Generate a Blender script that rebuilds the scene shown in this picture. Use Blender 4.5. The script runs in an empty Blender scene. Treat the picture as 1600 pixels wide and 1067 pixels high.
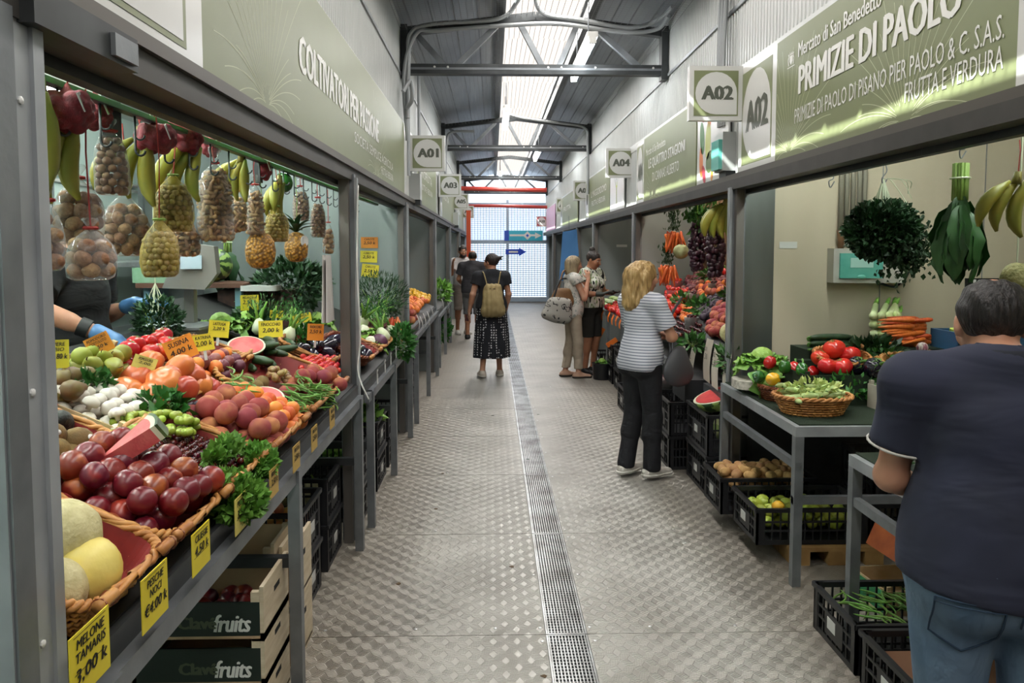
import bpy, math, random
import numpy as np
from mathutils import Vector, Matrix, Euler
sc = bpy.context.scene
COL = sc.collection
RN = random.Random(11)
PI = math.pi
# ---------------------------------------------------------------- camera
F = 1200.0                                   # focal length in pixels of the 1600 x 1067 frame
PITCH = math.atan(79 / F); YAW = math.atan(30 / F)
CAM = np.array([0.0, 0.0, 1.7])
cd = bpy.data.cameras.new('camera'); cam = bpy.data.objects.new('camera', cd); COL.objects.link(cam)
cd.sensor_width = 36; cd.lens = 36 * F / 1600; cd.shift_y = -66.5 / 1600; cd.clip_start = .05; cd.clip_end = 200
cam.location = CAM; cam.rotation_euler = (PI / 2 - PITCH, 0, -YAW)
sc.camera = cam
# ---------------------------------------------------------------- world, sun, skylight daylight, exposure
w = bpy.data.worlds.new('world'); sc.world = w; w.use_nodes = True
wn = w.node_tree.nodes; wl = w.node_tree.links
bg = wn['Background']; bg.inputs[0].default_value = (.70, .84, 1, 1); bg.inputs[1].default_value = 2.0
sd = bpy.data.lights.new('sun', 'SUN'); sd.energy = 16.0; sd.angle = .009; sd.color = (.95, 1, .94)
sun = bpy.data.objects.new('sun', sd); COL.objects.link(sun)
sun.rotation_euler = Vector((-.62, -.25, .74)).to_track_quat('Z', 'Y').to_euler()
for k in range(6):                            # daylight falling through the roof light, one strip a bay
    ld = bpy.data.lights.new('skylight_daylight', 'AREA'); ld.shape = 'RECTANGLE'; ld.size = .62; ld.size_y = 4.6
    ld.energy = 80; ld.color = (1, .97, .93)
    lo = bpy.data.objects.new('skylight_daylight', ld); COL.objects.link(lo); lo.location = (.50, -1.0 + k * 4.9, 4.03)
sc.view_settings.view_transform = 'Standard'; sc.view_settings.look = 'None'
sc.view_settings.exposure = 0.28; sc.view_settings.gamma = 1.0; sc.view_settings.use_curve_mapping = False
sc.cycles.use_denoising = True; sc.cycles.max_bounces = 7; sc.cycles.transparent_max_bounces = 12
sc.cycles.diffuse_bounces = 4; sc.cycles.glossy_bounces = 3; sc.cycles.transmission_bounces = 4
sc.cycles.sample_clamp_indirect = 5.0; sc.cycles.use_adaptive_sampling = True; sc.cycles.adaptive_threshold = .03; sc.cycles.caustics_reflective = False; sc.cycles.caustics_refractive = False
# ---------------------------------------------------------------- pixel -> place
def ray(px, py):
    x = (px - 800) / F; z = -(py - 467) / F
    y2 = math.cos(PITCH) + z * math.sin(PITCH); z2 = -math.sin(PITCH) + z * math.cos(PITCH)
    return np.array([x * math.cos(YAW) + y2 * math.sin(YAW), -x * math.sin(YAW) + y2 * math.cos(YAW), z2])
def onp(px, py, n, d):
    r = ray(px, py); n = np.array(n, float); return CAM + r * ((d - n @ CAM) / (n @ r))
def atX(px, py, X): return onp(px, py, (1, 0, 0), X)
def atY(px, py, Y): return onp(px, py, (0, 1, 0), Y)
def atZ(px, py, Z): return onp(px, py, (0, 0, 1), Z)
# ---------------------------------------------------------------- materials
def srgb(h):
    if not isinstance(h, str): return (*h, 1) if len(h) == 3 else h
    h = h.lstrip('#'); o = []
    for i in (0, 2, 4):
        c = int(h[i:i + 2], 16) / 255; o.append(c / 12.92 if c <= .04045 else ((c + .055) / 1.055) ** 2.4)
    return (*o, 1)
MATS = {}
def mat(name, c, rough=.5, metal=0, c2=None, vs=8, lo=.35, hi=.65, bump=0, bs=40, ov=0, spec=.5, stretch=None, detail=3, world=False, coat=0, sss=0):
    """principled; c2 mixes in by noise, ov varies each object a little in hue and value"""
    if name in MATS: return MATS[name]
    m = bpy.data.materials.new(name); m.use_nodes = True; MATS[name] = m
    nt = m.node_tree; N = nt.nodes; L = nt.links; b = N['Principled BSDF']
    b.inputs['Base Color'].default_value = srgb(c); b.inputs['Roughness'].default_value = rough
    b.inputs['Metallic'].default_value = metal; b.inputs['Specular IOR Level'].default_value = spec
    if coat: b.inputs['Coat Weight'].default_value = coat
    if sss: b.inputs['Subsurface Weight'].default_value = sss; b.inputs['Subsurface Radius'].default_value = (.02, .01, .006)
    if c2 or bump or ov:
        oi = N.new('ShaderNodeObjectInfo')
    co = None
    if c2 or bump:
        if world:
            g = N.new('ShaderNodeNewGeometry'); src = g.outputs['Position']
        else:
            t = N.new('ShaderNodeTexCoord'); src = t.outputs['Object']
        mp = N.new('ShaderNodeMapping'); L.new(src, mp.inputs[0])
        if stretch: mp.inputs['Scale'].default_value = stretch
        if not world:
            cx = N.new('ShaderNodeCombineXYZ'); mu = N.new('ShaderNodeMath'); mu.operation = 'MULTIPLY'; mu.inputs[1].default_value = 37
            L.new(oi.outputs['Random'], mu.inputs[0])
            for i in range(3): L.new(mu.outputs[0], cx.inputs[i])
            L.new(cx.outputs[0], mp.inputs['Location'])
        co = mp.outputs[0]
    col = None
    if c2:
        n = N.new('ShaderNodeTexNoise'); n.inputs['Scale'].default_value = vs; n.inputs['Detail'].default_value = detail; L.new(co, n.inputs['Vector'])
        r = N.new('ShaderNodeValToRGB'); r.color_ramp.elements[0].position = lo; r.color_ramp.elements[1].position = hi
        r.color_ramp.elements[0].color = srgb(c); r.color_ramp.elements[1].color = srgb(c2)
        L.new(n.outputs['Fac'], r.inputs[0]); col = r.outputs[0]
    if ov:
        h = N.new('ShaderNodeHueSaturation')
        a = N.new('ShaderNodeMapRange'); a.inputs[3].default_value = 1 - ov * 1.6; a.inputs[4].default_value = 1 + ov * 1.2
        a2 = N.new('ShaderNodeMapRange'); a2.inputs[3].default_value = .5 - ov * .1; a2.inputs[4].default_value = .5 + ov * .1
        L.new(oi.outputs['Random'], a.inputs[0]); L.new(oi.outputs['Random'], a2.inputs[0])
        L.new(a.outputs[0], h.inputs['Value']); L.new(a2.outputs[0], h.inputs['Hue'])
        if col: L.new(col, h.inputs['Color'])
        else: h.inputs['Color'].default_value = srgb(c)
        col = h.outputs[0]
    if col: L.new(col, b.inputs['Base Color'])
    if bump:
        n2 = N.new('ShaderNodeTexNoise'); n2.inputs['Scale'].default_value = bs; n2.inputs['Detail'].default_value = 3; L.new(co, n2.inputs['Vector'])
        bp = N.new('ShaderNodeBump'); bp.inputs['Strength'].default_value = bump; bp.inputs['Distance'].default_value = .01
        L.new(n2.outputs['Fac'], bp.inputs['Height']); L.new(bp.outputs[0], b.inputs['Normal'])
    return m
def emit(name, c, s):
    if name in MATS: return MATS[name]
    m = bpy.data.materials.new(name); m.use_nodes = True; MATS[name] = m
    b = m.node_tree.nodes['Principled BSDF']; b.inputs['Base Color'].default_value = srgb(c)
    b.inputs['Emission Color'].default_value = srgb(c); b.inputs['Emission Strength'].default_value = s
    return m
def film(name, c, clear=.75, rough=.15):
    """thin clear plastic: see-through mixed with a glossy white skin"""
    if name in MATS: return MATS[name]
    m = bpy.data.materials.new(name); m.use_nodes = True; MATS[name] = m
    N = m.node_tree.nodes; L = m.node_tree.links; b = N['Principled BSDF']
    b.inputs['Base Color'].default_value = srgb(c); b.inputs['Roughness'].default_value = rough; b.inputs['Specular IOR Level'].default_value = .8
    t = N.new('ShaderNodeBsdfTransparent'); mx = N.new('ShaderNodeMixShader')
    lw = N.new('ShaderNodeLayerWeight'); lw.inputs[0].default_value = .35
    mr = N.new('ShaderNodeMapRange'); mr.inputs[3].default_value = clear; mr.inputs[4].default_value = max(0, clear - .5)
    L.new(lw.outputs['Facing'], mr.inputs[0]); L.new(mr.outputs[0], mx.inputs[0])
    L.new(b.outputs[0], mx.inputs[1]); L.new(t.outputs[0], mx.inputs[2]); L.new(mx.outputs[0], N['Material Output'].inputs[0])
    return m
# ---------------------------------------------------------------- mesh building
class MB:
    def __init__(s): s.v = []; s.f = []; s.mi = []; s.cur = 0
    def add(s, vs, fs):
        o = len(s.v); s.v.extend([tuple(map(float, p)) for p in vs])
        for f in fs: s.f.append(tuple(i + o for i in f)); s.mi.append(s.cur)
        return s
    def box(s, c, d, M=None):
        x, y, z = [k / 2 for k in d]; c = Vector(c)
        vs = [Vector((a * x, b * y, e * z)) for e in (-1, 1) for a, b in ((-1, -1), (1, -1), (1, 1), (-1, 1))]
        vs = [(M @ p if M else p) + c for p in vs]
        return s.add(vs, [(3, 2, 1, 0), (4, 5, 6, 7), (0, 1, 5, 4), (1, 2, 6, 5), (2, 3, 7, 6), (3, 0, 4, 7)])
    def span(s, a, b):
        return s.box([(p + q) / 2 for p, q in zip(a, b)], [abs(q - p) for p, q in zip(a, b)])
    def bar(s, a, b, wd, ht, up=(0, 0, 1)):
        a = Vector(a); b = Vector(b); d = (b - a); ln = d.length; d.normalize(); u = Vector(up)
        x = d.cross(u); x = x.normalized() if x.length > 1e-5 else Vector((1, 0, 0)); z = x.cross(d)
        M = Matrix((x, d, z)).transposed(); return s.box((a + b) / 2, (wd, ln, ht), M)
    def tube(s, pts, r, n=8, cap=True, flat=1.0):
        pts = [Vector(p) for p in pts]; k = len(pts); rs = r if isinstance(r, (list, tuple)) else [r] * k
        vs = []; fs = []; pu = None
        for i, p in enumerate(pts):
            d = (pts[min(i + 1, k - 1)] - pts[max(i - 1, 0)])
            d = d.normalized() if d.length > 1e-9 else Vector((0, 0, 1))
            if pu is None: pu = d.orthogonal().normalized()
            pu = (pu - d * pu.dot(d)); pu = pu.normalized() if pu.length > 1e-6 else d.orthogonal().normalized()
            q = d.cross(pu)
            for j in range(n):
                a = 2 * PI * j / n; vs.append(p + (pu * math.cos(a) + q * (math.sin(a) * flat)) * rs[i])
        for i in range(k - 1):
            for j in range(n):
                j2 = (j + 1) % n; fs.append((i * n + j, i * n + j2, (i + 1) * n + j2, (i + 1) * n + j))
        if cap: fs.append(tuple(range(n - 1, -1, -1))); fs.append(tuple((k - 1) * n + j for j in range(n)))
        return s.add(vs, fs)
    def lathe(s, prof, n=12, c=(0, 0, 0), fn=None, M=None):
        """prof: (radius, z) from bottom to top; fn(angle, radius, z) -> radius"""
        vs = []; fs = []; c = Vector(c); k = len(prof)
        for r, z in prof:
            for j in range(n):
                a = 2 * PI * j / n; rr = fn(a, r, z) if fn else r
                p = Vector((rr * math.cos(a), rr * math.sin(a), z)); vs.append((M @ p if M else p) + c)
        for i in range(k - 1):
            for j in range(n):
                j2 = (j + 1) % n; fs.append((i * n + j, i * n + j2, (i + 1) * n + j2, (i + 1) * n + j))
        fs.append(tuple(range(n - 1, -1, -1))); fs.append(tuple((k - 1) * n + j for j in range(n)))
        return s.add(vs, fs)
    def ball(s, c, r, n=10, m=6, M=None):
        rx, ry, rz = r if isinstance(r, (list, tuple)) else (r, r, r)
        pr = [(math.sin(PI * (i + .001) / m) if 0 < i < m else .02, -math.cos(PI * i / m)) for i in range(m + 1)]
        S = Matrix.Diagonal((rx, ry, rz)); return s.lathe(pr, n, c, None, (M @ S) if M else S)
    def prism(s, poly, h, M=None, c=(0, 0, 0)):
        """poly in local xy, thickness h along local +z"""
        n = len(poly); c = Vector(c)
        vs = [Vector((x, y, 0)) for x, y in poly] + [Vector((x, y, h)) for x, y in poly]
        vs = [(M @ p if M else p) + c for p in vs]
        fs = [tuple(range(n - 1, -1, -1)), tuple(range(n, 2 * n))] + [(i, (i + 1) % n, n + (i + 1) % n, n + i) for i in range(n)]
        return s.add(vs, fs)
    def mesh(s, name, mats, smooth=False, ang=.75):
        me = bpy.data.meshes.new(name); me.from_pydata(s.v, [], s.f)
        for m in (mats if isinstance(mats, (list, tuple)) else [mats]): me.materials.append(m)
        if any(s.mi): me.polygons.foreach_set('material_index', s.mi)
        if smooth:
            me.shade_smooth()
            if smooth != 'all': me.set_sharp_from_angle(angle=ang)
        me.update(); return me
    def obj(s, name, mats, parent=None, smooth=False, loc=None, rot=None, **k):
        return ob(name, s.mesh(name, mats, smooth, **k), parent, loc, rot)
def ob(name, me, parent=None, loc=None, rot=None, scale=None):
    o = bpy.data.objects.new(name, me); COL.objects.link(o)
    if parent is not None: o.parent = parent
    if loc is not None: o.location = [float(q) for q in loc]
    if rot is not None: o.rotation_euler = rot
    if scale is not None: o.scale = (scale,) * 3 if isinstance(scale, (int, float)) else scale
    return o
def tag(o, label, cat, group=None, kind=None):
    if label: o['label'] = label
    if cat: o['category'] = cat
    if group: o['group'] = group
    if kind: o['kind'] = kind
    return o
def thing(name, label, cat, loc=(0, 0, 0), rot=(0, 0, 0), group=None):
    return tag(ob(name, None, None, loc, rot), label, cat, group)
def struct(o): o['kind'] = 'structure'; return o
def stuff(o): o['kind'] = 'stuff'; return o
KIDS = {}
def kids(o):
    return [c for c in o.children]
def clone(o, loc=None, rot=None, scale=None, label=None, group=None, parent=None):
    c = o.copy(); COL.objects.link(c); c.parent = parent
    if loc is not None: c.location = [float(q) for q in loc]
    if rot is not None: c.rotation_euler = rot
    if scale is not None: c.scale = (scale,) * 3 if isinstance(scale, (int, float)) else scale
    if label: c['label'] = label
    if group: c['group'] = group
    for ch in KIDS.get(o.name) or (KIDS.setdefault(o.name, kids(o))): clone(ch, parent=c)
    return c
class Proto:
    """a thing built once; the first place() moves it there, later ones copy it with its parts"""
    def __init__(s, o, cat, parts=()):
        s.o = o; s.used = False; s.cat = cat; s.parts = list(parts); s.n0 = o.name
    def place(s, loc, rot=(0, 0, 0), scale=1, label=None, group=None, cat=None):
        if not s.used: s.used = True; o = s.o
        else:
            o = s.o.copy(); COL.objects.link(o)
            for k in ('label', 'group'):
                if k in o: del o[k]
            for p in s.parts:
                q = p.copy(); COL.objects.link(q); q.parent = o
        o.location = [float(q) for q in loc]; o.rotation_euler = rot
        o.scale = (scale,) * 3 if isinstance(scale, (int, float)) else scale
        return tag(o, label, cat or s.cat, group)
    def done(s):
        if not s.used:
            for p in s.parts: bpy.data.objects.remove(p)
            bpy.data.objects.remove(s.o)
# ---------------------------------------------------------------- lettering
def text_mesh(txt, wd, ht, mats, depth=.0015, bold=.0, slant=0, align=0):
    """flat lettering fitted into wd x ht (capital height), origin at bottom left (align 0) or bottom centre (1)"""
    cu = bpy.data.curves.new('txt', 'FONT'); cu.body = txt; cu.resolution_u = 2; cu.offset = 0; cu.shear = slant
    to = bpy.data.objects.new('txt', cu); me = bpy.data.meshes.new_from_object(to)
    bpy.data.objects.remove(to); bpy.data.curves.remove(cu)
    n = len(me.vertices); a = np.empty(n * 3); me.vertices.foreach_get('co', a); a = a.reshape(-1, 3)
    x0, x1 = a[:, 0].min(), a[:, 0].max(); y0, y1 = a[:, 1].min(), a[:, 1].max()
    a[:, 0] = (a[:, 0] - (x0 if align == 0 else (x0 + x1) / 2)) * (wd / (x1 - x0)); a[:, 1] = (a[:, 1] - y0) * (ht / (y1 - y0)); a[:, 2] = depth
    if bold:                                    # heavier strokes: the same letters again, a hair to the right and higher
        fs = [tuple(p.vertices) for p in me.polygons]; dx = ht * min(.09, bold * 6); vs = np.concatenate([a + np.array([k * dx, (k % 2) * dx * .5, k * .0003]) for k in (0, 1, 2)]); m2 = bpy.data.meshes.new('lettering')
        m2.from_pydata(vs.tolist(), [], [tuple(i + k * n for i in f) for k in (0, 1, 2) for f in fs]); bpy.data.meshes.remove(me); me = m2
    else: me.vertices.foreach_set('co', a.ravel()); me.materials.clear()
    me.materials.append(mats); me.update(); return me
# ---------------------------------------------------------------- solid figures from distance fields (surface nets)
class SDF:
    def __init__(s, lo, hi, h):
        s.lo = np.array(lo, float); s.h = h; s.n = np.ceil((np.array(hi) - s.lo) / h).astype(int) + 1
        s.d = np.full(s.n, .5, np.float32)
    def _sub(s, lo, hi):
        a = np.clip(np.floor((np.array(lo) - s.lo) / s.h).astype(int), 0, s.n); b = np.clip(np.ceil((np.array(hi) - s.lo) / s.h).astype(int) + 1, 0, s.n)
        if np.any(b <= a): return None, None
        g = np.meshgrid(*[(s.lo[i] + s.h * np.arange(a[i], b[i])).astype(np.float32) for i in range(3)], indexing='ij')
        return tuple(slice(a[i], b[i]) for i in range(3)), np.stack(g, -1)
    def put(s, fn, lo, hi, k=.02, pad=.06, sub=False):
        sl, P = s._sub(np.array(lo) - pad, np.array(hi) + pad)
        if sl is None: return
        e = fn(P); d = s.d[sl]
        if sub: s.d[sl] = np.maximum(d, -e); return
        if k > 0:
            h = np.clip(.5 + .5 * (e - d) / k, 0, 1); s.d[sl] = e * (1 - h) + d * h - k * h * (1 - h)
        else: s.d[sl] = np.minimum(d, e)
    def cone(s, a, b, ra, rb, k=.02, q=(1, 1, 1), cut=False):
        """tapered capsule; q squashes it per axis; cut ends it flat at b"""
        a = np.array(a, float); b = np.array(b, float); q = np.array(q, float); m = max(ra, rb) * max(1, q.max())
        a2 = a / q; b2 = b / q; ab = b2 - a2; L2 = ab @ ab + 1e-9
        dr = (b - a) / (np.linalg.norm(b - a) + 1e-9)
        def fn(P):
            p = P / q; t = np.clip(((p - a2) @ ab) / L2, 0, 1); dd = np.linalg.norm(p - a2 - t[..., None] * ab, axis=-1) - (ra + (rb - ra) * t)
            dd = dd * q.min()
            if cut: dd = np.maximum(dd, (P - b) @ dr)
            return dd
        s.put(fn, np.minimum(a, b) - m, np.maximum(a, b) + m, k); return s
    def ell(s, c, r, k=.02, Rm=None, sub=False):
        c = np.array(c, float); r = np.array(r, float); Mi = None if Rm is None else np.array(Rm, float)
        def fn(P):
            p = P - c
            if Mi is not None: p = p @ Mi            # into the local frame
            l = np.linalg.norm(p / r, axis=-1); g = np.linalg.norm(p / (r * r), axis=-1) + 1e-6
            return l * (l - 1) / g
        m = r.max(); s.put(fn, c - m, c + m, k, sub=sub); return s
    def clip(s, fn):
        sl, P = s._sub(s.lo, s.lo + s.h * s.n); s.d = np.maximum(s.d, fn(P).astype(np.float32)); return s
    def noise(s, fn):
        sl, P = s._sub(s.lo, s.lo + s.h * s.n); s.d = s.d + fn(P).astype(np.float32); return s
    def data(s, smooth=1):
        d = s.d; w_ = np.argwhere(d < .02)
        a0 = np.maximum(w_.min(0) - 3, 0); a1 = np.minimum(w_.max(0) + 4, d.shape); d = d[a0[0]:a1[0], a0[1]:a1[1], a0[2]:a1[2]].copy(); lo_ = s.lo + a0 * s.h
        for ax in range(3):                          # close at the border
            for e in (0, -1):
                ix = [slice(None)] * 3; ix[ax] = e; d[tuple(ix)] = .5
        n = np.array(d.shape); c = n - 1; acc = np.zeros((*c, 3), np.float32); cnt = np.zeros(c, np.float32); off = [(i, j, k) for i in (0, 1) for j in (0, 1) for k in (0, 1)]
        def cor(o): return d[o[0]:o[0] + c[0], o[1]:o[1] + c[1], o[2]:o[2] + c[2]]
        for o in off:
            for ax in range(3):
                if o[ax]: continue
                o2 = list(o); o2[ax] = 1; A = cor(o); B = cor(o2); m = (A < 0) != (B < 0)
                t = np.where(m, A / np.where(m, A - B, 1), 0)
                for q in range(3): acc[..., q] += np.where(m, o[q] + (t if q == ax else 0), 0)
                cnt += m
        act = cnt > 0; idx = -np.ones(c, np.int64); idx[act] = np.arange(act.sum())
        ii = np.argwhere(act); V = lo_ + (ii + acc[act] / cnt[act][:, None]) * s.h; Q = []
        for ax in range(3):
            u, v = [(1, 2), (2, 0), (0, 1)][ax]
            A = d.take(range(n[ax] - 1), ax); B = d.take(range(1, n[ax]), ax); e = np.argwhere((A < 0) != (B < 0))
            if not len(e): continue
            e = e[(e[:, u] > 0) & (e[:, v] > 0) & (e[:, u] < c[u]) & (e[:, v] < c[v])]
            sg = d[tuple(e.T)] < 0; du = np.zeros(3, int); du[u] = 1; dv = np.zeros(3, int); dv[v] = 1
            g = lambda w: idx[tuple((e - w).T)]
            q = np.stack([g(du + dv), g(dv), g(0 * du), g(du)], 1); q[~sg] = q[~sg][:, ::-1]; Q.append(q)
        Q = np.concatenate(Q); Q = Q[(Q >= 0).all(1)]
        if smooth:
            A_ = np.concatenate([Q[:, a] for a in range(4)] * 2); B_ = np.concatenate([Q[:, (a + 1) % 4] for a in range(4)] + [Q[:, (a - 1) % 4] for a in range(4)]); Cn = np.maximum(np.bincount(A_, minlength=len(V)), 1)
        for _ in range(smooth):
            V = np.stack([V[:, q] * .5 + .5 * np.bincount(A_, V[B_, q], len(V)) / Cn for q in range(3)], 1)
        return V, Q
    def mesh(s, name, mats, smooth=1):
        V, Q = s.data(smooth); me = bpy.data.meshes.new(name); me.vertices.add(len(V)); me.vertices.foreach_set('co', V.ravel().astype(np.float32)); me.loops.add(Q.size); me.loops.foreach_set('vertex_index', Q.ravel().astype(np.int32)); me.polygons.add(len(Q)); me.polygons.foreach_set('loop_start', np.arange(0, Q.size, 4, dtype=np.int32))
        for m in (mats if isinstance(mats, (list, tuple)) else [mats]): me.materials.append(m)
        me.shade_smooth(); me.update(); return me
def rotm(rx=0, ry=0, rz=0): return Euler((rx, ry, rz)).to_matrix()
def jit(a): return RN.uniform(-a, a)
# ================================================================ the hall
STEEL = mat('galvanised_steel', '#8b8f92', .42, .5, '#6e7276', 6, .3, .7, bump=.05, bs=60)
STEEL_L = mat('pale_steel', '#b2b6b9', .4, .35, '#8f9396', 5, .3, .7)
STEEL_D = mat('dark_steel', '#4a4d4e', .45, .6, '#3a3c3d', 6, .3, .7)
BEAM = mat('brown_grey_beam', '#4b4845', .5, .4, '#3b3936', 5, .3, .7)
WHITE_P = mat('white_panel', '#c9cbc8', .35, .15, '#bfc2bf', 3, .3, .7, world=True)
TEAL_W = mat('pale_teal_wall', '#d3e2dd', .45, 0, '#c8d8d3', 2, .3, .7, world=True)
CREAM = mat('cream_wall', '#cbbfa8', .4, 0, '#baae97', 2.2, .3, .75, world=True, stretch=(1, 1, .25))
GREYP = mat('grey_partition', '#9aa19f', .35, .35, '#858c8b', 2, .3, .7, world=True, stretch=(1, 1, .3))
FOIL = mat('silver_foil_roof', '#a2a6aa', .4, .6, '#84898e', 1.6, .35, .65, bump=.25, bs=9, world=True, stretch=(1, .35, 1))
BLACK = mat('black_void', '#0c0c0c', .8)
OLIVE = mat('olive_sign_face', '#7e8560', .42, 0, '#777e59', 2, .3, .7, spec=.6)
WHITE_S = mat('white_sign_face', '#d6d6d2', .25)
INK_G = mat('grey_lettering', '#55594f', .4)
INK_W = mat('white_lettering', '#e4e4de', .4)
LINE_W = mat('pale_line_art', '#b9bd9a', .4)
XL, XR = -.83, 1.62
Y0, Y1 = -4.0, 24.0

def tread_material():
    m = bpy.data.materials.new('tread_plate'); m.use_nodes = True; N = m.node_tree.nodes; L = m.node_tree.links; b = N['Principled BSDF']
    def mth(op, a, bb=None, c=None):
        n = N.new('ShaderNodeMath'); n.operation = op
        for i, q in enumerate((a, bb, c)):
            if q is None: continue
            if isinstance(q, (int, float)): n.inputs[i].default_value = q
            else: L.new(q, n.inputs[i])
        return n.outputs[0]
    g = N.new('ShaderNodeNewGeometry'); sp = N.new('ShaderNodeSeparateXYZ'); L.new(g.outputs['Position'], sp.inputs[0])
    u = mth('MULTIPLY', sp.outputs[0], 1 / .052); v = mth('MULTIPLY', sp.outputs[1], 1 / .052)
    fu = mth('FLOOR', u); fv = mth('FLOOR', v); par = mth('MODULO', mth('ABSOLUTE', mth('ADD', fu, fv)), 2.0)
    lu = mth('SUBTRACT', mth('FRACT', u), .5); lv = mth('SUBTRACT', mth('FRACT', v), .5)
    sg = mth('SUBTRACT', mth('MULTIPLY', par, 2.0), 1.0)
    s_ = mth('ADD', lv, mth('MULTIPLY', mth('MULTIPLY', lu, sg), .55))          # across the bars
    t_ = mth('SUBTRACT', lu, mth('MULTIPLY', mth('MULTIPLY', lv, sg), .55))     # along the bars
    wave = mth('PINGPONG', mth('ADD', mth('MULTIPLY', s_, 5.0), 10.0), .5)
    bar = mth('SMOOTH_MIN', mth('MULTIPLY', wave, 2.2), 1.0, .2)
    msk = N.new('ShaderNodeMapRange'); msk.interpolation_type = 'SMOOTHSTEP'; msk.inputs[1].default_value = .46; msk.inputs[2].default_value = .36
    L.new(mth('ABSOLUTE', t_), msk.inputs[0]); hgt = mth('MULTIPLY', bar, msk.outputs[0])
    bp = N.new('ShaderNodeBump'); bp.inputs['Strength'].default_value = .6; bp.inputs['Distance'].default_value = .0035
    L.new(hgt, bp.inputs['Height']); L.new(bp.outputs[0], b.inputs['Normal'])
    n1 = N.new('ShaderNodeTexNoise'); n1.inputs['Scale'].default_value = 2.2; n1.inputs['Detail'].default_value = 5; L.new(g.outputs['Position'], n1.inputs['Vector'])
    r1 = N.new('ShaderNodeValToRGB'); r1.color_ramp.elements[0].position = .3; r1.color_ramp.elements[1].position = .72
    r1.color_ramp.elements[0].color = srgb('#96928b'); r1.color_ramp.elements[1].color = srgb('#b4b1ab'); L.new(n1.outputs['Fac'], r1.inputs[0])
    # trodden-in dirt where nobody walks, close to the stalls
    ed = N.new('ShaderNodeMapRange'); ed.inputs[1].default_value = .85; ed.inputs[2].default_value = 1.3
    L.new(mth('ADD', mth('ABSOLUTE', mth('SUBTRACT', sp.outputs[0], .39)), mth('MULTIPLY', n1.outputs['Fac'], .4)), ed.inputs[0])
    mx = N.new('ShaderNodeMixRGB'); L.new(mth('MULTIPLY', ed.outputs[0], .55), mx.inputs[0]); L.new(r1.outputs[0], mx.inputs[1]); mx.inputs[2].default_value = srgb('#8d8270')
    L.new(mx.outputs[0], b.inputs['Base Color']); b.inputs['Metallic'].default_value = .55
    rr = N.new('ShaderNodeMapRange'); rr.inputs[3].default_value = .30; rr.inputs[4].default_value = .55; L.new(n1.outputs['Fac'], rr.inputs[0]); L.new(rr.outputs[0], b.inputs['Roughness'])
    return m
TREAD = tread_material()
fl = struct(MB().span((-3.4, Y0, -.12), (4.4, Y1 + .5, -.03)).obj('floor', mat('dark_subfloor', '#3b3a38', .8)))
GX0, GX1 = .238, .408
pl_l = MB().span((-3.3, .002, -.03), (GX0 - .008, 1.198, 0)).mesh('floor_plate', TREAD)
pl_r = MB().span((GX1 + .008, .002, -.03), (4.3, 1.198, 0)).mesh('floor_plate', TREAD)
rv = MB()
for x in [-.75, -.35, .0, .21, .44, .7, 1.1, 1.5]:
    for y in (.06, .62, 1.14) if x in (.21, .44) else (.06,):
        rv.lathe([(.008, 0), (.008, .0015), (.003, .0028)], 8, (x + jit(.01), y, 0))
rvm = rv.mesh('rivets', mat('bright_rivet', '#cfd0d0', .3, .8), True)
gb = MB()
for i in range(12): gb.span((GX0 + .004 + i * .01409, 0.004, -.012), (GX0 + .0095 + i * .01409, 1.196, -.001))
for i in range(50): gb.span((GX0, .004 + i * .0242, -.014), (GX1, .0085 + i * .0242, -.0025))
gb.span((GX0 - .006, .003, -.03), (GX0 + .002, 1.197, 0)); gb.span((GX1 - .002, .003, -.03), (GX1 + .006, 1.197, 0))
gb.span((GX0, .003, -.02), (GX1, .012, 0)); gb.span((GX0, 1.188, -.02), (GX1, 1.197, 0))
gm = gb.mesh('drain_grate', mat('grate_steel', '#a6a8a8', .33, .85, '#6c6a66', 5, .35, .7, world=True))
for k in range(24):
    y = -3.97 + 1.2 * k + .05
    if y > Y1: break
    for nm, me in (('floor_plate', pl_l), ('floor_plate', pl_r), ('drain_grate', gm), ('rivets', rvm)):
        o = ob(nm, me, fl, (0, y, 0))
        if nm == 'rivets': stuff(o)
MB().span((GX0, Y0, -.029), (GX1, Y1, -.0275)).obj('drain_channel', BLACK, fl)

# walls: ribbed sheet above the fascias
def ribbed(x, sgn, z0, z1, ya, yb, per=.052, dep=.007):
    m = MB(); ys = []; y = ya
    while y < yb:
        ys += [(y, 0), (y + per * .62, 0), (y + per * .7, 1), (y + per * .92, 1)]; y += per
    vs = [(x + sgn * dep * e, yy, z) for z in (z0, z1) for yy, e in ys]; n = len(ys)
    m.add(vs, [(i, i + 1, n + i + 1, n + i) for i in range(n - 1)]); return m
struct(ribbed(XL - .03, 1, 2.1, 4.0, Y0, Y1).obj('wall_left', WHITE_P))
struct(ribbed(XR + .03, -1, 2.1, 4.0, Y0, Y1).obj('wall_right', WHITE_P))
for nm, x in (('wall_left_seam', XL - .018), ('wall_right_seam', XR + .018)):
    struct(MB().span((x - .006, Y0, 3.30), (x + .006, Y1, 3.325)).obj(nm, STEEL_L))
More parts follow.
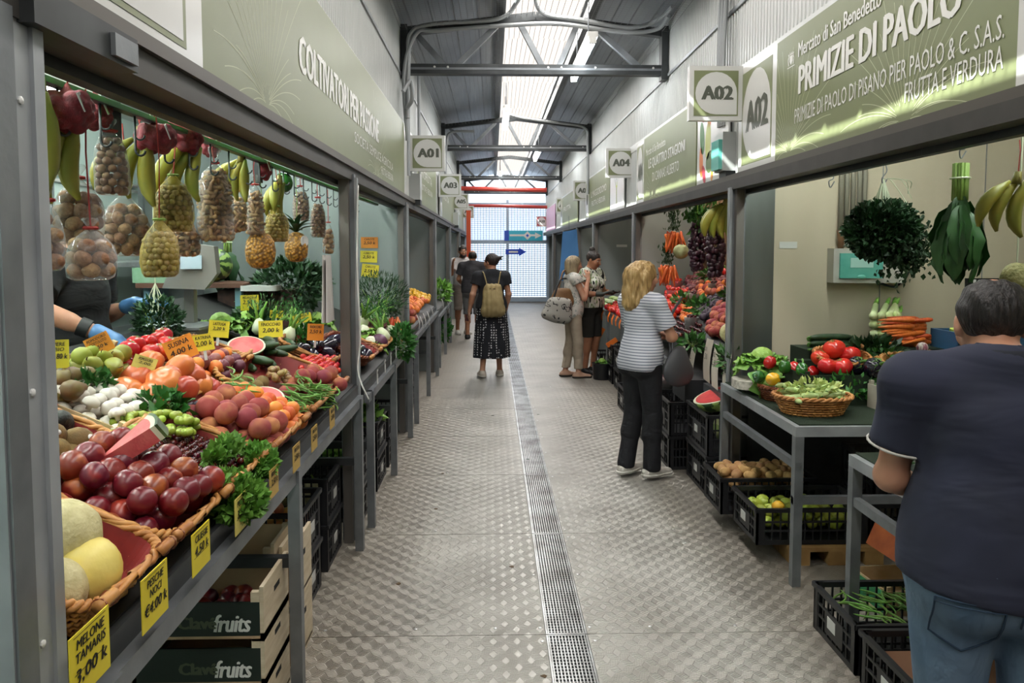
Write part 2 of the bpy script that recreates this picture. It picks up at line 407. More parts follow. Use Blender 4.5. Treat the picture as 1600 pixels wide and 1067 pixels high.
# stall shells: backs, lids, partitions
struct(MB().span((-3.3, Y0, 0), (-3.2, 7.1, 2.9)).obj('wall_left_back', TEAL_W))
struct(MB().span((-3.3, 7.1, 0), (-3.2, Y1, 2.9)).obj('wall_left_back', GREYP))
struct(MB().span((4.2, Y0, 0), (4.3, Y1, 2.9)).obj('wall_right_back', CREAM))
struct(MB().span((-3.3, Y0, 2.82), (XL - .02, Y1, 2.9)).obj('ceiling_stalls_left', WHITE_P))
struct(MB().span((XR + .02, Y0, 2.82), (4.3, Y1, 2.9)).obj('ceiling_stalls_right', WHITE_P))
struct(MB().span((-3.3, Y0 - .1, -.1), (4.3, Y0, 4.4)).obj('wall_behind', GREYP))
for i in range(4):                                  # upright panel joints in the first stall's back wall
    MB().span((-3.2, 1.6 + i * 1.2, 0), (-3.194, 1.615 + i * 1.2, 2.82)).obj('panel_joint', STEEL_L, bpy.data.objects['wall_left_back'])
PL = [.75, 7.12, 10.6, 14.3, 18.5]; PR = [.6, 5.14, 8.66, 12.1, 14.5, 17.2, 20.2]
for i, y in enumerate(PL):
    struct(MB().span((-3.2, y, 0), (XL - .05, y + .07, 2.82)).obj('wall_partition_left', TEAL_W if i == 0 else GREYP))
for i, y in enumerate(PR):
    o = struct(MB().span((XR + .05, y, 0), (4.2, y + .07, 2.82)).obj('wall_partition_right', CREAM if i < 2 else GREYP))
    if i == 1:
        MB().span((XR + .04, y - .012, 0), (XR + .27, y, 2.8)).obj('metal_cover', mat('brushed_cover', '#8d9290', .3, .8, '#737876', 3, .3, .7, stretch=(1, 1, .2)), o)
        for x in (2.62, 3.32): MB().span((x, y - .002, 0), (x + .006, y, 2.82)).obj('panel_joint', STEEL, o)
        MB().span((1.93, y - .004, 1.70), (2.05, y, 1.745)).obj('plate_label', WHITE_S, o)
    elif i > 1:
        MB().span((1.95, y - .004, 1.72), (2.12, y, 1.76)).obj('plate_label', WHITE_S, o)
# a far opening lit bluish through the last right-hand stalls
# posts of the stall fronts
def post(x, y, sgn, wide=.05):
    p = struct(ob('stall_post', None, None, (x, y, 0)))
    MB().span((-.045, -.025, 0), (.045, .025, 2.12)).obj('column', STEEL, p)
    MB().span((sgn * .045, -.032, 0), (sgn * .062, -.012, 2.1)).obj('guide_rail', STEEL_L, p)
    MB().span((sgn * .045, .012, 0), (sgn * .058, .032, 2.1)).obj('guide_rail', STEEL_L, p)
    MB().span((-.03, -.075, 0), (.02, -.03, 2.1)).obj('inner_channel', mat('brownish_channel', '#6f6b66', .45, .5), p)
    b = MB()
    for z in (.35, 1.05, 1.75): b.lathe([(.008, 0), (.008, .003), (.003, .006)], 8, (sgn * .045, 0, z), None, rotm(0, sgn * PI / 2, 0))
    stuff(b.obj('bolts', WHITE_S, p, True))
    return p
for y in (4.43, 7.08, 10.55, 14.25, 18.45): post(XL, y, 1)
for y in (5.07, 8.6, 12.05, 14.45, 17.15, 20.15): post(XR, y, -1)
# the big near post on the left
p = struct(ob('stall_post', None, None, (XL, 1.34, 0)))
MB().span((-.10, -.08, 0), (.03, .062, 2.11)).obj('column', STEEL_L, p)
MB().span((.03, .03, 0), (.038, .062, 2.1)).obj('guide_rail', STEEL_L, p)
MB().span((.03, -.075, 0), (.036, -.02, 2.1)).obj('guide_rail', STEEL, p)
b = MB()
for z in (.55, 1.0, 1.45, 1.95): b.lathe([(.007, 0), (.007, .003), (.003, .005)], 8, (.03, 0.0, z), None, rotm(0, PI / 2, 0))
stuff(b.obj('bolts', WHITE_S, p, True))
# lintel beams under the fascias
for nm, x, s in (('trim_1', XL, 1), ('trim_2', XR, -1)):
    t = struct(ob(nm, None))
    MB().span((x - .05, Y0, 2.085), (x + .035, Y1, 2.15)).obj('lintel', BEAM, t)
    MB().span((x - .01, Y0, 2.15), (x + s * .05, Y1, 2.185)).obj('drip_edge', mat('drip_edge_brown', '#5d5852', .45, .5), t)
    MB().span((x - s * .09, Y0, 2.06), (x - s * .05, Y1, 2.14)).obj('shutter_rail', STEEL_D, t)
# corner bracket at the near end of the left lintel
br = struct(ob('trim_3', None, None, (XL, 1.5, 2.1)))
MB().span((.0, -.16, -.02), (.06, .22, .05)).obj('bracket', STEEL_D, br); MB().span((.06, .10, -.01), (.07, .2, .035)).obj('bracket_plate', STEEL, br)

# roof: silver panels either side, roof light between two purlins
def roofside(nm, xa, za, xb, zb):
    m = MB(); m.add([(xa, Y0, za), (xb, Y0, zb), (xb, Y1, zb), (xa, Y1, za), (xa, Y0, za + .05), (xb, Y0, zb + .05), (xb, Y1, zb + .05), (xa, Y1, za + .05)],
                    [(0, 1, 2, 3), (7, 6, 5, 4), (0, 4, 5, 1), (1, 5, 6, 2), (2, 6, 7, 3), (3, 7, 4, 0)])
    o = struct(m.obj(nm, FOIL))
    for t in (.12, .33, .55, .78):
        x = xa + (xb - xa) * t; z = za + (zb - za) * t
        MB().span((x - .006, Y0, z - .012), (x + .006, Y1, z)).obj('panel_seam', STEEL, o)
    return o
roofside('ceiling_left', XL - .05, 3.80, .07, 4.0); roofside('ceiling_right', .93, 4.0, XR + .05, 3.82)
for nm, x in (('trim_4', .085), ('trim_5', .935)):
    t = struct(ob(nm, None)); MB().span((x - .045, Y0, 3.86), (x + .03, Y1, 3.985)).obj('purlin', STEEL_D, t)
    MB().span((x - .07, Y0, 3.985), (x + .045, Y1, 4.0)).obj('purlin_flange', STEEL, t)
sk = bpy.data.materials.new('skylight_sheet'); sk.use_nodes = True
sb = sk.node_tree.nodes.new('ShaderNodeBsdfTranslucent'); sb.inputs[0].default_value = (.46, .42, .40, 1); sk.node_tree.links.new(sb.outputs[0], sk.node_tree.nodes['Material Output'].inputs[0])
es = []; y = Y0
while y < Y1:
    es += [(.104, y), (.104, y + .26), (.128, y + .29), (.104, y + .32)]; y += .36
mm = MB(); mm.prism([(q[0], q[1]) for q in es][::-1] + [(1.0, Y0), (1.0, Y1)], .004, c=(0, 0, 4.07))
struct(mm.obj('window_1', sk))
# bird netting
nm_ = MB(); xs = np.linspace(XL, XR, 46)
def nz(x): return 3.70 + .16 * (1 - abs((x - .4) / 1.25))
for x in xs:
    for a in np.arange(0, Y1, 2.0):
        nm_.add([(x - .002, a, nz(x)), (x + .002, a, nz(x)), (x + .002 + .02 * math.sin(a * 1.3 + x * 4), a + 2, nz(x)), (x - .002 + .02 * math.sin(a * 1.3 + x * 4), a + 2, nz(x))], [(0, 1, 2, 3)])
for a in np.arange(1, Y1, .055):
    q = np.linspace(XL, XR, 7)
    for i in range(6):
        y0 = a + .015 * math.sin(i * 2.1 + a * 3); y1 = a + .015 * math.sin(i * 2.1 + 2.1 + a * 3)
        nm_.add([(q[i], y0 - .002, nz(q[i])), (q[i + 1], y1 - .002, nz(q[i + 1])), (q[i + 1], y1 + .002, nz(q[i + 1])), (q[i], y0 + .002, nz(q[i]))], [(0, 1, 2, 3)])
tag(nm_.obj('bird_net', mat('net_cord', '#8a8c8c', .7)), 'fine square bird netting stretched under the whole roof', 'netting', kind='stuff')

# trusses
def truss(Y, lab):
    t = thing('roof_truss', lab, 'truss', (0, Y, 0), group='steel trusses across the aisle')
    zc, zl, cx = 3.85, 3.36, .4
    MB().span((XL - .02, -.05, zl - .045), (XR + .02, .05, zl + .045)).obj('bottom_chord', STEEL_D, t)
    MB().span((XL - .02, -.054, zl - .008), (XR + .02, -.05, zl + .012)).obj('chord_lip', STEEL, t)
    for a, b in (((XL - .02, 0, 3.70), (cx, 0, zc)), ((cx, 0, zc), (XR + .02, 0, 3.70))): MB().bar(a, b, .08, .075).obj('top_chord', STEEL_D, t)
    X = lambda f: XL + (XR - XL) * f
    Z = lambda f: 3.70 + .15 * (1 - abs(f - .5) * 2)
    for a, b in ((.05, .16), (.36, .2), (.44, .53), (.66, .59), (.73, .90)):
        MB().bar((X(a), 0, Z(a) - .03), (X(b), 0, zl + .03), .05, .05, (0, 1, 0)).obj('diagonal', STEEL, t)
    for sx in (XL + .015, XR - .015): MB().span((sx - .03, -.06, zl - .09), (sx + .03, .06, 3.76)).obj('end_plate', STEEL_D, t)
    bl = MB()
    for f in (.12, .17, .55, .6, .73, .95): bl.lathe([(.011, 0), (.011, .004), (.005, .008)], 8, (X(f), -.054, zl + .015), None, rotm(PI / 2, 0, 0))
    stuff(bl.obj('bolts', WHITE_S, t, True))
for Y, lab in ((7.3, 'dark steel truss nearest to the camera, wall to wall'), (12.9, 'second steel truss from the camera, above the A04 flag sign'),
               (18.3, 'third steel truss, just in front of the long red pipe'), (23.0, 'farthest steel truss close to the bright end wall')): truss(Y, lab)
CON = mat('grey_conduit', '#a2a5a6', .45, .3)
def curve(pts, n=8):
    P = [Vector(p) for p in pts]; out = []
    for i in range(len(P) - 1):
        a, b, c, d = P[max(i - 1, 0)], P[i], P[i + 1], P[min(i + 2, len(P) - 1)]
        for k in range(n):
            t = k / n; out.append(.5 * ((2 * b) + (-a + c) * t + (2 * a - 5 * b + 4 * c - d) * t * t + (-a + 3 * b - 3 * c + d) * t ** 3))
    return out + [P[-1]]
def conduit(name, lab, paths, r=.02, m=CON):
    t = thing(name, lab, 'pipe')
    for p in paths: MB().tube(curve(p), r, 8).obj('conduit', m, t, True)
    return t
conduit('cable_conduit', 'grey conduits arching over the nearest truss and dropping down the left wall',
        [[(XL + .05, 7.2, 2.9), (XL + .06, 7.2, 3.4), (XL + .08, 7.2, 3.66), (-.55, 7.2, 3.75), (.05, 7.2, 3.80), (.22, 7.1, 3.92), (.3, 6.6, 3.98), (.3, 5.6, 3.98)],
         [(XL + .04, 7.25, 2.7), (XL + .02, 7.2, 3.3), (XL + .13, 7.2, 3.66), (-.5, 7.2, 3.69), (.1, 7.2, 3.74), (.6, 7.2, 3.76), (1.2, 7.2, 3.69), (XR - .1, 7.2, 3.72), (XR - .04, 7.0, 3.78)],
         [(.36, 5.8, 3.97), (.36, 6.7, 3.95), (.45, 7.18, 3.86), (.8, 7.2, 3.8), (1.25, 7.2, 3.73), (XR - .12, 7.15, 3.78), (XR - .05, 6.8, 3.80)],
         [(XL + .03, 7.0, 3.1), (XL + .09, 7.05, 3.2), (XL + .1, 7.1, 3.05), (XL + .04, 7.15, 2.98)]])
conduit('cable_conduit', 'grey conduits along the second truss dropping down the right wall',
        [[(XR - .04, 12.8, 2.6), (XR - .05, 12.8, 3.4), (XR - .1, 12.8, 3.68), (1.1, 12.8, 3.76), (.5, 12.8, 3.84), (.2, 12.7, 3.9)],
         [(XL + .05, 12.8, 2.8), (XL + .07, 12.8, 3.4), (XL + .15, 12.8, 3.6), (-.3, 12.8, 3.62)]], .022)
conduit('cable_conduit', 'bundle of grey conduits on the right wall beside the A02 flag sign',
        [[(XR - .02, 5.35 + i * .05, 2.55), (XR - .03, 5.35 + i * .05, 3.0), (XR - .03, 5.3 + i * .06, 3.4), (XR - .05, 5.2, 3.76)] for i in range(3)], .016)
conduit('cable_conduit', 'grey conduit running down the left wall near the A01 flag sign',
        [[(XL + .02, 7.5, 2.4), (XL + .02, 7.5, 3.7)], [(XL + .02, 8.6, 2.3), (XL + .02, 8.6, 3.6)]], .018)
RED = mat('red_pipe_paint', '#c0453a', .4)
conduit('fire_pipe', 'thick red pipe crossing under the roof ahead of the end wall', [[(XL, 19.4, 3.2), (1.15, 19.4, 3.16), (1.3, 19.4, 3.17)]], .055, RED)
conduit('fire_pipe', 'thin red pipe crossing low in front of the end wall louvres', [[(XL, 23.3, 2.98), (.5, 23.3, 2.97), (2.0, 23.3, 2.93)]], .05, RED)
# tube lamps under the purlins
def tube_lamp(x, y, z, ln, lab, s=26, along='y'):
    t = thing('tube_lamp', lab, 'lamp', (x, y, z), (0, 0, 0 if along == 'y' else PI / 2), group='fluorescent tube lamps')
    MB().span((-.045, -ln / 2, .02), (.045, ln / 2, .065)).obj('housing', WHITE_S, t)
    MB().tube([(0, -ln / 2 + .02, 0), (0, ln / 2 - .02, 0)], .034, 10).obj('tube', emit('lamp_white', '#f6fbff', s), t, True)
    for e in (-1, 1): MB().span((-.03, e * ln / 2 - .012, -.035), (.03, e * ln / 2 + .012, .06)).obj('end_cap', WHITE_S, t)
    MB().tube([(0, -ln * .3, .065), (0, -ln * .3, .4)], .006, 6).obj('hanger', STEEL, t); MB().tube([(0, ln * .3, .065), (0, ln * .3, .4)], .006, 6).obj('hanger', STEEL, t)
tube_lamp(.84, 7.3, 3.45, 1.5, 'glowing tube lamp nearest the camera, right of the roof light')
tube_lamp(.18, 10.6, 3.45, 1.5, 'glowing tube lamp left of the roof light between first and second truss')
tube_lamp(.84, 14.6, 3.45, 1.5, 'glowing tube lamp right of the roof light beyond the second truss')
tube_lamp(.18, 18.9, 3.45, 1.5, 'small far tube lamp left of the roof light near the red pipe')
# stall lamps, unseen behind the lintels; deeper left row added to brighten back wall
for x, ys, s in ((-1.35, (1.7, 3.4, 5.4), 46), (-2.55, (2.4, 4.6), 85), (-1.5, (8.8, 12.5, 16.5), 22), (2.15, (2.6, 4.2), 46), (1.95, (6.1, 7.6), 34), (2.2, (10.4, 13.3, 16), 20)):
    for y in ys:
        t = thing('stall_tube_lamp', 'unseen tube lamp up behind the %s lintel %.1f m along the aisle' % ('left' if x < 0 else 'right', y), 'lamp', (x, y, 2.62), group='lamps inside the stalls')
        MB().span((-.05, -.62, .03), (.05, .62, .08)).obj('housing', WHITE_S, t)
        for e in (-.4, .4): MB().span((-.01, e - .01, .08), (.01, e + .01, .2)).obj('hanger', STEEL, t)
        MB().tube([(0, -.6, 0), (0, .6, 0)], .03, 8).obj('tube', emit('stall_lamp_%d' % s, '#f4fff8' if x < 0 else '#fff4e2', s), t, True)

# end wall: pale louvres in a frame
ew = struct(ob('wall_end', None, None, (0, Y1, 0)))
LOUV = mat('pale_blue_louvre', '#a3bad4', .4, .1, '#8fabc9', .7, .3, .7, world=True)
for xa, xb, za, zb in ((XL, .42, .2, 1.85), (.5, XR + .1, .2, 1.85), (XL, .42, 1.95, 3.0), (.5, XR + .1, 1.95, 3.0)):
    m = MB()
    for z in np.arange(za, zb, .06): m.bar((xa, 0, z), (xb, 0, z), .028, .012)
    for z in np.arange(za, zb, .06): m.box(((xa + xb) / 2, .03, z + .03), (xb - xa, .006, .02))
    for x in np.arange(xa, xb, .09): m.box((x, .05, (za + zb) / 2), (.012, .01, zb - za))
    stuff(m.obj('louvre_blades', LOUV, ew))
fr = MB()
for x in (XL, .46, XR + .1): fr.span((x - .04, -.04, 0), (x + .04, .06, 3.2))
for z in (.1, 1.9, 3.05): fr.span((XL, -.035, z - .06), (XR + .1, .05, z + .06))
fr.obj('louvre_frame', mat('pale_frame', '#a9bccd', .4, .2), ew)
fs = MB().span((XL, -.01, .0), (XR + .1, .02, .18)).obj('kick_plate', STEEL_L, ew)
# side closures at the end of the aisle so the light only comes through the louvres
struct(MB().span((-3.3, Y1, 0), (XL - .03, Y1 + .1, 4.2)).obj('wall_end_left', GREYP)); struct(MB().span((XR + .12, Y1, 0), (4.3, Y1 + .1, 4.2)).obj('wall_end_right', GREYP))
# ================================================================ signs
def onwall(parent, me, name, x, y, z, side):
    """hang a flat mesh (local xy, facing +z) on the left (side 1) or right (side -1) wall"""
    return ob(name, me, parent, (x, y, z), (PI / 2, 0, PI / 2 * side))
def ribbon(m, pts, wd, z=.0012):
    pts = [Vector((p[0], p[1], 0)) for p in pts]
    for i in range(len(pts) - 1):
        d = (pts[i + 1] - pts[i]); n = Vector((-d.y, d.x, 0)); n = n.normalized() * wd / 2 if n.length > 0 else n
        a, b, c, e = pts[i] - n, pts[i + 1] - n, pts[i + 1] + n, pts[i] + n
        m.add([(q.x, q.y, z) for q in (a, b, c, e)], [(0, 1, 2, 3)])
def burst(w_, h_, seed, cx, cy, lim):
    """thin lines fanning out and drooping like a seed head"""
    r = random.Random(seed); m = MB()
    for i in range(26):
        a = PI * (.02 + .96 * i / 25); ln = (.35 + .65 * math.sin(a)) * h_ * r.uniform(.75, 1.5); pts = []
        for k in range(13):
            t = k / 12; droop = (1 - math.sin(a)) * 1.0
            x = cx + math.cos(a) * ln * t * 1.15; y = cy + math.sin(a) * ln * t + (.25 * t - .55 * t * t) * ln * droop
            if 0 < x < w_ and .004 < y < lim: pts.append((x, y))
        if len(pts) > 1: ribbon(m, pts[1:], .0032, .0003 + .00002 * i)
    return m
def teardrop(sz, n=24):
    """circle whose lower right corner stays square"""
    r = sz / 2; p = []
    for k in range(n * 3 // 4 + 1):
        a = 2 * PI * k / n; p.append((r * math.cos(a), r * math.sin(a)))
    return p + [(r, -r)]
def number_plate(par, txt, x, ya, yb, side, z0=2.19, z1=2.85):
    wd = abs(yb - ya); ht = z1 - z0; o = side
    cy = (ya + yb) / 2; cz = (z0 + z1) / 2
    m = MB().box((0, 0, .006), (wd, ht, .012)); onwall(par, m.mesh('number_plate', WHITE_S), 'number_plate', x, cy, cz, side)
    s = min(wd, ht)
    q = MB().box((0, 0, .0128), (wd * .80, ht * .88, .0016)); onwall(par, q.mesh('plate_square', OLIVE), 'plate_square', x, cy, cz, side)
    S = Matrix.Diagonal((wd * .76, ht * .83, 1)); q = MB().prism(teardrop(1.0), .0012, S, (0, 0, .0138)); onwall(par, q.mesh('plate_drop', WHITE_S), 'plate_drop', x, cy, cz, side)
    onwall(par, text_mesh(txt, wd * .56, ht * .28, INK_G, .0158, .02, 0, 1), 'lettering', x, cy, cz - ht * .14, side)
def fascia(label, side, ya, yb, seed=1):
    """olive name board from ya to yb in reading order"""
    x = XL if side == 1 else XR
    t = thing('stall_sign', label, 'sign', (0, 0, 0))
    wd = abs(yb - ya); m = MB().box((0, 0, .006), (wd, .665, .012)); onwall(t, m.mesh('board', OLIVE), 'board', x, (ya + yb) / 2, 2.52, side)
    return t, x
def words(t, x, side, y, z, txt, wd, ht, m=None, bold=.0):
    onwall(t, text_mesh(txt, wd, ht, m or INK_W, .0145, bold), 'lettering', x, y, z, side)
def art(t, x, side, ystart, z, w_, h_, seed, cx, cy, lim=.6):
    onwall(t, burst(w_, h_, seed, cx, cy, lim).mesh('line_art', LINE_W), 'line_art', x + side * .0121, ystart, z, side)
# left stall A01
t, x = fascia('long olive name board lettered COLTIVATORI PER PASSIONE above the left fruit stall', 1, 2.23, 7.2)
number_plate(t, 'A01', x, 1.05, 2.23, 1)
words(t, x, 1, 2.42, 2.71, 'Mercato di San Benedetto', .82, .075, bold=.006)
words(t, x, 1, 3.32, 2.45, 'COLTIVATORI PER PASSIONE', 2.25, .155, bold=.010)
words(t, x, 1, 4.62, 2.33, 'SOCIETA SEMPLICE AGRICOLA', 1.75, .062); words(t, x, 1, 5.7, 2.245, 'FRUTTA E VERDURA', .67, .055)
art(t, x, 1, 2.23, 2.19, 2.4, .62, 3, .62, .03); art(t, x, 1, 4.0, 2.19, 2.6, .5, 9, 1.5, .02)
MB().span((XL - .02, 7.2, 2.19), (XL + .008, 7.62, 2.85)).obj('white_end', WHITE_S, t)
# right stall A02
t, x = fascia('olive name board lettered PRIMIZIE DI PAOLO above the near right stall', -1, 4.38, 2.36)
number_plate(t, 'A02', x, 5.04, 4.38, -1)
words(t, x, -1, 4.07, 2.70, 'Mercato di San Benedetto', .86, .075, bold=.006)
words(t, x, -1, 4.06, 2.505, 'PRIMIZIE DI PAOLO', 1.40, .145, bold=.010)
words(t, x, -1, 4.1, 2.36, 'PRIMIZIE DI PAOLO DI PISANO PIER PAOLO & C. S.A.S.', 1.68, .078)
words(t, x, -1, 3.0, 2.265, 'FRUTTA E VERDURA', .58, .075)
# small crest beside the market's name: a shield under a crown with two supporters
cr = MB(); cr.prism([(-.02, .0), (.02, .0), (.02, -.03), (0, -.05), (-.02, -.03)], .001)
for q in (-.016, 0, .016): cr.prism([(q - .006, .004), (q + .006, .004), (q, .022)], .001)
for s_ in (-1, 1): ribbon(cr, [(s_ * .03, -.05), (s_ * .04, -.02), (s_ * .028, .0), (s_ * .036, .012)], .008)
ribbon(cr, [(-.05, -.06), (.05, -.06)], .004)
onwall(t, cr.mesh('crest', INK_W), 'crest', x - .0125, 4.17, 2.735, -1)
art(t, x, -1, 4.38, 2.19, 2.0, .55, 5, .2, .03); art(t, x, -1, 4.0, 2.19, 1.6, .62, 8, 1.0, .0)
MB().span((XR - .012, 1.75, 2.19), (XR + .02, 2.36, 2.85)).obj('white_end', WHITE_S, t)
# right stall A04 with a vegetable poster
t, x = fascia('olive name board lettered LE QUATTRO STAGIONI beyond the A02 flag', -1, 8.2, 6.1)
number_plate(t, 'A04', x, 8.62, 8.2, -1)
words(t, x, -1, 8.08, 2.66, 'Mercato di San Benedetto', .9, .07)
words(t, x, -1, 7.95, 2.50, 'LE QUATTRO STAGIONI', 1.5, .11, bold=.008); words(t, x, -1, 7.75, 2.37, 'DI CANNAS ALBERTO', 1.1, .09)
art(t, x, -1, 8.2, 2.19, 2.0, .45, 12, .5, .02)
po = tag(onwall(None, MB().box((0, 0, .006), (.8, .665, .012)).mesh('vegetable_poster', WHITE_S), 'vegetable_poster', XR, 5.66, 2.52, -1), 'poster of colourful vegetables on white beside the A02 flag', 'poster')
for (px_, py_, rx_, ry_, c, rz_) in ((-.2, .2, .09, .06, '#b8323a', .3), (-.05, .17, .05, .12, '#d8632a', -.4), (-.26, .02, .06, .13, '#3f7a3c', .2), (-.1, -.02, .07, .14, '#b9c069', -.1), (.1, .2, .07, .1, '#4d8a45', .6),
                                     (-.28, -.16, .05, .12, '#d9762e', .1), (-.05, -.18, .1, .08, '#58733c', .3), (-.2, -.26, .04, .08, '#b93144', .5), (.02, -.26, .03, .07, '#e0902f', -.2)):
    m = MB(); n = 14; m.prism([(rx_ * math.cos(2 * PI * k / n), ry_ * math.sin(2 * PI * k / n)) for k in range(n)], .0012, rotm(0, 0, rz_), (px_, py_, .0121))
    ob('print', m.mesh('print', mat('poster_' + c, c, .4)), po)
# remaining fascias
def plain_fascia(label, side, ya, yb, num, lines, plate_first=True):
    t, x = fascia(label, side, ya, yb)
    d = 1 if side == 1 else -1
    number_plate(t, num, x, ya - d * .45, ya, side)
    for k, (s_, wd, ht) in enumerate(lines): words(t, x, side, ya + d * (.3 + .1 * k), 2.52 - .14 * k, s_, wd, ht)
    return t
plain_fascia('olive name board between the A01 and A03 flags', 1, 8.4, 11.2, 'A03', (('ORTOFRUTTA', 1.7, .1), ('FRUTTA E VERDURA', 1.7, .07)))
plain_fascia('olive name board between the A03 and A05 flags', 1, 12.5, 16.4, 'A05', (('FRUTTA', 1.6, .1),))
plain_fascia('olive name board between the A05 and A07 flags', 1, 17.5, 21.6, 'A07', (('VERDURA', 1.6, .1),))
t = plain_fascia('olive name board between the A04 and A06 flags', -1, 12.9, 10.6, 'A06', (('IL MAGGIORDOMO', 1.7, .1), ('FRUTTA E VERDURA', 1.5, .08)))
lg = MB()
for k in range(3):
    ribbon(lg, [((.1 + k * .07) * math.cos(a), (.1 + k * .07) * math.sin(a)) for a in np.linspace(.35, PI - .35, 12)], .012)
fk = MB(); ribbon(fk, [(0, -.22), (0, .02)], .03); ribbon(fk, [(-.07, .06), (-.05, .0), (.05, .0), (.07, .06)], .02)
onwall(t, MB().box((0, 0, .006), (1.1, .665, .012)).mesh('white_logo_panel', WHITE_S), 'white_logo_panel', XR, 10.0, 2.52, -1)
onwall(t, lg.mesh('logo_arcs', INK_G), 'logo_arcs', XR - .0125, 10.0, 2.5, -1); onwall(t, fk.mesh('logo_fork', mat('lime_print', '#a5b53a', .5)), 'logo_fork', XR - .0125, 10.0, 2.5, -1)
plain_fascia('olive name board between the A06 and A08 flags', -1, 17.8, 14.6, 'A08', (('FRUTTA', 1.6, .1),))
pk = MB().box((0, 0, .006), (3.2, .665, .012)); tag(onwall(None, pk.mesh('pink_sign_board', mat('pink_board', '#c79ab4', .4)), 'pink_sign_board', XR, 21.5, 2.52, -1), 'pink lit name board at the far right end of the aisle', 'sign')
# flag signs square to the aisle
def flag(txt, side, y, px_, py_, sz, label, red=False):
    c = atY(px_, py_, y); t = thing('flag_sign', label, 'sign', (c[0], y, c[2]), group='square stall number flags')
    MB().box((0, 0, 0), (sz, .05, sz)).obj('sign_box', WHITE_S, t)
    G = mat('red_sign_face', '#b5555c', .4) if red else OLIVE
    MB().box((0, -.026, 0), (sz * .83, .003, sz * .83)).obj('sign_square', G, t)
    m = MB().prism(teardrop(sz * .78), .0015); ob('sign_drop', m.mesh('sign_drop', WHITE_S), t, (0, -.0278, 0), (PI / 2, 0, 0))
    ob('lettering', text_mesh(txt, sz * .56, sz * .25, INK_G, .0, .025, 0, 1), t, (0, -.0305, -sz * .12), (PI / 2, 0, 0))
    xw = (XL if side == 1 else XR) - c[0]; MB().bar((0, 0, sz * .3), (xw, 0, sz * .3), .03, .03, (0, 0, 1)).obj('bracket', STEEL, t)
for a in (('A01', 1, 7.6, 668, 240, .345, 'white flag sign reading A01 on the left wall'), ('A03', 1, 11.9, 703, 290, .345, 'white flag sign reading A03 on the left wall'),
          ('A05', 1, 16.9, 720, 315, .34, 'white flag sign reading A05 on the left wall'), ('A07', 1, 21.9, 731, 331, .34, 'white flag sign reading A07, half hidden on the left'),
          ('A02', -1, 5.0, 1117, 147, .345, 'large white flag sign reading A02 on the right wall'), ('A04', -1, 9.2, 969, 255, .345, 'white flag sign reading A04 on the right wall'),
          ('A06', -1, 13.5, 911, 298, .345, 'white flag sign reading A06 on the right wall'), ('A08', -1, 18.3, 880, 321, .345, 'white flag sign reading A08 on the right wall'),
          ('A10', -1, 23.2, 846, 346, .32, 'small red flag sign reading A10 before the end wall', True)): flag(*a)
# emergency lamps on the fascias
def em_lamp(px_, py_, y, label):
    c = atY(px_, py_, y); t = thing('emergency_light', label, 'lamp', (c[0], y, c[2]), group='grey emergency light boxes')
    MB().span((-.09, -.1, -.16), (.07, .1, .10)).obj('case', mat('lamp_case_grey', '#b9bcba', .4), t)
    MB().span((-.115, -.085, -.15), (-.09, .085, .05)).obj('lens', mat('teal_lens', '#6fc4b8', .15), t)
    MB().span((-.06, -.08, -.21), (.07, .08, -.16)).obj('bracket', STEEL_D, t)
em_lamp(1143, 232, 5.3, 'grey emergency light with teal lens below the A02 flag'); em_lamp(925, 330, 13.9, 'small emergency light below the A06 flag')
em_lamp(647, 288, 7.9, 'pale emergency light box below the A01 flag'); em_lamp(711, 340, 16.0, 'small emergency light below the A05 flag')
# blue arrow boards by the end wall
def arrow_board(px0, py0, px1, py1, y, label, c, inner):
    a = atY(px0, py0, y); b = atY(px1, py1, y); wd = b[0] - a[0]; ht = a[2] - b[2]
    t = thing('arrow_sign', label, 'sign', ((a[0] + b[0]) / 2, y, (a[2] + b[2]) / 2))
    if inner:
        MB().box((0, 0, 0), (wd, .03, ht)).obj('panel', mat(c, c, .3), t)
        MB().box((-wd * .44, -.017, 0), (wd * .12, .004, ht)).obj('blue_end', mat('#2c55c4', '#2c55c4', .3), t)
        m = MB(); m.prism([(-wd * .36, -.07 * ht), (wd * .3, -.07 * ht), (wd * .3, -.3 * ht), (wd * .47, 0), (wd * .3, .3 * ht), (wd * .3, .12 * ht), (-wd * .36, .12 * ht)], .002)
        ob('arrow', m.mesh('arrow', INK_W), t, (0, -.017, 0), (PI / 2, 0, 0))
        MB().box((wd * .1, -.02, 0), (ht * .6, .004, ht * .6), rotm(0, PI / 4, 0)).obj('diamond', INK_W, t); MB().box((wd * .1, -.024, 0), (ht * .22, .003, ht * .22), rotm(0, PI / 4, 0)).obj('diamond_core', mat('#2c55c4', '#2c55c4', .3), t)
    else:
        m = MB(); m.prism([(-wd / 2, -.3 * ht), (wd * .15, -.3 * ht), (wd * .15, -.5 * ht), (wd / 2, 0), (wd * .15, .5 * ht), (wd * .15, .3 * ht), (-wd / 2, .3 * ht)], .03)
        ob('arrow', m.mesh('arrow', mat('#2148c8', '#2148c8', .3)), t, (0, 0, 0), (PI / 2, 0, 0)); MB().box((-wd * .12, -.032, 0), (wd * .45, .003, ht * .22)).obj('print', INK_W, t)
arrow_board(788, 360, 848, 376, 23.94, 'turquoise board with a white arrow by the end wall', '#3fb6cf', True)
arrow_board(790, 387, 822, 400, 23.94, 'small blue arrow sign under the turquoise board', '#2148c8', False)
op = atY(733, 400, 21.5); tag(MB().span((op[0] - .07, 21.4, 0), (op[0] + .05, 21.55, 2.75)).obj('orange_pillar', mat('orange_paint', '#d4552f', .45)), 'narrow orange-red upright strip at the far left end', 'pillar')
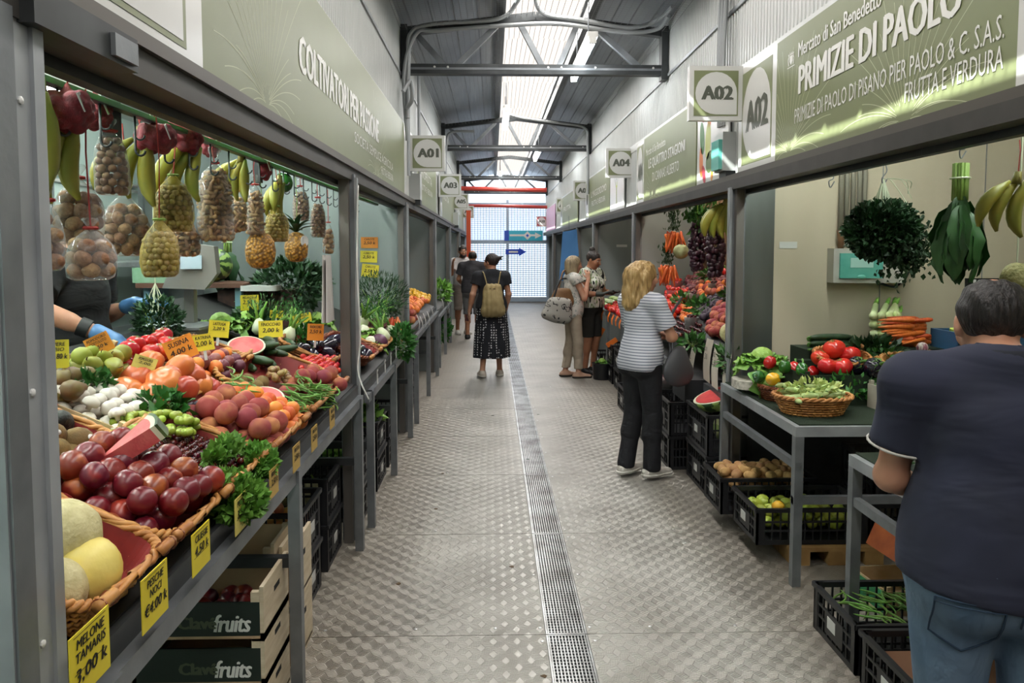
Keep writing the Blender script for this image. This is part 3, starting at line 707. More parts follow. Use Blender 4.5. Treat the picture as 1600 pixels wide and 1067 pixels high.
# ================================================================ produce kit
LEAF = mat('leaf_green', '#3f7a2e', .5, 0, '#2b5a20', 14, .3, .7, ov=.12)
LEAF_D = mat('dark_leaf_green', '#234a1f', .5, 0, '#16351a', 14, .3, .7, ov=.1)
LEAF_L = mat('light_leaf_green', '#86b04a', .5, 0, '#5f9335', 10, .3, .7, ov=.1)
PARSL = mat('curly_leaf_green', '#77aa46', .5, 0, '#538c33', 20, .3, .7, ov=.08)
STEM = mat('green_stem', '#7f9a46', .55)
STEM_W = mat('pale_stem', '#d7dcc0', .5)
TWIG = mat('brown_twig', '#5a4528', .7)
WICK = mat('wicker_cane', '#c98f52', .5, 0, '#a0662f', 25, .3, .7, ov=.06)
WICK_D = mat('dark_wicker', '#8a4b2a', .5, 0, '#652f1a', 25, .3, .7)
LINER = mat('red_basket_lining', '#8d2420', .6, 0, '#6c1714', 12, .3, .7)
CAP_G = mat('calyx_green', '#5f8a3a', .55, 0, '#456b2b', 20, .3, .7)

def roundish(R, sq=1.0, n=14, m=9, groove=0, dim=.12, ribs=0, rib=0, top=1.0, lump=0, seed=0):
    """fruit body: dimpled, creased or ribbed ball; origin at its centre"""
    rr = random.Random(seed); ph = [rr.uniform(0, 6.3) for _ in range(4)]; pr = []
    for i in range(m + 1):
        a = PI * i / m; r = math.sin(a) if 0 < i < m else .04; z = -math.cos(a)
        if z > 0: z -= dim * math.exp(-(r / .28) ** 2); r *= top ** max(0, z)
        else: z += dim * .4 * math.exp(-(r / .25) ** 2)
        pr.append((r * R, z * R * sq))
    def fn(a, r, z):
        q = r
        if groove: d = (a + PI) % (2 * PI) - PI; q *= 1 - groove * math.exp(-(d / .22) ** 2)
        if ribs: q *= 1 - rib * (1 - abs(math.cos(a * ribs / 2)))
        if lump: q *= 1 + lump * (math.sin(2 * a + ph[0] + z / R * 2) + .6 * math.sin(3 * a + ph[1] - z / R * 3))
        return q
    return MB().lathe(pr, n, fn=fn)
def proto(name, mb, mats, cat, parts=(), smooth='all'):
    o = ob(name, mb.mesh(name, mats, smooth) if isinstance(mb, MB) else mb)
    ps = [ob(nm, (x.mesh(nm, mt, 'all') if isinstance(x, MB) else x), o) for nm, x, mt in parts]
    return Proto(o, cat, ps)
def star(n, r, z, up=.3, wd=.35):
    m = MB()
    for k in range(n):
        a = 2 * PI * k / n; p = Vector((math.cos(a), math.sin(a), 0)); q = Vector((-p.y, p.x, 0))
        m.add([(0, 0, z), p * r * .5 + q * r * wd * .5 + Vector((0, 0, z + .004)), p * r + Vector((0, 0, z - r * up)), p * r * .5 - q * r * wd * .5 + Vector((0, 0, z + .004))], [(0, 1, 2, 3)])
    return m
P = {}
P['nectarine'] = proto('nectarine', roundish(.039, .97, 16, 10, .07, .16), mat('nectarine_skin', '#701722', .32, 0, '#d0602a', 13, .54, .84, ov=.2, spec=.6), 'nectarine')
P['peach'] = proto('peach', roundish(.040, .95, 16, 10, .06, .16), mat('peach_skin', '#963a3e', .75, 0, '#cf8f5a', 11, .45, .8, ov=.16), 'peach')
P['apricot'] = proto('apricot', roundish(.031, .98, 14, 9, .08, .12), mat('apricot_skin', '#e8863a', .55, 0, '#e0592e', 14, .45, .75, ov=.12), 'apricot')
P['plum'] = proto('plum', roundish(.028, 1.05, 12, 8, .06, .1), mat('plum_skin', '#6e2f3c', .4, 0, '#a8684c', 14, .5, .8, ov=.2), 'plum')
P['fig'] = proto('fig', MB().lathe([(.002, -.024), (.018, -.02), (.025, -.006), (.021, .012), (.009, .03), (.004, .037)], 12), mat('fig_skin', '#3a2c3e', .55, 0, '#564c58', 20, .4, .7, ov=.1), 'fig')
P['mandarin'] = proto('mandarin', roundish(.031, .85, 14, 8, 0, .12), mat('mandarin_skin', '#e0662a', .45, 0, '#d2531f', 30, .3, .7, bump=.2, bs=220, ov=.1), 'mandarin')
P['cherry'] = proto('cherry', roundish(.0125, .95, 9, 6, .05, .15), mat('cherry_skin', '#3d0d16', .16, 0, '#6c1420', 40, .45, .8, ov=.2, spec=.7), 'cherry', [('stalk', MB().tube([(0, 0, .009), (.006, .002, .022), (.012, .004, .026)], .0007, 3), TWIG)])
P['cherry_tomato'] = proto('cherry_tomato', roundish(.0165, .98, 10, 7, 0, .08), mat('cherry_tomato_skin', '#c4201f', .2, 0, '#d8392a', 20, .4, .7, ov=.1, spec=.6), 'tomato')
P['tomato'] = proto('tomato', roundish(.042, .82, 20, 9, 0, .14, 5, .07), mat('tomato_skin', '#cf2b1e', .22, 0, '#dd4a27', 12, .4, .75, ov=.08, spec=.6), 'tomato', [('stalk', star(5, .02, .029), CAP_G)])
P['beef_tomato'] = proto('beef_tomato', roundish(.060, .80, 24, 10, 0, .16, 6, .12, lump=.03), mat('beef_tomato_skin', '#d06f3c', .28, 0, '#b5442b', 9, .42, .75, ov=.12, spec=.6), 'tomato', [('stalk', star(5, .024, .036), CAP_G)])
P['kiwi'] = proto('kiwi', roundish(.030, 1.32, 14, 9, 0, .05), mat('kiwi_skin', '#7c6236', .8, 0, '#65502c', 60, .3, .7, bump=.25, bs=300, ov=.1), 'kiwi',
                  [('sticker', MB().prism([(.009 * math.cos(k * .7), .007 * math.sin(k * .7)) for k in range(9)], .0006, rotm(0, PI / 2 - .25, 0), (.029, 0, .008)), WHITE_S)])
P['avocado'] = proto('avocado', MB().lathe([(.003, -.05), (.03, -.042), (.04, -.015), (.034, .015), (.02, .045), (.006, .058)], 14), mat('avocado_skin', '#2b2d28', .6, 0, '#1d1f1c', 40, .3, .7, bump=.4, bs=140), 'avocado')
pear_m = MB().lathe([(.004, -.036), (.02, -.034), (.031, -.02), (.033, -.005), (.026, .015), (.017, .03), (.012, .042), (.004, .048)], 14)
P['pear'] = proto('pear', pear_m, mat('pear_skin', '#9ea345', .4, 0, '#8a6f36', 12, .5, .8, ov=.12), 'pear', [('stalk', MB().tube([(0, 0, .046), (.003, 0, .058), (.010, .002, .070)], .0018, 5), TWIG)])
P['russet_pear'] = proto('russet_pear', pear_m, mat('russet_pear_skin', '#7a6a3c', .45, 0, '#6b3f2c', 14, .4, .7, ov=.15), 'pear', [('stalk', MB().tube([(0, 0, .046), (.003, 0, .058), (.012, .002, .068)], .0018, 5), TWIG)])
P['mushroom'] = proto('button_mushroom', MB().lathe([(.008, -.02), (.009, -.006), (.024, -.007), (.0275, .001), (.025, .012), (.015, .021), (.003, .0245)], 14), mat('mushroom_cap', '#e3ddd2', .6, 0, '#d3c9ba', 30, .4, .8, ov=.06), 'mushroom')
P['lime'] = proto('green_lemon', MB().lathe([(.003, -.042), (.008, -.037), (.024, -.026), (.032, -.004), (.029, .014), (.018, .029), (.007, .037), (.003, .041)], 14), mat('lime_skin', '#b0bb48', .35, 0, '#94a83a', 8, .4, .7, bump=.15, bs=200, ov=.14), 'lemon')
P['lemon'] = proto('lemon', MB().lathe([(.003, -.042), (.008, -.037), (.024, -.026), (.032, -.004), (.029, .014), (.018, .029), (.007, .037), (.003, .041)], 14), mat('lemon_skin', '#e5b22e', .35, 0, '#d79b26', 8, .4, .7, bump=.15, bs=200), 'lemon')
P['potato'] = proto('potato', roundish(.030, 1.45, 12, 8, 0, .02, lump=.06, seed=4), mat('potato_skin', '#c99f6a', .7, 0, '#a87d4c', 22, .4, .75, ov=.12), 'potato')
P['onion'] = proto('onion', MB().lathe([(.004, -.036), (.022, -.034), (.038, -.018), (.042, 0), (.036, .02), (.018, .034), (.006, .042), (.004, .052)], 16), mat('onion_skin', '#c98a4e', .35, 0, '#b0653a', 12, .35, .7, ov=.15, stretch=(1, 1, .2)), 'onion')
P['apple'] = proto('apple', roundish(.040, .9, 14, 9, 0, .2), mat('apple_skin', '#d0784a', .35, 0, '#b9b05a', 9, .4, .7, ov=.15), 'apple')
def rockmelon(R, sq): return roundish(R, sq, 30, 12, 0, .05, 10, .045)
P['cantaloupe'] = proto('cantaloupe', rockmelon(.078, 1.0), mat('cantaloupe_rind', '#cdc394', .6, 0, '#b8ad7c', 40, .35, .7, bump=.3, bs=120, ov=.05), 'melon', [('stalk', MB().tube([(0, 0, .072), (.004, 0, .088), (.012, 0, .096)], [.007, .005, .006], 6), STEM)])
P['honeydew'] = proto('honeydew', roundish(.072, 1.05, 24, 12, 0, .03), mat('honeydew_rind', '#e2cf73', .45, 0, '#d8c15c', 14, .35, .7, bump=.12, bs=60), 'melon', [('stalk', MB().tube([(0, 0, .072), (.003, 0, .084), (.012, .003, .09)], [.006, .004, .005], 6), TWIG)])
def stripes(name, c1, c2, n=9, sharp=.12):
    m = bpy.data.materials.new(name); m.use_nodes = True; N = m.node_tree.nodes; L = m.node_tree.links; b = N['Principled BSDF']; b.inputs['Roughness'].default_value = .35
    t = N.new('ShaderNodeTexCoord'); s = N.new('ShaderNodeSeparateXYZ'); L.new(t.outputs['Object'], s.inputs[0])
    a = N.new('ShaderNodeMath'); a.operation = 'ARCTAN2'; L.new(s.outputs[1], a.inputs[0]); L.new(s.outputs[0], a.inputs[1])
    nz_ = N.new('ShaderNodeTexNoise'); nz_.inputs['Scale'].default_value = 35; L.new(t.outputs['Object'], nz_.inputs['Vector'])
    ad = N.new('ShaderNodeMath'); ad.operation = 'MULTIPLY_ADD'; L.new(nz_.outputs['Fac'], ad.inputs[0]); ad.inputs[1].default_value = .55; L.new(a.outputs[0], ad.inputs[2])
    mu = N.new('ShaderNodeMath'); mu.operation = 'MULTIPLY'; mu.inputs[1].default_value = n; L.new(ad.outputs[0], mu.inputs[0])
    si = N.new('ShaderNodeMath'); si.operation = 'SINE'; L.new(mu.outputs[0], si.inputs[0])
    r = N.new('ShaderNodeValToRGB'); r.color_ramp.elements[0].position = .45; r.color_ramp.elements[1].position = .45 + sharp * 2; r.color_ramp.elements[0].color = srgb(c1); r.color_ramp.elements[1].color = srgb(c2)
    ma = N.new('ShaderNodeMapRange'); ma.inputs[1].default_value = -1; L.new(si.outputs[0], ma.inputs[0]); L.new(ma.outputs[0], r.inputs[0]); L.new(r.outputs[0], b.inputs['Base Color'])
    return m
RIND = stripes('watermelon_rind', '#1f3d1a', '#8aa556')
RIND_L = stripes('pale_melon_rind', '#9cb06a', '#d2d7a0', 9)
FLESH = mat('watermelon_flesh', '#d9716e', .4, 0, '#cb4f54', 18, .35, .7, spec=.6, bump=.15, bs=90)
FLESH_R = mat('ripe_watermelon_flesh', '#c8242a', .35, 0, '#d83a36', 18, .35, .7, bump=.15, bs=90)
PITH = mat('watermelon_pith', '#dfe3c8', .5)
def egg(name, mats, bulge=.1, ln=.2, wd=.04): pass
egp = MB().lathe([(.004, -.075), (.024, -.068), (.038, -.045), (.042, -.018), (.037, .015), (.027, .045), (.019, .066), (.012, .078)], 18)
P['eggplant'] = proto('eggplant', egp, mat('eggplant_skin', '#191222', .12, 0, '#241a30', 8, .4, .7, spec=.7), 'eggplant',
                      [('calyx', star(6, .036, .072, .9, .75), CAP_G), ('stalk', MB().tube([(0, 0, .072), (.002, 0, .092), (.008, 0, .108)], [.011, .007, .008], 7), CAP_G)])
P['round_eggplant'] = proto('round_eggplant', MB().lathe([(.004, -.06), (.03, -.055), (.052, -.03), (.058, 0), (.05, .028), (.03, .048), (.014, .056)], 20), MATS['eggplant_skin'], 'eggplant',
                      [('calyx', star(6, .052, .053, .55, .8), CAP_G), ('stalk', MB().tube([(0, 0, .05), (.004, 0, .072), (.016, 0, .088)], [.013, .008, .009], 7), CAP_G)])
def cuke(L_, r, bend, m, name):
    p = [(0 + bend * (1 - (t * 2 - 1) ** 2), (t - .5) * L_, 0) for t in np.linspace(0, 1, 9)]
    return proto(name, MB().tube(p, [r * q for q in (.35, .8, .95, 1, 1, 1, .95, .8, .45)], 10), m, 'zucchini' if 'zuc' in name else 'cucumber', [('tip', MB().tube([(p[-1][0], p[-1][1] - .004, 0), (p[-1][0], p[-1][1] + .016, 0)], [r * .42, r * .3], 8), CAP_G)])
P['zucchini'] = cuke(.19, .0225, .008, mat('zucchini_skin', '#33502b', .4, 0, '#22391f', 30, .35, .7, ov=.15), 'zucchini')
P['cucumber'] = cuke(.27, .021, .012, mat('cucumber_skin', '#2c4a2a', .4, 0, '#1d3520', 26, .35, .7, ov=.12), 'cucumber')
P['pale_zucchini'] = cuke(.14, .017, .006, mat('pale_zucchini_skin', '#b8c98a', .45, 0, '#93ad62', 30, .35, .7, ov=.12), 'zucchini')
bm = MAT_BEAN = mat('bean_green', '#6d9a3c', .5, 0, '#4f7d2c', 30, .3, .7, ov=.16)
def beanp(b): return proto('green_bean', MB().tube([(b * (1 - (t * 2 - 1) ** 2) + .004 * math.sin(5 * t), (t - .5) * .125, 0) for t in np.linspace(0, 1, 6)], [.0015, .0038, .0042, .0042, .0036, .0012], 5), bm, 'green bean')
P['bean'] = beanp(.012); P['bean2'] = beanp(-.02)
def pepp(m, name): return proto(name, roundish(.040, 1.15, 20, 10, 0, .25, 4, .16, top=.9), m, 'pepper', [('stalk', MB().tube([(0, 0, .028), (.002, 0, .05), (.012, 0, .066)], [.009, .006, .007], 7), CAP_G)])
P['green_pepper'] = pepp(mat('green_pepper_skin', '#2f6b27', .18, 0, '#24551f', 10, .4, .7, ov=.1, spec=.7), 'green_pepper')
P['yellow_pepper'] = pepp(mat('yellow_pepper_skin', '#e6b320', .18, 0, '#dc8f1c', 10, .5, .8, spec=.7), 'yellow_pepper')
P['red_pepper'] = pepp(mat('red_pepper_skin', '#b81c1c', .18, 0, '#cc3022', 10, .5, .8, spec=.7), 'red_pepper')
CARROT = mat('carrot_orange', '#d8692c', .5, 0, '#c45420', 40, .35, .7, ov=.1, stretch=(1, 1, 3))
carrot_me = MB().tube([(0, 0, 0), (.001, 0, -.02), (.002, .001, -.07), (.004, 0, -.12), (.006, .001, -.165)], [.008, .0135, .0115, .008, .002], 8).mesh('carrot', CARROT, 'all')

# leaves
def leaf_mesh(name, L_, W_, m, bend=.3, fold=.2, ruf=0, nseg=6, seed=0):
    r = random.Random(seed); mb = MB(); vs = []; n = nseg; C = 9 if ruf > .01 else 5; ph = r.uniform(0, 6)
    for i in range(n + 1):
        t = i / n; wd = W_ * math.sin(PI * min(1, t * .92 + .06)) ** .6 / 2
        y = L_ * (t - .12 * bend * t * t); z = bend * L_ * (t * .5 - t * t)
        for j in range(C):
            q = 2 * j / (C - 1) - 1; e = abs(q) ** 2; edge = max(e, max(0, t - .6) * 2.2)
            vs.append((q * wd * (1 + .06 * math.sin(i * 2.4 + ph) * e), y + ruf * .6 * math.cos(j * 2.1 + i) * edge, z + abs(q) * wd * fold + ruf * edge * (math.sin(i * 2.2 + ph + j) + r.uniform(-.5, .5)) + r.uniform(-.15, .15) * ruf))
    mb.add(vs, [(i * C + j, i * C + j + 1, (i + 1) * C + j + 1, (i + 1) * C + j) for i in range(n) for j in range(C - 1)])
    return mb.mesh(name, m, 'all')
def foliage(n, size, fn, seed=0, wd=.5, up=.4, fold=.25):
    """n small folded leaves; fn(rng) -> (point, outward direction)"""
    g = random.Random(seed); m = MB(); v = m.v; f = m.f
    for _ in range(n):
        p, d = fn(g); d = Vector(d) + Vector((g.gauss(0, .5), g.gauss(0, .5), g.gauss(0, .5) + up)); d.normalize()
        s = d.cross(Vector((g.gauss(0, 1), g.gauss(0, 1), g.gauss(0, 1)))); s.normalize(); u = s.cross(d); L_ = size * g.uniform(.6, 1.3); w_ = L_ * wd; p = Vector(p)
        k = len(v); e = u * (w_ * fold)
        v.extend([tuple(p), tuple(p + d * L_ * .45 + s * w_ * .5 + e), tuple(p + d * L_), tuple(p + d * L_ * .45 - s * w_ * .5 + e), tuple(p + d * L_ * .5)])
        f.extend([(k, k + 1, k + 4), (k + 1, k + 2, k + 4), (k + 2, k + 3, k + 4), (k + 3, k, k + 4)]); m.mi.extend([0] * 4)
    return m
def blob(rx, ry, rz, shell=.55):
    def fn(g):
        d = Vector((g.gauss(0, 1), g.gauss(0, 1), g.gauss(0, 1))).normalized(); k = shell + (1 - shell) * g.random() ** .5
        return (d.x * rx * k, d.y * ry * k, d.z * rz * k), d
    return fn
def herb(name, label, cat, loc, r3, n, size, m, rot=(0, 0, 0), wd=.5, up=.3, seed=0, stems=None, group=None, shell=.45):
    t = thing(name, label, cat, loc, rot, group)
    stuff(foliage(n, size, blob(*r3, shell=shell), seed, wd, up).obj('foliage', m, t, 'all'))
    g = random.Random(seed); sm = MB()
    for k in range(9):
        a = g.uniform(0, 6.3); e = (math.cos(a) * r3[0] * .6, math.sin(a) * r3[1] * .6, g.uniform(-.2, .6) * r3[2])
        b = stems or (0, 0, -r3[2]); sm.tube([b, (e[0] * .4 + b[0] * .5, e[1] * .4 + b[1] * .5, (b[2] + e[2]) / 2), e], .0018, 4)
    stuff(sm.obj('stems', STEM, t)); return t
LETT = [leaf_mesh('lettuce_leaf', .15, .19, LEAF_L, 1.0, .3, .016, 12, s) for s in range(3)]
CAB = [leaf_mesh('cabbage_leaf', .15, .18, mat('cabbage_green', '#7fae52', .45, 0, '#5f9440', 9, .3, .7, ov=.08), 1.2, .35, .006, 7, s) for s in range(3)]
def lettuce(label, cat, loc, R, leaves=None, n=16, rot=(0, 0, 0), group=None, name='lettuce', core=None):
    t = thing(name, label, cat, loc, rot, group); leaves = leaves or LETT; s = R / .13
    MB().ball((0, 0, .45 * R), (.5 * R, .5 * R, .5 * R), 12, 8).obj('heart', core or mat('lettuce_heart', '#9dc05a', .5, 0, '#7fa844', 20, .3, .7, bump=.8, bs=45), t, 'all')
    for k in range(n):
        ring = k / n; el = .15 + 1.15 * ring; a = k * 2.4
        o = ob('leaf', leaves[k % len(leaves)], t, (math.cos(a) * .12 * R, math.sin(a) * .10 * R, .05 * R), None, s * (1 - .25 * ring)); o.rotation_euler = Euler((el, 0, a - PI / 2), 'XYZ')
    return t
def bunch_carrots(label, loc, n, rot=(0, 0, 0), group=None, scale=1, spread=.055):
    t = thing('carrot_bunch', label, 'carrot', loc, rot, group); g = random.Random(n)
    for k in range(n):
        a = k * 2.4; r = spread * math.sqrt(k / n)
        ob('carrot', carrot_me, t, (math.cos(a) * r * .8, math.sin(a) * r * .8, g.uniform(-.02, .01)), (math.sin(a) * r * 4.0, -math.cos(a) * r * 4.0, a), scale * g.uniform(.85, 1.15))
    stuff(foliage(160, .045, lambda g: ((g.gauss(0, .03), g.gauss(0, .03), g.uniform(.0, .20)), (0, 0, 1)), n, .35, .6).obj('greens', LEAF_D, t))
    MB().tube([(.022 * math.cos(q), .022 * math.sin(q), .008) for q in np.linspace(0, 2 * PI, 12)], .004, 5).obj('tie', STEM_W, t)
    return t
def fennel(label, loc, rot=(0, 0, 0), group=None, s=1.0):
    t = thing('fennel', label, 'fennel', loc, rot, group); t.scale = (s,) * 3
    MB().lathe([(.006, -.04), (.03, -.036), (.044, -.01), (.038, .02), (.022, .05), (.014, .062)], 14, fn=lambda a, r, z: r * (1 + .06 * math.cos(4 * a))).obj('bulb', mat('fennel_white', '#dfe3c6', .45, 0, '#c6d39c', 12, .4, .75, stretch=(1, 1, .3)), t, 'all')
    for k in range(4):
        a = k * 1.6; MB().tube([(.01 * math.cos(a), .01 * math.sin(a), .05), (.03 * math.cos(a), .03 * math.sin(a), .11), (.06 * math.cos(a), .06 * math.sin(a), .16)], [.011, .008, .005], 7).obj('stalk', LEAF_L, t, 'all')
    stuff(foliage(120, .03, lambda g: ((g.gauss(0, .04), g.gauss(0, .04), g.uniform(.1, .19)), (0, 0, 1)), 3, .2, .5).obj('fronds', LEAF, t))
    return t
def grapes(label, loc, m, n=46, r=.0105, rot=(0, 0, 0), L_=.15, W_=.06, group=None, name='grape_bunch', cat='grapes', sq=1.15, seed=0):
    t = thing(name, label, cat, loc, rot, group); me = roundish(r, sq, 10, 7, 0, .02).mesh('grape', m, 'all'); g = random.Random(n + seed)
    for k in range(n):
        y = g.uniform(-.5, .5); wd = W_ * (1 - abs(y) * .9); a = g.uniform(0, 2 * PI)
        ob('grape', me, t, (math.cos(a) * wd * .75, y * L_, math.sin(a) * wd * .42 + .01), (g.uniform(0, 3), g.uniform(0, 3), 0), g.uniform(.85, 1.15))
    MB().tube([(0, -L_ * .4, .01), (0, 0, .012), (0, L_ * .62, .02)], .002, 5).obj('stem', TWIG, t); return t
GRAPE_G = mat('green_grape', '#a3b343', .25, 0, '#8aa038', 20, .35, .7, ov=.12, spec=.6); GRAPE_B = mat('black_grape', '#1e1826', .3, 0, '#33283a', 20, .4, .7, ov=.15, spec=.6)
GRAPE_R = mat('blush_grape', '#8f7a45', .3, 0, '#8a4a3c', 20, .4, .7, ov=.2, spec=.6)
def chard(label, loc, n, L_, W_, m, rot=(0, 0, 0), name='leaf_bunch', cat='leaf vegetable', stem_m=STEM, group=None, spread=.5, seed=0):
    """a tied bunch hanging stems up, broad leaves down"""
    t = thing(name, label, cat, loc, rot, group); g = random.Random(n + seed); ms = [leaf_mesh('leaf', L_, W_, m, .35, .35, .008, 7, s) for s in range(3)]
    for k in range(n):
        a = k * 2.4; r = .028 * math.sqrt(k / n); tl = spread * (k / n) + g.uniform(-.05, .08)
        MB().tube([(r * math.cos(a), r * math.sin(a), .09), (r * math.cos(a), r * math.sin(a), -.06)], .006, 6).obj('stalk', stem_m, t, 'all')
        o = ob('leaf', ms[k % 3], t, (r * math.cos(a) * 1.3, r * math.sin(a) * 1.3, -.04 - g.uniform(0, .12))); o.rotation_euler = Euler((-PI / 2 + tl, 0, a - PI / 2 + g.uniform(-.3, .3)), 'XYZ')
    MB().tube([(.036 * math.cos(q), .036 * math.sin(q), .03) for q in np.linspace(0, 2 * PI, 14)], .004, 5).obj('tie', STEM_W, t); return t
# wicker baskets
def rrect(t, lx, ly, rc):
    """point on a rounded rectangle, t in 0..1"""
    a = t * 2 * PI; c, s = math.cos(a), math.sin(a); e = 2 / rc
    return (lx / 2 * math.copysign(abs(c) ** e, c), ly / 2 * math.copysign(abs(s) ** e, s))
BASK = {}
def basket(label, lx, ly, h, loc, rot=(0, 0, 0), handle=True, group=None, rc=4.0, m=None, liner=True, flare=.14, cat='basket', rows=None):
    m = m or WICK; key = (round(lx, 3), round(ly, 3), h, m.name, rc, liner)
    if key not in BASK:
        n = 64; rows = rows or max(4, int(h / .0125)); w_ = MB(); st = MB(); rim = MB(); ln = MB()
        def pt(t, z, off=0):
            k = 1 - flare + flare * z / h; x, y = rrect(t, lx * k, ly * k, rc); l = math.hypot(x, y); return (x * (1 + off / l), y * (1 + off / l), z)
        for j in range(rows):
            z = h * (j + .5) / rows; w_.tube([pt(i / n, z, .0045 * (1 if (i + j) % 2 else -1)) for i in range(n + 1)], .0052, 5, False)
        for i in range(0, n, 2): st.tube([pt(i / n, .0), pt(i / n, h)], .0035, 4, False)
        for ph in (0, PI): rim.tube([tuple(np.array(pt(i / 120, h)) + .0065 * np.array((math.cos(i * .9 + ph) * math.cos(2 * PI * i / 120), math.cos(i * .9 + ph) * math.sin(2 * PI * i / 120), math.sin(i * .9 + ph)))) for i in range(121)], .0075, 6, False)
        q = [pt(i / 32, 0, -.008) for i in range(32)] + [pt(i / 32, h * .96, -.010) for i in range(32)]
        ln.add(q, [(i, (i + 1) % 32, 32 + (i + 1) % 32, 32 + i) for i in range(32)]); ln.add([pt(i / 32, .006, -.006) for i in range(32)], [tuple(range(32))])
        BASK[key] = [('weave', w_.mesh('weave', m, 'all')), ('stakes', st.mesh('stakes', m, 'all')), ('rim', rim.mesh('rim', m, 'all')), ('lining', ln.mesh('lining', LINER if liner else m))]
    t = thing('wicker_basket', label, cat, loc, rot, group)
    for nm, me in BASK[key]:
        o = ob(nm, me, t)
        if nm in ('weave', 'stakes'): stuff(o)
    if handle:
        for e in (1, -1):
            x = lx / 2 + .006
            MB().tube([(x, e * ly * .47 - e * .17 * ly, h + .010), (x + .004, e * ly * .32, h + .02), (x, e * ly * .47, h + .014)], .0125, 8).obj('handle', WICK, t, 'all')
            for f in (.34, .44): MB().tube([(x + .0145 * math.cos(q), e * ly * f, h + .012 + .0145 * math.sin(q)) for q in np.linspace(0, 2 * PI, 9)], .003, 4).obj('binding', WICK_D, t)
    return t
# price cards
CARD_Y = mat('yellow_card', '#e5d234', .5, 0, '#dcc62c', 8, .3, .7); CARD_O = mat('orange_card', '#e8952a', .5, 0, '#e08420', 8, .3, .7); CARD_P = mat('pale_yellow_card', '#dccb6a', .5)
INK = mat('black_marker', '#15130f', .6)
def card(label, loc, wd, ht, lines, m=None, rot=(0, 0, 0), group='handwritten price cards', stick=True):
    """card in local xz facing local -y, lettering on its front"""
    t = thing('price_card', label, 'price tag', loc, rot, group)
    MB().box((0, 0, 0), (wd, .002, ht)).obj('card', m or CARD_Y, t)
    n = len(lines); z = ht * .46
    for s_, fr, fh in lines:
        z -= ht * fh; ob('lettering', text_mesh(s_, wd * fr, ht * fh * .72, INK, 0, .004, .15, 1), t, (0, -.0022, z), (PI / 2, 0, 0))
    MB().box((0, -.0014, ht * .455), (wd * .8, .0006, ht * .006)).obj('ruled_line', INK, t); MB().box((0, -.0014, -ht * .1), (wd * .8, .0006, ht * .006)).obj('ruled_line', INK, t)
    if stick: MB().box((0, .004, -ht * .5 - .015), (.012, .004, .05)).obj('clip', WHITE_S, t)
    return t
# crates
CRATE_M = mat('black_crate_plastic', '#16171a', .45, 0, '#1e1f22', 6, .3, .7)
def crate_mesh(L_, W_, h):
    m = MB(); t = .012
    for sx in (-1, 1):
        for sy in (-1, 1): m.box((sx * (L_ / 2 - .02), sy * (W_ / 2 - t / 2), h / 2), (.04, t, h)); m.box((sx * (L_ / 2 - t / 2), sy * (W_ / 2 - .02), h / 2), (t, .04, h))
    for z, q in ((h - .012, .024), (.012, .024), (h * .62, .010), (h * .38, .010)):
        for s in (-1, 1): m.box((0, s * (W_ / 2 - t / 2), z), (L_ - .02, t * .8, q)); m.box((s * (L_ / 2 - t / 2), 0, z), (t * .8, W_ - .02, q))
    for s in (-1, 1):
        for k in range(1, 14): m.box((-L_ / 2 + L_ * k / 14, s * (W_ / 2 - t / 2), h / 2), (.008, t * .6, h - .03))
        for k in range(1, 9): m.box((s * (L_ / 2 - t / 2), -W_ / 2 + W_ * k / 9, h / 2), (t * .6, .008, h - .03))
        m.box((s * (L_ / 2 - t * .4), 0, h * .42), (t * .8, W_ * .42, h * .48)); m.box((0, s * (W_ / 2 + .004), h - .01), (L_ + .008, .012, .02)); m.box((s * (L_ / 2 + .004), 0, h - .01), (.012, W_ + .008, .02))
    m.box((0, 0, .006), (L_ - .02, W_ - .02, .008)); return m.mesh('crate_body', CRATE_M)
CR = {}
def crate(label, loc, L_=.58, W_=.38, h=.24, rot=0, lab=1, group='black plastic crates', tilt=0, notes=True):
    k = (L_, W_, h)
    if k not in CR: CR[k] = crate_mesh(*k)
    t = thing('plastic_crate', label, 'crate', loc, (tilt, 0, rot), group); ob('crate_body', CR[k], t)
    if notes:
        for s in ((-1, 1) if lab == 2 else (lab,)): MB().box((s * (L_ / 2 + .001), .02, h * .45), (.002, .075, .05)).obj('paper_label', WHITE_S, t)
    return t
# --- left counter: a slope rising away from the aisle
LA = math.atan(.42); LN = np.array([math.sin(LA), 0, math.cos(LA)]); LO = np.array([-.80, 0, .93]); LU = np.array([-math.cos(LA), 0, math.sin(LA)])
def LQ(px, py, w_=0): return onp(px, py, LN, LN @ LO + w_)
def LUV(px, py, w_=0): p = LQ(px, py, w_); return float((p - LO) @ LU), float(p[1])
def LXYZ(u, v, w_): return LO + np.array([0, v, 0]) + LU * u + LN * w_
RA = math.atan(.75); RNn = np.array([-math.sin(RA), 0, math.cos(RA)]); RO = np.array([1.66, 0, .98]); RU = np.array([math.cos(RA), 0, math.sin(RA)])
def RQ(px, py, w_=0): return onp(px, py, RNn, RNn @ RO + w_)
def RUV(px, py, w_=0): p = RQ(px, py, w_); return float((p - RO) @ RU), float(p[1])
def RXYZ(u, v, w_): return RO + np.array([0, v, 0]) + RU * u + RNn * w_
def inside(p, poly):
    c = False; n = len(poly)
    for i in range(n):
        (x1, y1), (x2, y2) = poly[i], poly[(i + 1) % n]
        if (y1 > p[1]) != (y2 > p[1]) and p[0] < (x2 - x1) * (p[1] - y1) / (y2 - y1) + x1: c = not c
    return c
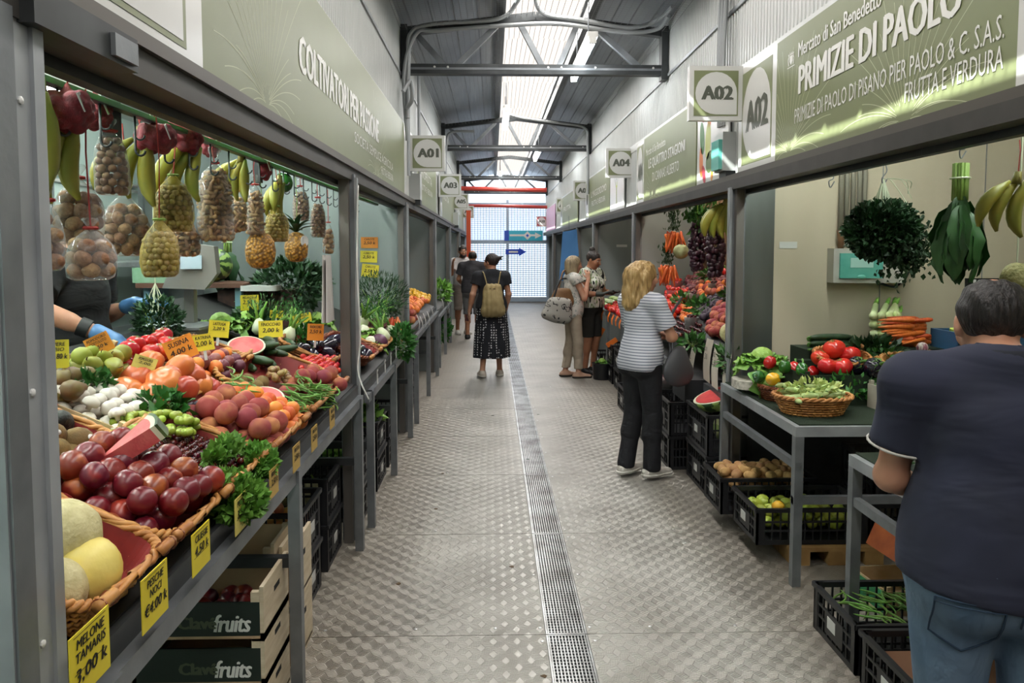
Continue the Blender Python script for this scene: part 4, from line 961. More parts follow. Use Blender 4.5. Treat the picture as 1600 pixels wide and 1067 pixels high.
def pile(keys, poly, r, layers, w0, label, group, XYZ=LXYZ, lay=None, mx=999, spin=True, scale=(.86, 1.08), gap=2.0, shrink=.8, loose=.3):
    """heap of one kind in rows and layers inside a polygon of the shelf plane"""
    us = [p[0] for p in poly]; vs = [p[1] for p in poly]; cu, cv = sum(us) / len(us), sum(vs) / len(vs); n = 0; keys = keys if isinstance(keys, list) else [keys]
    for k in range(layers):
        def shr(p):
            d = math.hypot(p[0] - cu, p[1] - cv); f = max(0, 1 - k * r * shrink / max(d, 1e-6)); return (cu + (p[0] - cu) * f, cv + (p[1] - cv) * f)
        pk = [shr(p) for p in poly]; w_ = w0 + r + k * r * 1.5; row = 0; u = min(us) + (k % 2) * r * .9
        while u < max(us):
            v = min(vs) + (row % 2) * r + (k % 2) * r * .5
            while v < max(vs):
                if inside((u, v), pk) and n < mx:
                    rot = (RN.uniform(-1, 1), RN.uniform(-1, 1), RN.uniform(0, 6.3)) if spin is True else spin()
                    P[RN.choice(keys)].place(XYZ(u + jit(r * loose), v + jit(r * loose), w_ + jit(r * .22)), rot, RN.uniform(*scale), label, group); n += 1
                v += r * gap
            u += r * gap * .87; row += 1
    return n
def pxpoly(pts, w_=0, UV=LUV): return [UV(x, y, w_) for x, y in pts]
def heap(keys, c, rx, ry, r, layers, label, group, mx=999, spin=True, scale=(.92, 1.08), rc=2.0, shrink=.8, gap=2.0):
    """the same on a level bed centred at c"""
    poly = [rrect(i / 20, rx * 2, ry * 2, rc) for i in range(20)]; c = np.array(c, float)
    return pile(keys, poly, r, layers, 0, label, group, lambda u, v, w_: c + np.array([u, v, w_]), mx=mx, spin=spin, scale=scale, shrink=shrink, gap=gap)
# ================================================================ the left stall (A01)
def stand(label, x0, x1, ya, yb, zf, zb, legs_y, rail=True):
    """steel display stand with a sloping shelf, front at x0"""
    t = thing('display_stand', label, 'stand')
    s = -1 if x1 < x0 else 1
    m = MB(); m.add([(x0, ya, zf), (x1, ya, zb), (x1, yb, zb), (x0, yb, zf), (x0, ya, zf - .02), (x1, ya, zb - .02), (x1, yb, zb - .02), (x0, yb, zf - .02)], [(0, 1, 2, 3), (7, 6, 5, 4), (0, 4, 5, 1), (1, 5, 6, 2), (2, 6, 7, 3), (3, 7, 4, 0)])
    m.obj('shelf', mat('black_shelf', '#1b1b1b', .6), t)
    MB().span((x0 - s * .05, ya, zf - .11), (x0 - s * .02, yb, zf - .06)).obj('front_rail', STEEL, t)
    MB().span((x0 - s * .02, ya, zf - .09), (x0, yb, zf - .005)).obj('apron', STEEL_D, t)
    for y in legs_y:
        MB().span((x0 - s * .06, y - .022, 0), (x0 - s * .015, y + .022, zf - .06)).obj('leg', STEEL, t)
        MB().span((x1 - .02, y - .02, 0), (x1 + .02, y + .02, zb - .02)).obj('leg', STEEL, t)
        MB().span((x0 - s * .03, y - .018, .49), (x1, y + .018, .53)).obj('cross_bar', STEEL_D, t)
    return t
stand('steel stand with a long sloping shelf carrying the left fruit display', -.79, -1.70, 1.42, 4.36, .925, .925 + .42 * .91, (1.46, 2.88, 4.26))
G1 = 'fruit baskets along the left rail'
a_ = LA
def lb(label, u, v, lx, ly, h=.085, handle=True, rc=5.0, **k):
    return basket(label, lx, ly, h, LXYZ(u, v, .004), (0, a_, 0), handle, G1, rc, **k)
lb('wicker basket of melons, nearest the camera', .165, 1.60, .34, .36)
lb('wicker basket heaped with dark nectarines', .175, 1.985, .36, .40)
lb('wicker basket of cherries edged with curly leaves', .19, 2.38, .38, .36)
lb('wicker basket of peaches and apricots', .19, 2.86, .38, .56)
lb('wicker basket of green beans and a melon wedge, farthest along the rail', .235, 3.60, .46, .84)
# melons
melq = [('cantaloupe', 97, 838, .115, 1.0, 'pale ribbed melon on top of the nearest basket'), ('honeydew', 134, 892, .075, .97, 'smooth yellow melon in the nearest basket'),
        ('cantaloupe', 80, 925, .065, .85, 'small greenish ribbed melon at the front of the nearest basket'), ('cantaloupe', 60, 880, .065, .9, 'ribbed melon half hidden by the near post')]
for k, x, y, w_, s, lab in melq: P[k].place(LQ(x, y, w_), (.5, -.5, RN.uniform(0, 6)), s, lab, 'melons in the nearest basket')
# nectarines
pile('nectarine', [(.01, 1.81), (.01, 2.17), (.34, 2.17), (.34, 1.81)], .039, 2, .025, 'shiny dark red nectarine heaped in the wicker basket', 'nectarines in the near basket', shrink=.75)
# cherries
pile('cherry', [(.05, 2.22), (.03, 2.54), (.37, 2.58), (.38, 2.20)], .0128, 3, .05, 'dark red cherry in the basket edged with curly leaves', 'cherries in the left basket', mx=235, spin=lambda: (RN.uniform(-.9, .9), RN.uniform(-.9, .9), RN.uniform(0, 6.3)), shrink=.5)
for q, (x, y, w_, r3, lab) in enumerate(((362, 776, .045, (.095, .105, .06), 'frilly green leaves spilling over the rail before the cherries'), (400, 722, .06, (.055, .09, .045), 'frilly green leaves between cherries and peaches'),
                                          (140, 750, .03, (.06, .11, .05), 'frilly green leaves beside the yellow melons'), (350, 705, .10, (.03, .12, .03), 'thin strip of frilly leaves behind the cherries'), (185, 745, .04, (.05, .07, .04), 'frilly green leaves behind the nectarines'))):
    herb('curly_endive', lab, 'salad leaves', LQ(x, y, w_), r3, 1300 if q < 2 else 600, .028, PARSL, (0, a_, 0), .8, .5, q, group='frilly salad leaves')
# peaches + apricots
pile('peach', [(.02, 2.61), (.02, 2.88), (.36, 2.92), (.36, 2.61)], .041, 2, .03, 'blushing fuzzy peach in the middle wicker basket', 'peaches in the middle basket', shrink=.7)
pile('apricot', [(.02, 2.91), (.02, 3.12), (.30, 3.12), (.34, 2.95)], .031, 2, .04, 'small bright orange apricot beside the peaches', 'apricots in the middle basket', shrink=.7)
# beans around a melon wedge
def beans(poly, n, w0, label, group, XYZ=LXYZ, h=.05, yaw=None):
    us = [p[0] for p in poly]; vs = [p[1] for p in poly]; k = 0
    while k < n:
        u, v = RN.uniform(min(us), max(us)), RN.uniform(min(vs), max(vs))
        if not inside((u, v), poly): continue
        e = 1 - abs((v - (min(vs) + max(vs)) / 2) / (max(vs) - min(vs)) * 2) ** 2
        P[RN.choice(['bean', 'bean2'])].place(XYZ(u, v, w0 + h * e * (k / n) + .004), (RN.uniform(-.25, .25), RN.uniform(-.3, .3), (yaw if yaw is not None else RN.gauss(.6, .55))), RN.uniform(.8, 1.15), label, group, 'green bean'); k += 1
beans(pxpoly([(328, 640), (350, 592), (392, 600), (390, 640), (360, 655)],  .07), 90, .05, 'thin green bean left of the tray with a melon wedge', 'beans left of the melon wedge', h=.10)
beans(pxpoly([(428, 648), (455, 612), (515, 612), (522, 630), (455, 656)],  .07), 130, .05, 'thin green bean in the far basket right of the melon wedge', 'beans right of the melon wedge', h=.11)
def wedge(label, loc, rot, R, ang, th, rind=RIND, flesh=FLESH):
    """slice of watermelon: pie-shaped piece with flesh, pith and rind"""
    t = thing('watermelon_wedge', label, 'watermelon', loc, rot); n = 12; A = [ang * (k / n - .5) for k in range(n + 1)]
    f = MB().prism([(0, 0)] + [(R * .88 * math.sin(q), R * .88 * math.cos(q)) for q in A][::-1], th); f.obj('flesh', flesh, t)
    m = MB(); m.prism([(R * .88 * math.sin(q), R * .88 * math.cos(q)) for q in A] + [(R * .955 * math.sin(q), R * .955 * math.cos(q)) for q in A[::-1]], th * .999); m.obj('pith', PITH, t)
    m = MB(); m.prism([(R * .955 * math.sin(q), R * .955 * math.cos(q)) for q in A] + [(R * math.sin(q), R * math.cos(q)) for q in A[::-1]], th * .998); m.obj('rind', mat('dark_rind', '#31482a', .4, 0, '#5c7440', 30, .4, .7), t)
    return t
wedge('pink melon wedge with cut face up between grapes and cherries', LQ(166, 742, .08), (.62, .05, -1.02), .185, .68, .045)
def melon_half(label, loc, n, R):
    """cut watermelon piece: bowl of rind with pith ring and flesh, its cut face looking along n"""
    t = thing('watermelon_piece', label, 'watermelon', loc, Vector(n).to_track_quat('Z', 'Y').to_euler()); S = Matrix.Diagonal((1.3, .92, 1)); pr = [(math.sin(PI / 2 * i / 8) if i else .02, -math.cos(PI / 2 * i / 8) * .75) for i in range(9)]
    MB().lathe([(R * a, R * b) for a, b in pr], 26, M=S).obj('rind', mat('dark_rind_stripe', '#2c4426', .4, 0, '#5c7440', 30, .45, .7), t, 'all'); MB().lathe([(R * .985, -.001), (R * .985, .002)], 26, M=S).obj('pith', PITH, t); MB().lathe([(R * .88, .0), (R * .88, .005)], 26, M=S).obj('flesh', FLESH, t)
    return t
melon_half('pink melon quarter in a white tray among the green beans', LQ(412, 622, .10), (.35, -.55, .75), .066)
tr = tag(MB().prism([rrect(i / 24, .22, .13, 6) for i in range(24)], .03).obj('foam_tray', WHITE_S, None, True, LQ(408, 640, .035), (0, a_ * .6, .3)), 'white foam tray under the melon quarter among the beans', 'tray')
melon_half('pink melon half resting on a tray behind the plums', LQ(385, 540, .10), (.30, -.55, .76), .072)
tag(MB().prism([rrect(i / 24, .24, .15, 6) for i in range(24)], .03).obj('foam_tray', mat('grey_tray', '#8d9390', .5), None, True, LQ(372, 552, .03), (0, a_, .4)), 'grey tray under the melon half behind the plums', 'tray')
# kiwis with stickers in a small basket on the left
lb('small wicker basket of large kiwis beside the near post', .50, 2.12, .26, .32, .07, True)
for x, y, w_, s in ((85, 705, .075, 1.25), (122, 690, .085, 1.35), (78, 680, .10, 1.2), (110, 712, .06, 1.2), (140, 700, .06, 1.1), (62, 720, .07, 1.2)):
    P['kiwi'].place(LQ(x, y, w_), (1.2, RN.uniform(-.3, .3), RN.uniform(-.4, .4)), s, 'large golden kiwi with a white sticker in the small basket', 'large kiwis by the near post')
P['avocado'].place(LQ(92, 662, .06), (1.0, .5, .4), 1.1, 'single dark avocado behind the large kiwis')
for x, y, w_ in ((72, 633, .07), (62, 648, .05), (82, 650, .05), (68, 657, .035), (60, 636, .06)): P['mandarin'].place(LQ(x, y, w_), (0, 0, RN.uniform(0, 6)), 1, 'bright orange mandarin next to the near post', 'mandarins by the near post')
# mushrooms in a low wooden box
WOOD = mat('pale_poplar_wood', '#d9c39a', .6, 0, '#c9ad80', 12, .3, .7, stretch=(1, 8, 1), ov=.05)
def low_box(name, label, loc, rot, lx, ly, h, cat='box', th=.006, m=WOOD, group=None):
    t = thing(name, label, cat, loc, rot, group)
    for s in (-1, 1): MB().box((s * lx / 2, 0, h / 2), (th, ly, h)).obj('side_board', m, t); MB().box((0, s * ly / 2, h / 2), (lx, th, h)).obj('end_board', m, t)
    MB().box((0, 0, .003), (lx, ly, .005)).obj('bottom', m, t)
    for sx in (-1, 1):
        for sy in (-1, 1): MB().box((sx * (lx / 2 - .012), sy * (ly / 2 - .012), h / 2 + .01), (.02, .02, h + .02)).obj('corner_post', m, t)
    return t
low_box('wooden_box', 'shallow pale wooden box of white mushrooms', LXYZ(.55, 2.55, .006), (0, a_, 0), .30, .34, .05)
pile('mushroom', [(.42, 2.40), (.42, 2.70), (.68, 2.70), (.68, 2.40)], .0275, 2, .012, 'white button mushroom in the shallow wooden box', 'white mushrooms', spin=lambda: (RN.uniform(-.5, .5), RN.uniform(-.2, .7), RN.uniform(0, 6.3)), shrink=.5)
# grapes
for x, y, w_, rz_ in ((215, 692, .045, 1.9), (262, 668, .065, 1.2), (250, 690, .035, 1.6), (205, 672, .03, 2.4)):
    grapes('bunch of pale green grapes between mushrooms and melon wedge', LQ(x, y, w_), GRAPE_G, 64, .0135, (0, a_, rz_), .20, .09, 'pale green grape bunches')
for x, y, w_, rz_ in ((325, 655, .05, 1.0), (310, 645, .06, 2.2), (335, 635, .06, .2)):
    grapes('bunch of black grapes left of the first green beans', LQ(x, y, w_), GRAPE_B, 34, .0135, (0, a_, rz_), .13, .06, 'black grape bunches')
grapes('bunch of blushing grapes under clear wrap behind the melon quarter', LQ(435, 590, .05), GRAPE_R, 36, .016, (0, a_, .4), .16, .07)
# pears, basil
pile('russet_pear', pxpoly([(60, 625), (75, 590), (130, 590), (125, 630), (90, 640)], .06), .034, 2, .02, 'brownish pear beside the near post, back row', 'brownish pears', spin=lambda: (RN.uniform(.9, 1.8), RN.uniform(-.4, .4), RN.uniform(0, 6.3)))
pile('pear', pxpoly([(105, 580), (115, 565), (190, 565), (205, 590), (180, 605), (140, 600)], .06), .034, 2, .03, 'yellow green pear in the back row below the tomatoes', 'yellow green pears', spin=lambda: (RN.uniform(.9, 1.8), RN.uniform(-.4, .4), RN.uniform(0, 6.3)))
def basil(label, loc, r3, n, seed, size=.05): return herb('basil', label, 'herb', loc, r3, n, size, mat('basil_green', '#35702a', .45, 0, '#23551c', 14, .3, .7), (0, 0, 0), .8, .45, seed)
basil('bunch of broad basil leaves among the pears', LQ(138, 606, .07), (.055, .075, .045), 130, 1, .038)
basil('bunch of broad basil leaves above the green grapes', LQ(255, 640, .08), (.075, .09, .055), 190, 2, .042)
# heirloom tomatoes in a wooden punnet
low_box('wooden_box', 'long shallow wooden box under the big orange tomatoes', LXYZ(.72, 2.92, .0), (0, a_, 0), .26, .50, .055)
for x, y, w_, s in ((232, 568, .12, .95), (215, 590, .10, 1.0), (255, 598, .12, 1.1), (280, 575, .15, 1.0), (285, 610, .11, 1.05), (310, 600, .10, 1.0), (300, 585, .13, .9), (325, 607, .08, .9), (200, 610, .07, 1.0), (205, 635, .05, .85), (240, 618, .08, 1.0), (262, 588, .14, .8), (180, 612, .06, .8)):
    P['beef_tomato'].place(LQ(x, y, w_), (RN.uniform(-.5, .9), RN.uniform(-.6, .6), RN.uniform(0, 6.3)), s, 'big ribbed orange tomato in the middle of the display', 'big orange tomatoes')
pile('tomato', pxpoly([(170, 572), (178, 552), (262, 548), (270, 572), (230, 585)], .05), .042, 2, .02, 'ripe red tomato at the back below the gloved hand', 'red tomatoes at the back', spin=lambda: (RN.uniform(-.4, .4), RN.uniform(-.4, .6), RN.uniform(0, 6.3)))
# plums, kiwis, flat peaches, cherry tomatoes
lb('flat wicker basket of plums in the back row', .60, 3.55, .30, .46, .06, True)
pile(['plum', 'plum', 'apricot'], pxpoly([(295, 592), (310, 560), (372, 562), (378, 590)], .05), .03, 2, .02, 'small red and amber plum behind the big orange tomatoes', 'plums behind the tomatoes')
pile('kiwi', pxpoly([(330, 600), (385, 588), (408, 600), (412, 622), (385, 612)], .04), .033, 1, .02, 'brown kiwi around the pile of green beans', 'brown kiwis beside the beans', spin=lambda: (RN.uniform(1.2, 1.8), RN.uniform(-.4, .4), RN.uniform(0, 6.3)), gap=2.3)
pile('peach', pxpoly([(440, 615), (450, 595), (500, 590), (535, 600), (530, 622), (480, 612)], .05), .040, 2, .01, 'flat pinkish peach at the far end behind the beans', 'pinkish peaches behind the beans', scale=(.85, 1))
pile('cherry_tomato', pxpoly([(462, 580), (470, 560), (525, 562), (530, 585), (500, 592)], .04), .0165, 2, .02, 'tiny red cherry tomato at the far end of the slope', 'cherry tomatoes')
# zucchini, eggplants
zz = lambda: (RN.uniform(-.2, .2), a_ + RN.uniform(-.15, .15), RN.uniform(.5, 1.7))
for k, (x, y, w_) in enumerate(((345, 560, .05), (365, 565, .03), (395, 560, .06), (415, 565, .05), (425, 550, .09), (440, 545, .07), (405, 540, .11), (420, 532, .13), (448, 535, .05), (440, 560, .03), (360, 572, .02), (385, 572, .02), (412, 548, .08))):
    P['zucchini'].place(LQ(x, y, w_), zz(), RN.uniform(.9, 1.1), 'dark green zucchini piled in the back row of the left display', 'zucchini in the back row')
lb('flat wicker basket of eggplants and radishes at the far end', .33, 4.62, .34, .50, .06, True)
stand('second steel stand carrying fennel and carrots beyond the mid post', -.78, -1.95, 4.5, 6.9, .90, .90 + .42 * 1.17, (4.62, 5.7, 6.85))
for x, y, w_ in ((475, 545, .05), (492, 538, .07), (512, 540, .07), (525, 532, .10), (485, 553, .03), (508, 550, .04), (528, 548, .04)):
    P['eggplant'].place(LQ(x, y, w_), (RN.uniform(.9, 1.7), RN.uniform(-.5, .5), RN.uniform(0, 6.3)), RN.uniform(.9, 1.1), 'glossy dark eggplant left of the mid post', 'eggplants in the back row')
# greens in the last row
for k, (x, y, w_) in enumerate(((418, 522, .06), (450, 525, .06), (405, 512, .05), (470, 518, .05))): fennel('white fennel bulb with green stalks behind the zucchini', LQ(x, y, w_), (.5, .3, 1 + k), 'fennel bulbs in the last row')
lettuce('light green romaine lettuce behind the grey tray, leftmost', 'lettuce', LQ(345, 522, .0), .13, n=12); lettuce('green lettuce in the last row beside the first fennel', 'lettuce', LQ(385, 512, .0), .11, n=12)
lettuce('pale lettuce head in the last row above the eggplants', 'lettuce', LQ(495, 512, .03), .12, n=12); lettuce('round green cabbage behind the last row', 'cabbage', (-1.62, 5.25, 1.27), .14, CAB, 14, name='cabbage')
herb('celery_tops', 'leafy celery tops between fennel and eggplants', 'celery', LQ(470, 528, .05), (.08, .10, .06), 260, .05, LEAF, seed=7)
herb('celery_tops', 'dark leafy greens above the first yellow price card', 'leaf vegetable', LQ(400, 500, .05), (.12, .16, .05), 260, .06, LEAF_D, seed=8)
herb('leafy_herbs', 'big dark bush of leafy herbs at the back of the left stall', 'herb', atY(455, 445, 5.35), (.26, .2, .16), 1100, .06, LEAF_D, seed=9, wd=.45)
tag(MB().span((-1.85, 5.2, 1.1), (-1.35, 5.5, 1.42)).obj('brown_box', mat('brown_weave', '#4a2c22', .6, 0, '#35201a', 30, .4, .6)), 'dark brown woven box under the leafy herb bush', 'box')
tg = atY(408, 462, 5.15); tag(MB().prism([rrect(i / 24, .24, .17, 6) for i in range(24)], .035).obj('foam_tray', WHITE_S, None, True, (tg[0], tg[1], 1.42)), 'white foam tray on the brown box beside the herb bush', 'tray')
# ---- price cards stuck in the fruit
def stuck(px, py, wpx, hpx, w_, lines, label, m=None, roll=0, yaw=.35, dy=0):
    b = LQ(px, py + hpx / 2, w_); D = b[1] + dy; c = atY(px, py, D); k = D / F
    return card(label, c, wpx * k / math.cos(yaw - .3), hpx * k, lines, m, (-.12, roll, yaw))
stuck(93, 553, 26, 44, .10, (('PERE', .6, .18), ('BIO', .5, .18), ('2,80 k', .8, .3)), 'yellow price card reading PERE nearest the left post', CARD_Y)
stuck(155, 538, 36, 30, .12, (('POMODORO', .8, .2), ('COSTOLUTO', .7, .2), ('2,50 k', .6, .3)), 'tilted orange price card before the stallholder', CARD_O, -.45)
stuck(282, 545, 44, 36, .14, (('SUSINA', .7, .3), ('4,00 k', .75, .4)), 'orange price card reading SUSINA', CARD_O, -.38)
stuck(318, 535, 30, 26, .16, (('KATRINA', .75, .26), ('2.00 k', .8, .4)), 'yellow price card reading KATRINA beside the orange one', CARD_Y, -.12)
stuck(226, 567, 34, 20, .14, (('POMODORO', .6, .3), ('2,00', .5, .3)), 'pale yellow price card lying among the tomatoes', CARD_P, .35)
stuck(342, 514, 30, 26, .12, (('LATTUGA', .6, .25), ('2,20 k', .6, .3)), 'yellow price card on the leftmost lettuce', CARD_Y, .12)
stuck(423, 514, 36, 26, .12, (('FINOCCHIO', .8, .28), ('2,00 k', .7, .42)), 'yellow price card reading FINOCCHIO above the fennel bulbs', CARD_Y)
stuck(390, 473, 27, 24, .10, (('MELANZANA', .75, .2), ('2.50 k', .75, .34)), 'yellow price card high on the dark greens', CARD_Y)
stuck(472, 497, 28, 14, .12, (('INDIVIA', .5, .35), ('2,00', .4, .3)), 'small yellow price card above the celery tops', CARD_Y, -.15)
stuck(493, 519, 25, 26, .14, (('RADICCHIO', .7, .22), ('2,50 k', .75, .34)), 'orange price card beside the eggplants', CARD_O, .08)
stuck(432, 491, 20, 12, .12, (('SEDANO', .7, .35),), 'little yellow price card below the brown box', CARD_Y, .1)
# ---- price cards along the rail
def railcard(px, py, lines, label, h=.115, wd=.125, m=None):
    c = atX(px, py, -.722); return card(label, c, wd, h, lines, m or CARD_P, (0, 0, PI / 2), stick=False)
railcard(141, 1022, (('MELONE', .7, .2), ('TAMARIS', .75, .2), ('3,00 k', .8, .34)), 'yellow rail card reading MELONE TAMARIS 3,00', .12, .135, CARD_Y)
railcard(242, 930, (('PESCHE', .62, .2), ('NOCI', .45, .2), ('€4.00 k', .85, .3)), 'yellow rail card reading PESCHE NOCI 4.00', .115, .125, CARD_Y)
railcard(314, 856, (('CILIEGIE', .7, .22), ('4,50 k', .75, .34)), 'yellow rail card reading 4,50 under the nectarines', .105, .115, CARD_Y)
railcard(377, 800, (('PESCHE', .7, .22), ('3,50 k', .7, .34)), 'rail card half hidden by frilly leaves', .105, .11)
for x, y, n in ((428, 752, 'third tan rail card, left of the steel leg'), (463, 714, 'tan rail card just right of the steel leg'), (491, 684, 'tan rail card below the apricots'), (519, 652, 'farthest tan rail card below the green beans')):
    railcard(x, y, (('FRUTTA', .7, .22), ('2,50 k', .7, .34)), n, .095, .10, mat('tan_card', '#c4a252', .5))
# ---- vegetables on the stand beyond the mid post
for k, (x, y, w_) in enumerate(((565, 505, .1), (580, 498, .1), (600, 500, .1), (598, 525, .08), (615, 520, .08))): fennel('fat white fennel beyond the mid post', LQ(x, y, w_), (.7, .2, .5 + k), 'fennel beyond the mid post', 1.25)
c = LQ(615, 500, .15); bunch_carrots('carrot bunch with dill-like greens lying beyond the mid post', c, 12, (-.9, .2, .3), scale=1.05, spread=.07)
herb('dill', 'tall feathery dark dill behind the carrots beyond the mid post', 'herb', atY(592, 462, 6.3), (.24, .25, .18), 1500, .05, LEAF_D, wd=.14, seed=12, up=.9)
lettuce('pale cauliflower head low beyond the mid post', 'cauliflower', LQ(580, 545, .0), .10, n=10, core=mat('cauli_white', '#dcdcc4', .7, bump=.6, bs=60), name='cauliflower'); lettuce('white cauliflower beside the purple one beyond the mid post', 'cauliflower', LQ(568, 527, .03), .10, n=9, core=MATS['cauli_white'], name='cauliflower')
tag(MB().ball((0, 0, 0), .065, 14, 9).obj('red_cabbage', mat('purple_cabbage', '#5a2f4a', .4, 0, '#3f2038', 12, .3, .7, bump=.3, bs=30), None, 'all', LQ(592, 535, .06)), 'round purple cabbage beyond the mid post', 'cabbage')
herb('celery_tops', 'leafy green celery hanging over the rail by the second post', 'celery', LQ(627, 535, .05), (.09, .14, .14), 420, .055, LEAF, seed=14)
herb('red_chicory', 'dark red leafy chicory between the fennel beyond the mid post', 'salad leaves', LQ(585, 515, .07), (.07, .10, .035), 120, .06, mat('chicory_red', '#5a2a26', .5), seed=15)
for x, y in ((562, 548), (572, 555)): P['round_eggplant'].place(LQ(x, y, .06), (1, .3, RN.uniform(0, 6)), .8, 'small dark eggplant just right of the mid post', 'eggplants right of the mid post')
lb('flat wicker basket under the vegetables right of the mid post', .18, 5.05, .34, .50, .07, True, m=WICK_D); lb('flat wicker basket under the celery beyond the mid post', .18, 5.75, .34, .60, .06, False)
for i, (x, y) in enumerate(((590, 588), (602, 572), (611, 560), (619, 550))):
    c = atX(x, y, -.735); card('narrow white card on the rail beyond the mid post', c, .05, .09, (('2,00', .7, .3),), WHITE_S, (0, 0, PI / 2), 'white rail cards beyond the mid post', False)
# three notes on the far partition of the stall
for (x, y, h, m_, r_, nm) in ((577, 379, 17, CARD_O, .0, 'orange price note taped to the grey partition, topmost of three'), (576, 401, 18, CARD_Y, .03, 'yellow price note on the grey partition, middle of three'), (578, 423, 20, CARD_Y, .12, 'yellow price note on the grey partition, lowest of three')):
    c = atY(x, y, 7.1); card(nm, (c[0], 7.108, c[2]), .155, h * 7.1 / F, (('CAROTE', .6, .25), ('2,50 k', .7, .4)), m_, (0, r_, 0), 'price notes on the partition', False)
# ---- under the counter
def wood_crate(label, loc, lx, ly, h, group, front=None, txt=True):
    """fruit crate: dark printed front (facing -y), tall pale end board facing the aisle (+x)"""
    t = thing('wooden_crate', label, 'crate', loc, (0, 0, 0), group); W2 = mat('pale_crate_wood', '#dccdb2', .65, 0, '#c8b696', 8, .3, .7, stretch=(1, 1, 6)); FR = front or mat('dark_green_print', '#12211c', .4); CB = mat('card_brown', '#b79a78', .7)
    MB().span((-lx, 0, .02), (-.014, .008, h * .72)).obj('front_panel', FR, t); MB().span((-lx, ly - .008, .02), (-.014, ly, h * .86)).obj('back_panel', CB, t)
    for x in (-.014, -lx):
        e = MB().span((x, 0, 0), (x + .014, ly, h)).obj('end_board', W2, t)
        if x == -.014: MB().span((.0, ly * .40, h * .62), (.0008, ly * .62, h * .72)).obj('hand_slot', BLACK, e)
    MB().span((-lx, 0, .01), (0, ly, .02)).obj('bottom', CB, t)
    for y in (.012, ly - .012): MB().box((-.03, y, h * .45), (.03, .022, h * .9)).obj('corner_post', W2, t)
    if txt:
        ob('lettering', text_mesh('Clavé', .13, .042, mat('dim_print', '#4d5540', .5), 0, .015), t, (-.30, -.001, h * .24), (PI / 2, 0, 0)); ob('lettering', text_mesh('fruits', .125, .062, INK_W, 0, .008, .25), t, (-.175, -.001, h * .18), (PI / 2, 0, 0))
    return t
for k in range(3):
    wood_crate('pale wooden fruit crate printed Clavé fruits, %s of its stack' % ('lowest', 'middle', 'top')[k], (-.80, 2.62, k * .165), .46, .32, .195, 'Clavé fruits crates')
heap('nectarine', (-1.02, 2.78, .36), .17, .10, .037, 1, 'dark nectarine in the top wooden crate under the counter', 'nectarines in the wooden crate', mx=9)
wood_crate('pale crate of flat peaches behind the printed stack under the counter', (-.87, 3.0, .33), .5, .3, .2, 'wooden crates behind', mat('card_front', '#a98a66', .7), False)
tag(MB().span((-1.37, 3.0, 0), (-.87, 3.30, .33)).obj('cardboard_carton', mat('brown_carton', '#7d6146', .8)), 'brown carton under the crate of flat peaches', 'box')
heap('peach', (-1.08, 3.14, .36), .14, .10, .034, 1, 'flat peach in the pale crate under the counter', 'flat peaches under the counter', mx=7)
for k in range(2): wood_crate('narrow pale wooden crate standing in the aisle by the steel leg, %s' % ('lower', 'upper')[k], (-.80, 3.03, k * .255), .06, .29, .25, 'narrow crates by the leg', mat('card_front', '#a98a66', .7), False)
for k, (y, z, n) in enumerate(((3.42, 0, 'black crate on the floor left of the mid post, lowest front'), (3.42, .25, 'black crate of apples and onions left of the mid post'), (3.95, 0, 'black crate on the floor tight to the mid post'), (3.95, .25, 'black crate of pale melons tight to the mid post'))):
    crate(n, (-1.15, y + .2, z), .56, .38, .25, 0, 1, 'crates under the left counter')
heap(['apple', 'onion'], (-1.13, 3.62, .34), .24, .15, .04, 2, 'red and yellow apple in the black crate by the mid post', 'apples in the black crate', mx=30)
for k, (x, y) in enumerate(((-.98, 4.05), (-1.15, 4.2), (-1.2, 4.02), (-1.0, 4.24))): P['cantaloupe'].place((x, y, .345), (.3, .2, k), .95, 'pale ribbed melon in the black crate by the mid post', 'melons in the black crate')

crate('black crate of onions deep under the counter', (-1.25, 3.60, .52), .5, .3, .2, 0, 1, 'crates under the left counter', notes=False)
heap('onion', (-1.23, 3.6, .58), .2, .11, .04, 2, 'brown onion in the crate deep under the counter', 'onions under the counter', mx=24)
for k, (y, z, n) in enumerate(((4.68, 0, 'black crate on the floor just beyond the mid post'), (4.68, .25, 'black crate of salad just beyond the mid post'), (5.28, 0, 'black crate on the floor under the carrots'), (5.28, .25, 'black crate of green leaves under the carrots'), (5.85, 0, 'black crate on the floor near the second post'), (5.85, .22, 'upper black crate near the second post'))):
    crate(n, (-1.06, y + .24, z), .5, .45 if k < 4 else .38, .24, 0, 1, 'crates beyond the mid post')
herb('salad_leaves', 'green salad heaped in the upper black crate beyond the mid post', 'salad leaves', (-1.02, 5.5, .50), (.2, .18, .06), 300, .07, LEAF_L, seed=20)
lettuce('pale lettuce in the upper black crate right beside the mid post', 'lettuce', (-.98, 4.92, .33), .13, n=12)
